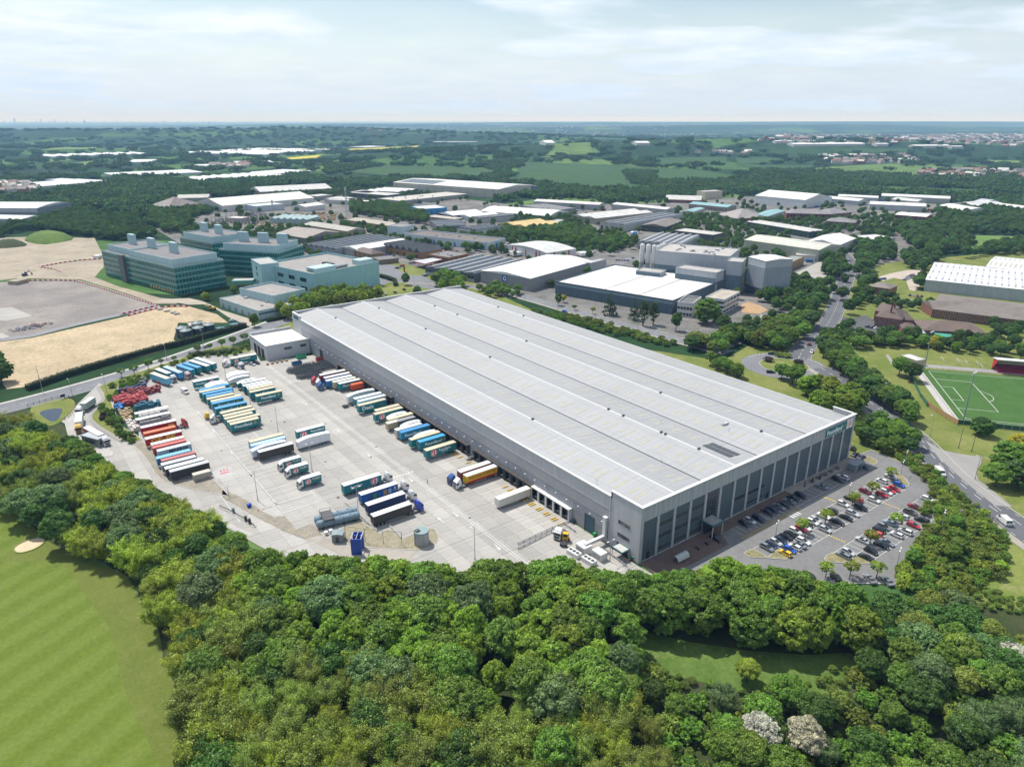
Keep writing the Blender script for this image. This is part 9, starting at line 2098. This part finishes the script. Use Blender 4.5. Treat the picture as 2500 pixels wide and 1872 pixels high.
 # ------------------------------------------------------------------ woods, fields and places beyond
def inrect(x,y,m):
 for(p0,ang,lx,ly)in BLDS:
  dx,dy=x-p0[0],y-p0[1]
  if dx*dx+dy*dy>90000:continue
  c,s=math.cos(ang),math.sin(ang);a,b=dx*c+dy*s,-dx*s+dy*c
  if-m<a<lx+m and-m<b<ly+m:return True
 return False
ROADS=[(r_west,9),(r_north,9),(r_mid,7),(r_side,6),(r_ne,9),(r_se,9)]
def onroad(x,y):
 for r,w in ROADS:
  for px,py in r:
   if(px-x)**2+(py-y)**2<w*w:return True
 return False
def scatter(name,pts,protos,col,label=None,kind='stuff',m_trees=None):
 """one object: crowns set out on points (x, y, z, scale) as instances of a few crown meshes"""
 me=bpy.data.meshes.new(name);me.vertices.add(len(pts));me.vertices.foreach_set('co',np.array([(p[0],p[1],p[2])for p in pts],dtype=np.float32).reshape(-1))
 rg=np.random.default_rng(len(pts))
 a=me.attributes.new('scl','FLOAT','POINT');a.data.foreach_set('value',np.array([p[3]for p in pts],dtype=np.float32))
 b=me.attributes.new('rot','FLOAT','POINT');b.data.foreach_set('value',rg.uniform(0,6.28,len(pts)).astype(np.float32))
 o=ob(name,me,color=col,kind=kind,label=label)
 ng=bpy.data.node_groups.new('scatter','GeometryNodeTree');ng.interface.new_socket('Geometry',in_out='INPUT',socket_type='NodeSocketGeometry');ng.interface.new_socket('Geometry',in_out='OUTPUT',socket_type='NodeSocketGeometry')
 gi=N(ng,'NodeGroupInput');go=N(ng,'NodeGroupOutput');jn=N(ng,'GeometryNodeJoinGeometry')
 for pr in protos:
  po=bpy.data.objects.new('crown_source',pr);oi=N(ng,'GeometryNodeObjectInfo');IV(oi,'Object',po);gti=N(ng,'GeometryNodeGeometryToInstance');ln(ng,oi.outputs['Geometry'],gti.inputs[0]);ln(ng,gti.outputs[0],jn.inputs[0])
 ip=N(ng,'GeometryNodeInstanceOnPoints');ln(ng,gi.outputs[0],ip.inputs['Points']);ln(ng,jn.outputs[0],ip.inputs['Instance']);IV(ip,'Pick Instance',True)
 def at(n_):q=N(ng,'GeometryNodeInputNamedAttribute',data_type='FLOAT');IV(q,'Name',n_);return q.outputs[0]
 cb_=N(ng,'ShaderNodeCombineXYZ');ln(ng,at('rot'),cb_.inputs[2]);er=N(ng,'FunctionNodeEulerToRotation');ln(ng,cb_.outputs[0],er.inputs[0]);ln(ng,er.outputs[0],ip.inputs['Rotation']);ln(ng,at('scl'),ip.inputs['Scale']);ln(ng,ip.outputs[0],go.inputs[0])
 md=o.modifiers.new('scatter','NODES');md.node_group=ng
 return o
NEAR=[TREES[k][i][0]for k,i in(('ash',0),('ash',1),('oak',0),('oak',1),('dome',0),('oak',2))]
def clump(seed,n,W,H,per):
 rng=np.random.default_rng(seed);L=[]
 for i in range(n):
  a,d=rng.uniform(0,6.28),W*math.sqrt(rng.uniform(0,1));r=rng.uniform(2.6,5.2);h=H*rng.uniform(.6,1.05)
  L.append((np.array([d*math.cos(a),d*math.sin(a)*.75,max(h-r*.9,1.)]),r))
 return lobes_mesh(L,per,2.,rng,'crown',FOL,spread=.18,squash=1.1)
CLUMPS=[clump(200+k,22,17,11,95)for k in range(4)]
rgf=random.Random(31)
def wood(polys,d,hmin,hmax,name,col,label,ref=12.5,clear=5,protos=NEAR,holes=()):
 pts=[]
 for P in polys:
  for x,y in poisson(P,d,rgf,cap=6000,holes=holes):
   if inrect(x,y,clear)or onroad(x,y):continue
   pts.append((x,y,relief(x,y)-.4,rgf.uniform(hmin,hmax)/ref))
 return scatter(name,pts,protos,col,label)
F1=[(631,1621),(801,1746),(900,1641),(979,1497),(892,1285),(793,1216),(742,1314),(664,1409)]
F2=[(815,1176),(960,1339),(1185,1582),(1288,1471),(1351,1399),(1403,1135),(1296,900),(1140,878),(1054,910),(860,808),(807,932),(814,1069)]
F3=[(1132,605),(1321,557),(1394,459),(1311,421),(1350,366),(1266,316),(1246,408),(1213,505)]
M_CROP=patchmat('green_crop',(.03,.07,.022),(.036,.08,.025),(.045,.09,.028),.01,.12,fine=.15)
F4=[[(121.2,3283),(207.3,3468),(398,3791),(303,3280)],[(112.9,2403),(205.8,2578),(156,2272),(105.7,2263)],[(734,2295),(906,2400),(788,2173),(703,2181)],[(5.2,1540),(45.5,1546),(31.6,1456),(2.9,1490)],[(1253,2959),(1683,3059),(1566,2917),(1123,2641)],[(1627,1484),(1857,1385),(1650,1232),(1428,1301)],[(1854,1351),(1995,1263),(1848,1177),(1681,1209)],[(2345,1285),(2593,1139),(2458,1107),(2317,1244)],[(1646,1194),(1812,1046),(1652,977),(1601,1117)],[(2486,858),(2535,776),(2363,716),(2321,789)],[(756,228.3),(803,176.9),(738,150.3),(656,158.6),(662,171.6),(697,199.9)]]
for k,P in enumerate(F4+[F1,F2,F3]):
 mbf=MB();n_=len(P)
 cxm,cym=sum(p[0]for p in P)/n_,sum(p[1]for p in P)/n_
 gx=[]
 for i in range(n_):
  for q in range(6):t_=q/6;a_,b_=P[i],P[(i+1)%n_];gx.append((a_[0]+(b_[0]-a_[0])*t_,a_[1]+(b_[1]-a_[1])*t_))
 m_=len(gx)
 for f in(1,.75,.5,.25,.02):
  for p in gx:X,Y=cxm+(p[0]-cxm)*f,cym+(p[1]-cym)*f;mbf.v.append((X,Y,relief(X,Y)+1.2))
 for r_ in range(4):
  for i in range(m_):mbf.f.append((r_*m_+i,r_*m_+(i+1)%m_,(r_+1)*m_+(i+1)%m_,(r_+1)*m_+i))
 mbf.m=[0]*len(mbf.f);mbf.build('field',(patchmat('rape_field',(.36,.33,.04),(.42,.38,.05),(.3,.3,.05),.02,.2)if k in(2,3,4)else patchmat('pasture',(.09,.16,.04),(.11,.18,.05),(.14,.2,.06),.01,.2)if k in(0,1,9,10)else M_CROP),kind='structure',smooth=True)
ALLF=[F1,F2,F3]+F4
wood([[(-62,1124),(-27,1167),(-2.8,1080),(10.2,978),(41.4,969),(22.9,829),(20.8,746),(-4.4,756),(-21.4,759),(-26.7,812),(-48.2,818),(-58.2,867),(-79.4,894),(-90.3,913),(-119.1,861),(-124.3,885),(-121.9,948),(-93.8,963),(-75.8,937)],[(-94.1,959),(-69.7,998),(-38.4,975),(-9.6,933),(-12.2,798),(-12.7,754),(-28.2,780),(-53.1,844),(-78.6,912)]],7,8,12,'woodland',(.1,.2,.034),'wood of rounded trees behind the cleared site')
wood([[(35.1,881),(71.9,1026),(119.6,1055),(170.5,1045),(154,977),(95.1,906),(61.9,842),(38.9,824)],[(35.9,811),(57.5,854),(83,850),(65.2,803),(41.3,780)],[(332.6,926),(371,916),(378,838),(370,778),(343.4,708),(314.5,665),(311.3,699),(305.7,737),(297.7,793),(289.8,829)],[(327.2,523),(386,587),(420,574),(441,534),(439,491),(366,413),(350,424),(355,464),(345.3,500)],[(414,575),(428,545),(422,478),(390,429),(431,460),(428,431),(403,401),(368,382),(366,410),(363,449),(353,497)]],6.6,8,12,'woodland',(.13,.24,.036),'belts of bright green trees running between the sheds',clear=3)
wood([[(505,239.7),(570,257.4),(640,282.8),(731,305.7),(722,288.2),(623,236),(545,194.4),(521,197.2),(470,181.2),(435,170.7),(417,172.9),(432,196.8)],[(318.7,179.2),(365,200.4),(387,195.1),(383,175.9),(396,166.2),(376,155.6),(323,131.9),(293,119.2),(296.4,131.8),(287.7,146.2)],[(392,158.9),(451,170.8),(446,162.4),(362,123.8),(321.1,113.4),(326.6,125.1)],[(773,300.1),(778,271),(785,241.5),(692,184.8),(639,171.4),(611,184),(626,216.1),(681,252.5)],[(973,346.7),(1014,334.5),(1070,329.5),(1148,331.1),(1153,287),(816,173.1),(805,203.3),(767,231.5),(833,281.6)],[(489,141.9),(509,133.2),(495,108.8),(459,93.5),(439,108.3),(436,121),(455,132.9)],[(562,197.1),(609,185.4),(570,168),(517,152.5),(520,170.3)],[(670,165.1),(743,175.5),(759,153.9),(685,129),(654,152.3),(609,161.4)]],7,8,12.5,'woodland',(.105,.205,.034),'thick tree belts along the main road and beyond',clear=3)
wood([[(281,110.3),(300.2,106.6),(281.9,86.1),(287,76),(304.8,65.8),(311,51.8),(331.1,39.9),(348.3,33.3),(351,16.2),(334.4,10.7),(315.8,27.4),(292.7,50.5),(269.2,74),(252.1,83.7)],[(393,87.9),(415,79.8),(382,67.7),(367,71.7)],[(389,59.1),(391,45.8),(384,33),(357,26.7),(357,39.9)],[(373,134),(395,126.6),(385,111),(395,94.7),(373,86.8),(363,102.4),(361,120.4)],[(230.1,141.4),(245.7,140.1),(269.4,136.8),(273.7,126.3),(259.3,112.8),(226.1,109.1),(211.8,113.9),(206.7,123.6)]],5.5,5,9,'woodland',(.1,.195,.034),'hedgerow trees round the public house and football ground',clear=2)
# trees standing among the sheds
pts=[]
EST=[(47.3,431),(68.6,544),(43.8,676),(51.1,818),(161.5,965),(277.8,1051),(464,1242),(507,1053),(537,783),(624,718),(759,653),(940,638),(1018,498),(1089,371),(797,261.3),(542,190.1),(402,184.3),(229.4,147.7),(193.2,321.8),(108,334.3)]
for x,y in poisson(EST,8,rgf,cap=9000):
 if inrect(x,y,4)or onroad(x,y):continue
 if math.sin(x*.021+1)*math.sin(y*.017)+math.sin(x*.006+y*.011)>.34 or rgf.random()<.13:pts.append((x,y,-.3,rgf.uniform(6,10.5)/12.5))
scatter('estate_trees',pts,NEAR,(.12,.225,.034),'loose groups of trees standing between the sheds of the estate')
# rank growth: brambles and nettles in the clearing, under the woods and on the banks
pts=[]
for P,d,lo,hi in(([(-30.9,-21.7),(-25.5,-39.4),(-15.2,-52.5),(9.5,-59.9),(20.1,-73.5),(44.6,-90),(7.9,-104.9),(-55.3,-57.8)],2.6,.3,.6),([(53.8,-48.2),(79.1,-44.3),(98.5,-42.4),(110.5,-45.4),(106.5,-58.1),(97.3,-63),(82.2,-66),(67,-65.6),(72.4,-75.7),(65.3,-78.2),(56.2,-67.6),(52.4,-54.7)],1.9,.3,.6),([(149.6,15.7),(146.2,9.2),(135.4,-4.6),(140.5,-13.1),(131.5,-25.5),(121.8,-39.2),(111.4,-53.3),(103.8,-55),(95.4,-47.6),(99.1,-36.4),(111.3,-33.8),(121.3,-28.6),(133.5,-9.4)],2.,.3,.6),([(-99,817),(-83.8,778),(-57.3,795),(-66.6,873),(-80.6,878)],2.2,.2,.4)):
 for x,y in poisson(P,d,rgf,cap=4500):pts.append((x,y,.05,rgf.uniform(lo,hi)))
scatter('undergrowth',pts,[b[0]for b in TREES['bush']],(.25,.36,.06),'rank green undergrowth of the clearing and the banks')
# cars and containers along the shed fronts
ncar=0;CT=MB().box(-3,3,-1.2,1.2,0,2.6).box(-3.02,3.02,-1.22,1.22,2.6,2.68).mesh('store_container',M_BODY)
for p0,ang,lx,ly in BLDS:
 if not inside(p0,EST)or ncar>38 or min(lx,ly)<9:continue
 c,s=math.cos(ang),math.sin(ang)
 for q in range(rgf.randint(1,3)):
  a,b=rgf.uniform(.1,.9)*lx,-rgf.uniform(4,8);x,y=p0[0]+a*c-b*s,p0[1]+a*s+b*c
  if inrect(x,y,2)or onroad(x,y):continue
  if q:ncar+=1;col=rgf.choice(PALK);ob('parked_car',MC,None,(x,y,.16),ang+1.57,CC[col],col+' small car parked against a shed front','car',col+' cars at the shed fronts')
  else:ob('store_container',CT,None,(x,y,.12),ang+rgf.choice((0,1.57)),rgf.choice(((.03,.13,.3),(.3,.06,.04),(.35,.35,.34),(.05,.2,.14),(.5,.5,.5))),'storage container standing in a shed yard','container','containers in the shed yards')
  # hedges and woods of the farmland: clumps on the nearer plain, thinner beyond
def field_noise(x,y):
 return math.sin(x*.0041+1.3)*math.sin(y*.0057+.4)+.6*math.sin(x*.0113+y*.0071)+.5*math.sin(x*.0023-y*.0167+2)
pts=[];k_=0
GREENH=[([(-27.4,1532),(103.2,1600),(-50.2,1633)],'glasshouse field cut by the wood at the left'),([(136.6,1743),(327.2,1755),(146.5,1855)],'long glasshouse range behind the left wood'),([(266.7,1483),(233.4,1592),(417,1674)],'glasshouse range narrowing towards the middle'),([(461,1592),(419,1679),(538,1688)],'glasshouse range at the end of the long wood'),([(121,2830),(94.8,2987),(400,3097)],'distant glasshouse strip on the far left'),([(747,2529),(545,2846),(1082,2800)],'broad distant glasshouse sheet'),([(321.7,2316),(260,2339),(349.7,2446)],'small distant glasshouse left of the broad one'),([(402,1983),(526,2017),(423,2078)],'scattered glasshouses before the broad distant one'),([(22.4,1671),(54.4,1686),(29.2,1733)],'small glasshouse standing on the left range'),([(509,2087),(611,2069),(538,2166)],'thin glasshouse strip beside the rape field'),([(1826,3170),(2029,3077),(1860,3219)],'white glasshouse sheet on the far plain'),([(1354,3000),(1479,3038),(1416,3125)],'white glasshouse on the far left plain')]
for P,lb in GREENH:
 t=bld(P,5,'multi:8u',(.45,.5,.52),(.62,.66,.68),'white '+lb,'glasshouse');
def okfar(x,y):
 return not any(inside((x,y),P)for P in ALLF)and not inrect(x,y,12)
tries=0
while len(pts)<5200 and tries<40000:
 tries+=1
 n=900+(rgf.random()**1.5)*5200;e=rgf.uniform(-.82,.82)*n
 x,y=polar(e,n)
 if n<1250 and not(-.82*n<e<.8*n):continue
 if n<1000:continue
 if inside((x,y),EST)or not okfar(x,y):continue
 f=field_noise(x,y)
 cell=(int((x+40*math.sin(y*.004))//230),int((y+40*math.sin(x*.005))//170));hsh=(cell[0]*73856093^cell[1]*19349663)%100
 fx=abs((x+40*math.sin(y*.004))/230%1-.5);fy=abs((y+40*math.sin(x*.005))/170%1-.5)
 if hsh<52 or fx>.46 or fy>.45 or f>.9:pts.append((x,y,relief(x,y)-1.2,rgf.uniform(.7,1.25)))
scatter('far_woodland',pts,CLUMPS,(.085,.175,.036),'woods and hedgerows of the countryside beyond the estate')
pts=[]
for P,d in(([(38.8,1515),(170.7,1728),(238.6,1562),(322.3,1615),(399,1620),(544,1650),(471,1310),(318.4,1306),(202.3,1231),(150.5,1233),(91.3,1147),(48.9,1150),(16.8,1119),(-11.7,1255),(-52.4,1421)],20),([(715,945),(800,924),(822,813),(927,787),(938,719),(848,678),(758,712),(687,798)],17),([(989,899),(1166,870),(1146,734),(1143,625),(1218,569),(1142,529),(1047,599),(978,689),(984,808),(858,779)],16),([(1406,1005),(1566,923),(1575,679),(1685,482),(1412,364),(1386,465),(1331,595),(1159,635),(1179,756)],24),([(470,1286),(645,1374),(625,1274),(518,1202),(433,1156)],16),([(835,1295),(947,1349),(894,1251),(787,1181)],14),([(1182,1173),(1257,1154),(1049,957),(1020,875),(962,825),(957,922)],14),([(684,1841),(814,1793),(802,1738),(634,1619),(566,1562)],18),([(1013,1629),(1190,1621),(1145,1538),(976,1402)],18)):
 for x,y in poisson(P,d,rgf,cap=700):
  if not inrect(x,y,10):pts.append((x,y,relief(x,y)-1.,rgf.uniform(.65,1.05)))
scatter('far_woodland',pts,CLUMPS,(.095,.19,.036),'wood edge closing the estate off from the fields')
# distant towns: small houses scattered over the plain
def town(pts_,name,label,sd):
 rg=random.Random(sd);mb=MB()
 for x,y in pts_:
  z=relief(x,y);w,l,h,a=rg.uniform(8,14),rg.uniform(10,26),rg.uniform(5,8),rg.uniform(0,3.1);c,s=math.cos(a),math.sin(a)
  def T(u,v,q):return(x+u*c-v*s,y+u*s+v*c,z+q)
  vs=[T(-l,-w,0),T(l,-w,0),T(l,w,0),T(-l,w,0),T(-l,-w,h),T(l,-w,h),T(l,w,h),T(-l,w,h),T(-l,0,h*1.6),T(l,0,h*1.6)];vs=[((p[0]-x)*.6+x,(p[1]-y)*.6+y,p[2])for p in vs]
  mb.add(vs,[(0,1,5,4),(1,2,6,5),(2,3,7,6),(3,0,4,7),(4,7,8),(5,9,6)],rg.choice((0,0,1)));mb.add(vs,[(4,5,9,8),(7,8,9,6)],rg.choice((2,3,3,4)))
 mb.build(name,[wallmat((.5,.46,.42)),wallmat((.3,.16,.11)),roofmat((.22,.11,.08)),roofmat((.2,.17,.16)),roofmat((.55,.55,.54))],kind='stuff',label=label)
rgt=random.Random(8)
def tpts(P,n):
 x0,x1,y0,y1=bbox(P);out=[]
 while len(out)<n:
  p=(rgt.uniform(x0,x1),rgt.uniform(y0,y1))
  if inside(p,P):out.append(p)
 return out
town(tpts([(5893,2757),(6751,2749),(7290,2421),(7214,2166),(3019,902),(2912,1027),(2783,1146),(2703,1262)],900),'distant_town','distant town of red roofs on the right plain',1)
town(tpts([(5623,3778),(6175,2893),(2634,1227),(2297,1385),(2212,1536)],420),'distant_town','distant town in the middle of the plain',2)
town(tpts([(2100,1240),(2395,1076),(2200,931),(1921,1038)],60)+tpts([(1899,792),(2042,605),(1736,500),(1605,657)],50)+tpts([(1842,1503),(2045,1400),(1984,1356),(1799,1467)],14),'village_houses','village houses showing among trees right of the crop field',3)
town(tpts([(-81.3,1698),(-30.4,1612),(-45,1453),(-92.5,1451)],60)+tpts([(424,2067),(539,2062),(473,1853),(396,1915)],24),'village_houses','houses at the left edge below the glasshouses',4)
town([(q[0],q[1])for q in tpts([(4351,10458),(10841,8925),(4569,3746),(1555,3881)],420)],'distant_town','specks of far towns on the plain below the horizon',5)
for P,lb in(([(2243,1472),(2335,1425),(2267,1487)],'left white shed of the distant town'),([(2243,1398),(2502,1276),(2290,1426)],'long white shed of the distant town'),([(2519,1242),(2561,1221),(2553,1259)],'small white shed beside the yellow chimneys'),([(2603,1146),(2738,1086),(2649,1165)],'white shed right of the yellow chimneys'),([(2708,1067),(2748,1047),(2735,1078)],'last white shed of the distant town'),([(1781,1715),(1825,1693),(1824,1756)],'white shed on the middle plain'),([(1536,1919),(1567,1906),(1594,1987)],'white shed beside the wooded hill')):
 bld(P,9,'gableu',(.5,.5,.5),(.68,.69,.69),lb,'distant_shed')
q=[(2544,1284),(2552,1278),(2567,1277)]
for k,p in enumerate(q):t=thing('chimney_stack','distant tall yellow chimney, %s of three'%('left','middle','right')[k],'chimney',(*p,relief(*p)));mb=MB();mb.tube((0,0,0),(0,0,34),2.2,1.6,n=8);mb.build('shaft',wallmat((.5,.42,.2)),t);MB().cbox((0,0,3),(9,9,6)).build('base',wallmat((.5,.42,.2)),t)
mb=MB();rgs=random.Random(2)
for k in range(60):
 e,n=-17500+rgs.gauss(0,1500)+(8000*rgs.random()if k>26 else 0)*1.,24000+rgs.uniform(-1500,1500);x,y=polar(e*.92,n);h=rgs.uniform(30,80)if k>9 else rgs.uniform(100,190);w=rgs.uniform(25,45);mb.box(x-w/2,x+w/2,y-w/2,y+w/2,0,h)
mb.build('city_skyline',wallmat((.3,.32,.34)),kind='stuff',label='faint towers of a far city on the left horizon')
for k in list(CARP_.values()):drop(k)
# ------------------------------------------------------------------ air
hm=bpy.data.materials.new('haze');hm.use_nodes=True;ht=hm.node_tree;ht.nodes.clear()
oo=N(ht,'ShaderNodeOutputMaterial');pv=N(ht,'ShaderNodeVolumePrincipled');IV(pv,'Color',(.3,.56,1.,1));IV(pv,'Density',.00008);IV(pv,'Absorption Color',(1,1,1,1));IV(pv,'Anisotropy',0.)
ln(ht,pv.outputs[0],oo.inputs['Volume'])
S_=52000
MB().box(CAM[0]-S_,CAM[0]+S_,CAM[1]-S_,CAM[1]+S_,-2,290).build('haze',hm,kind='stuff',label='thin pale haze over the whole plain')
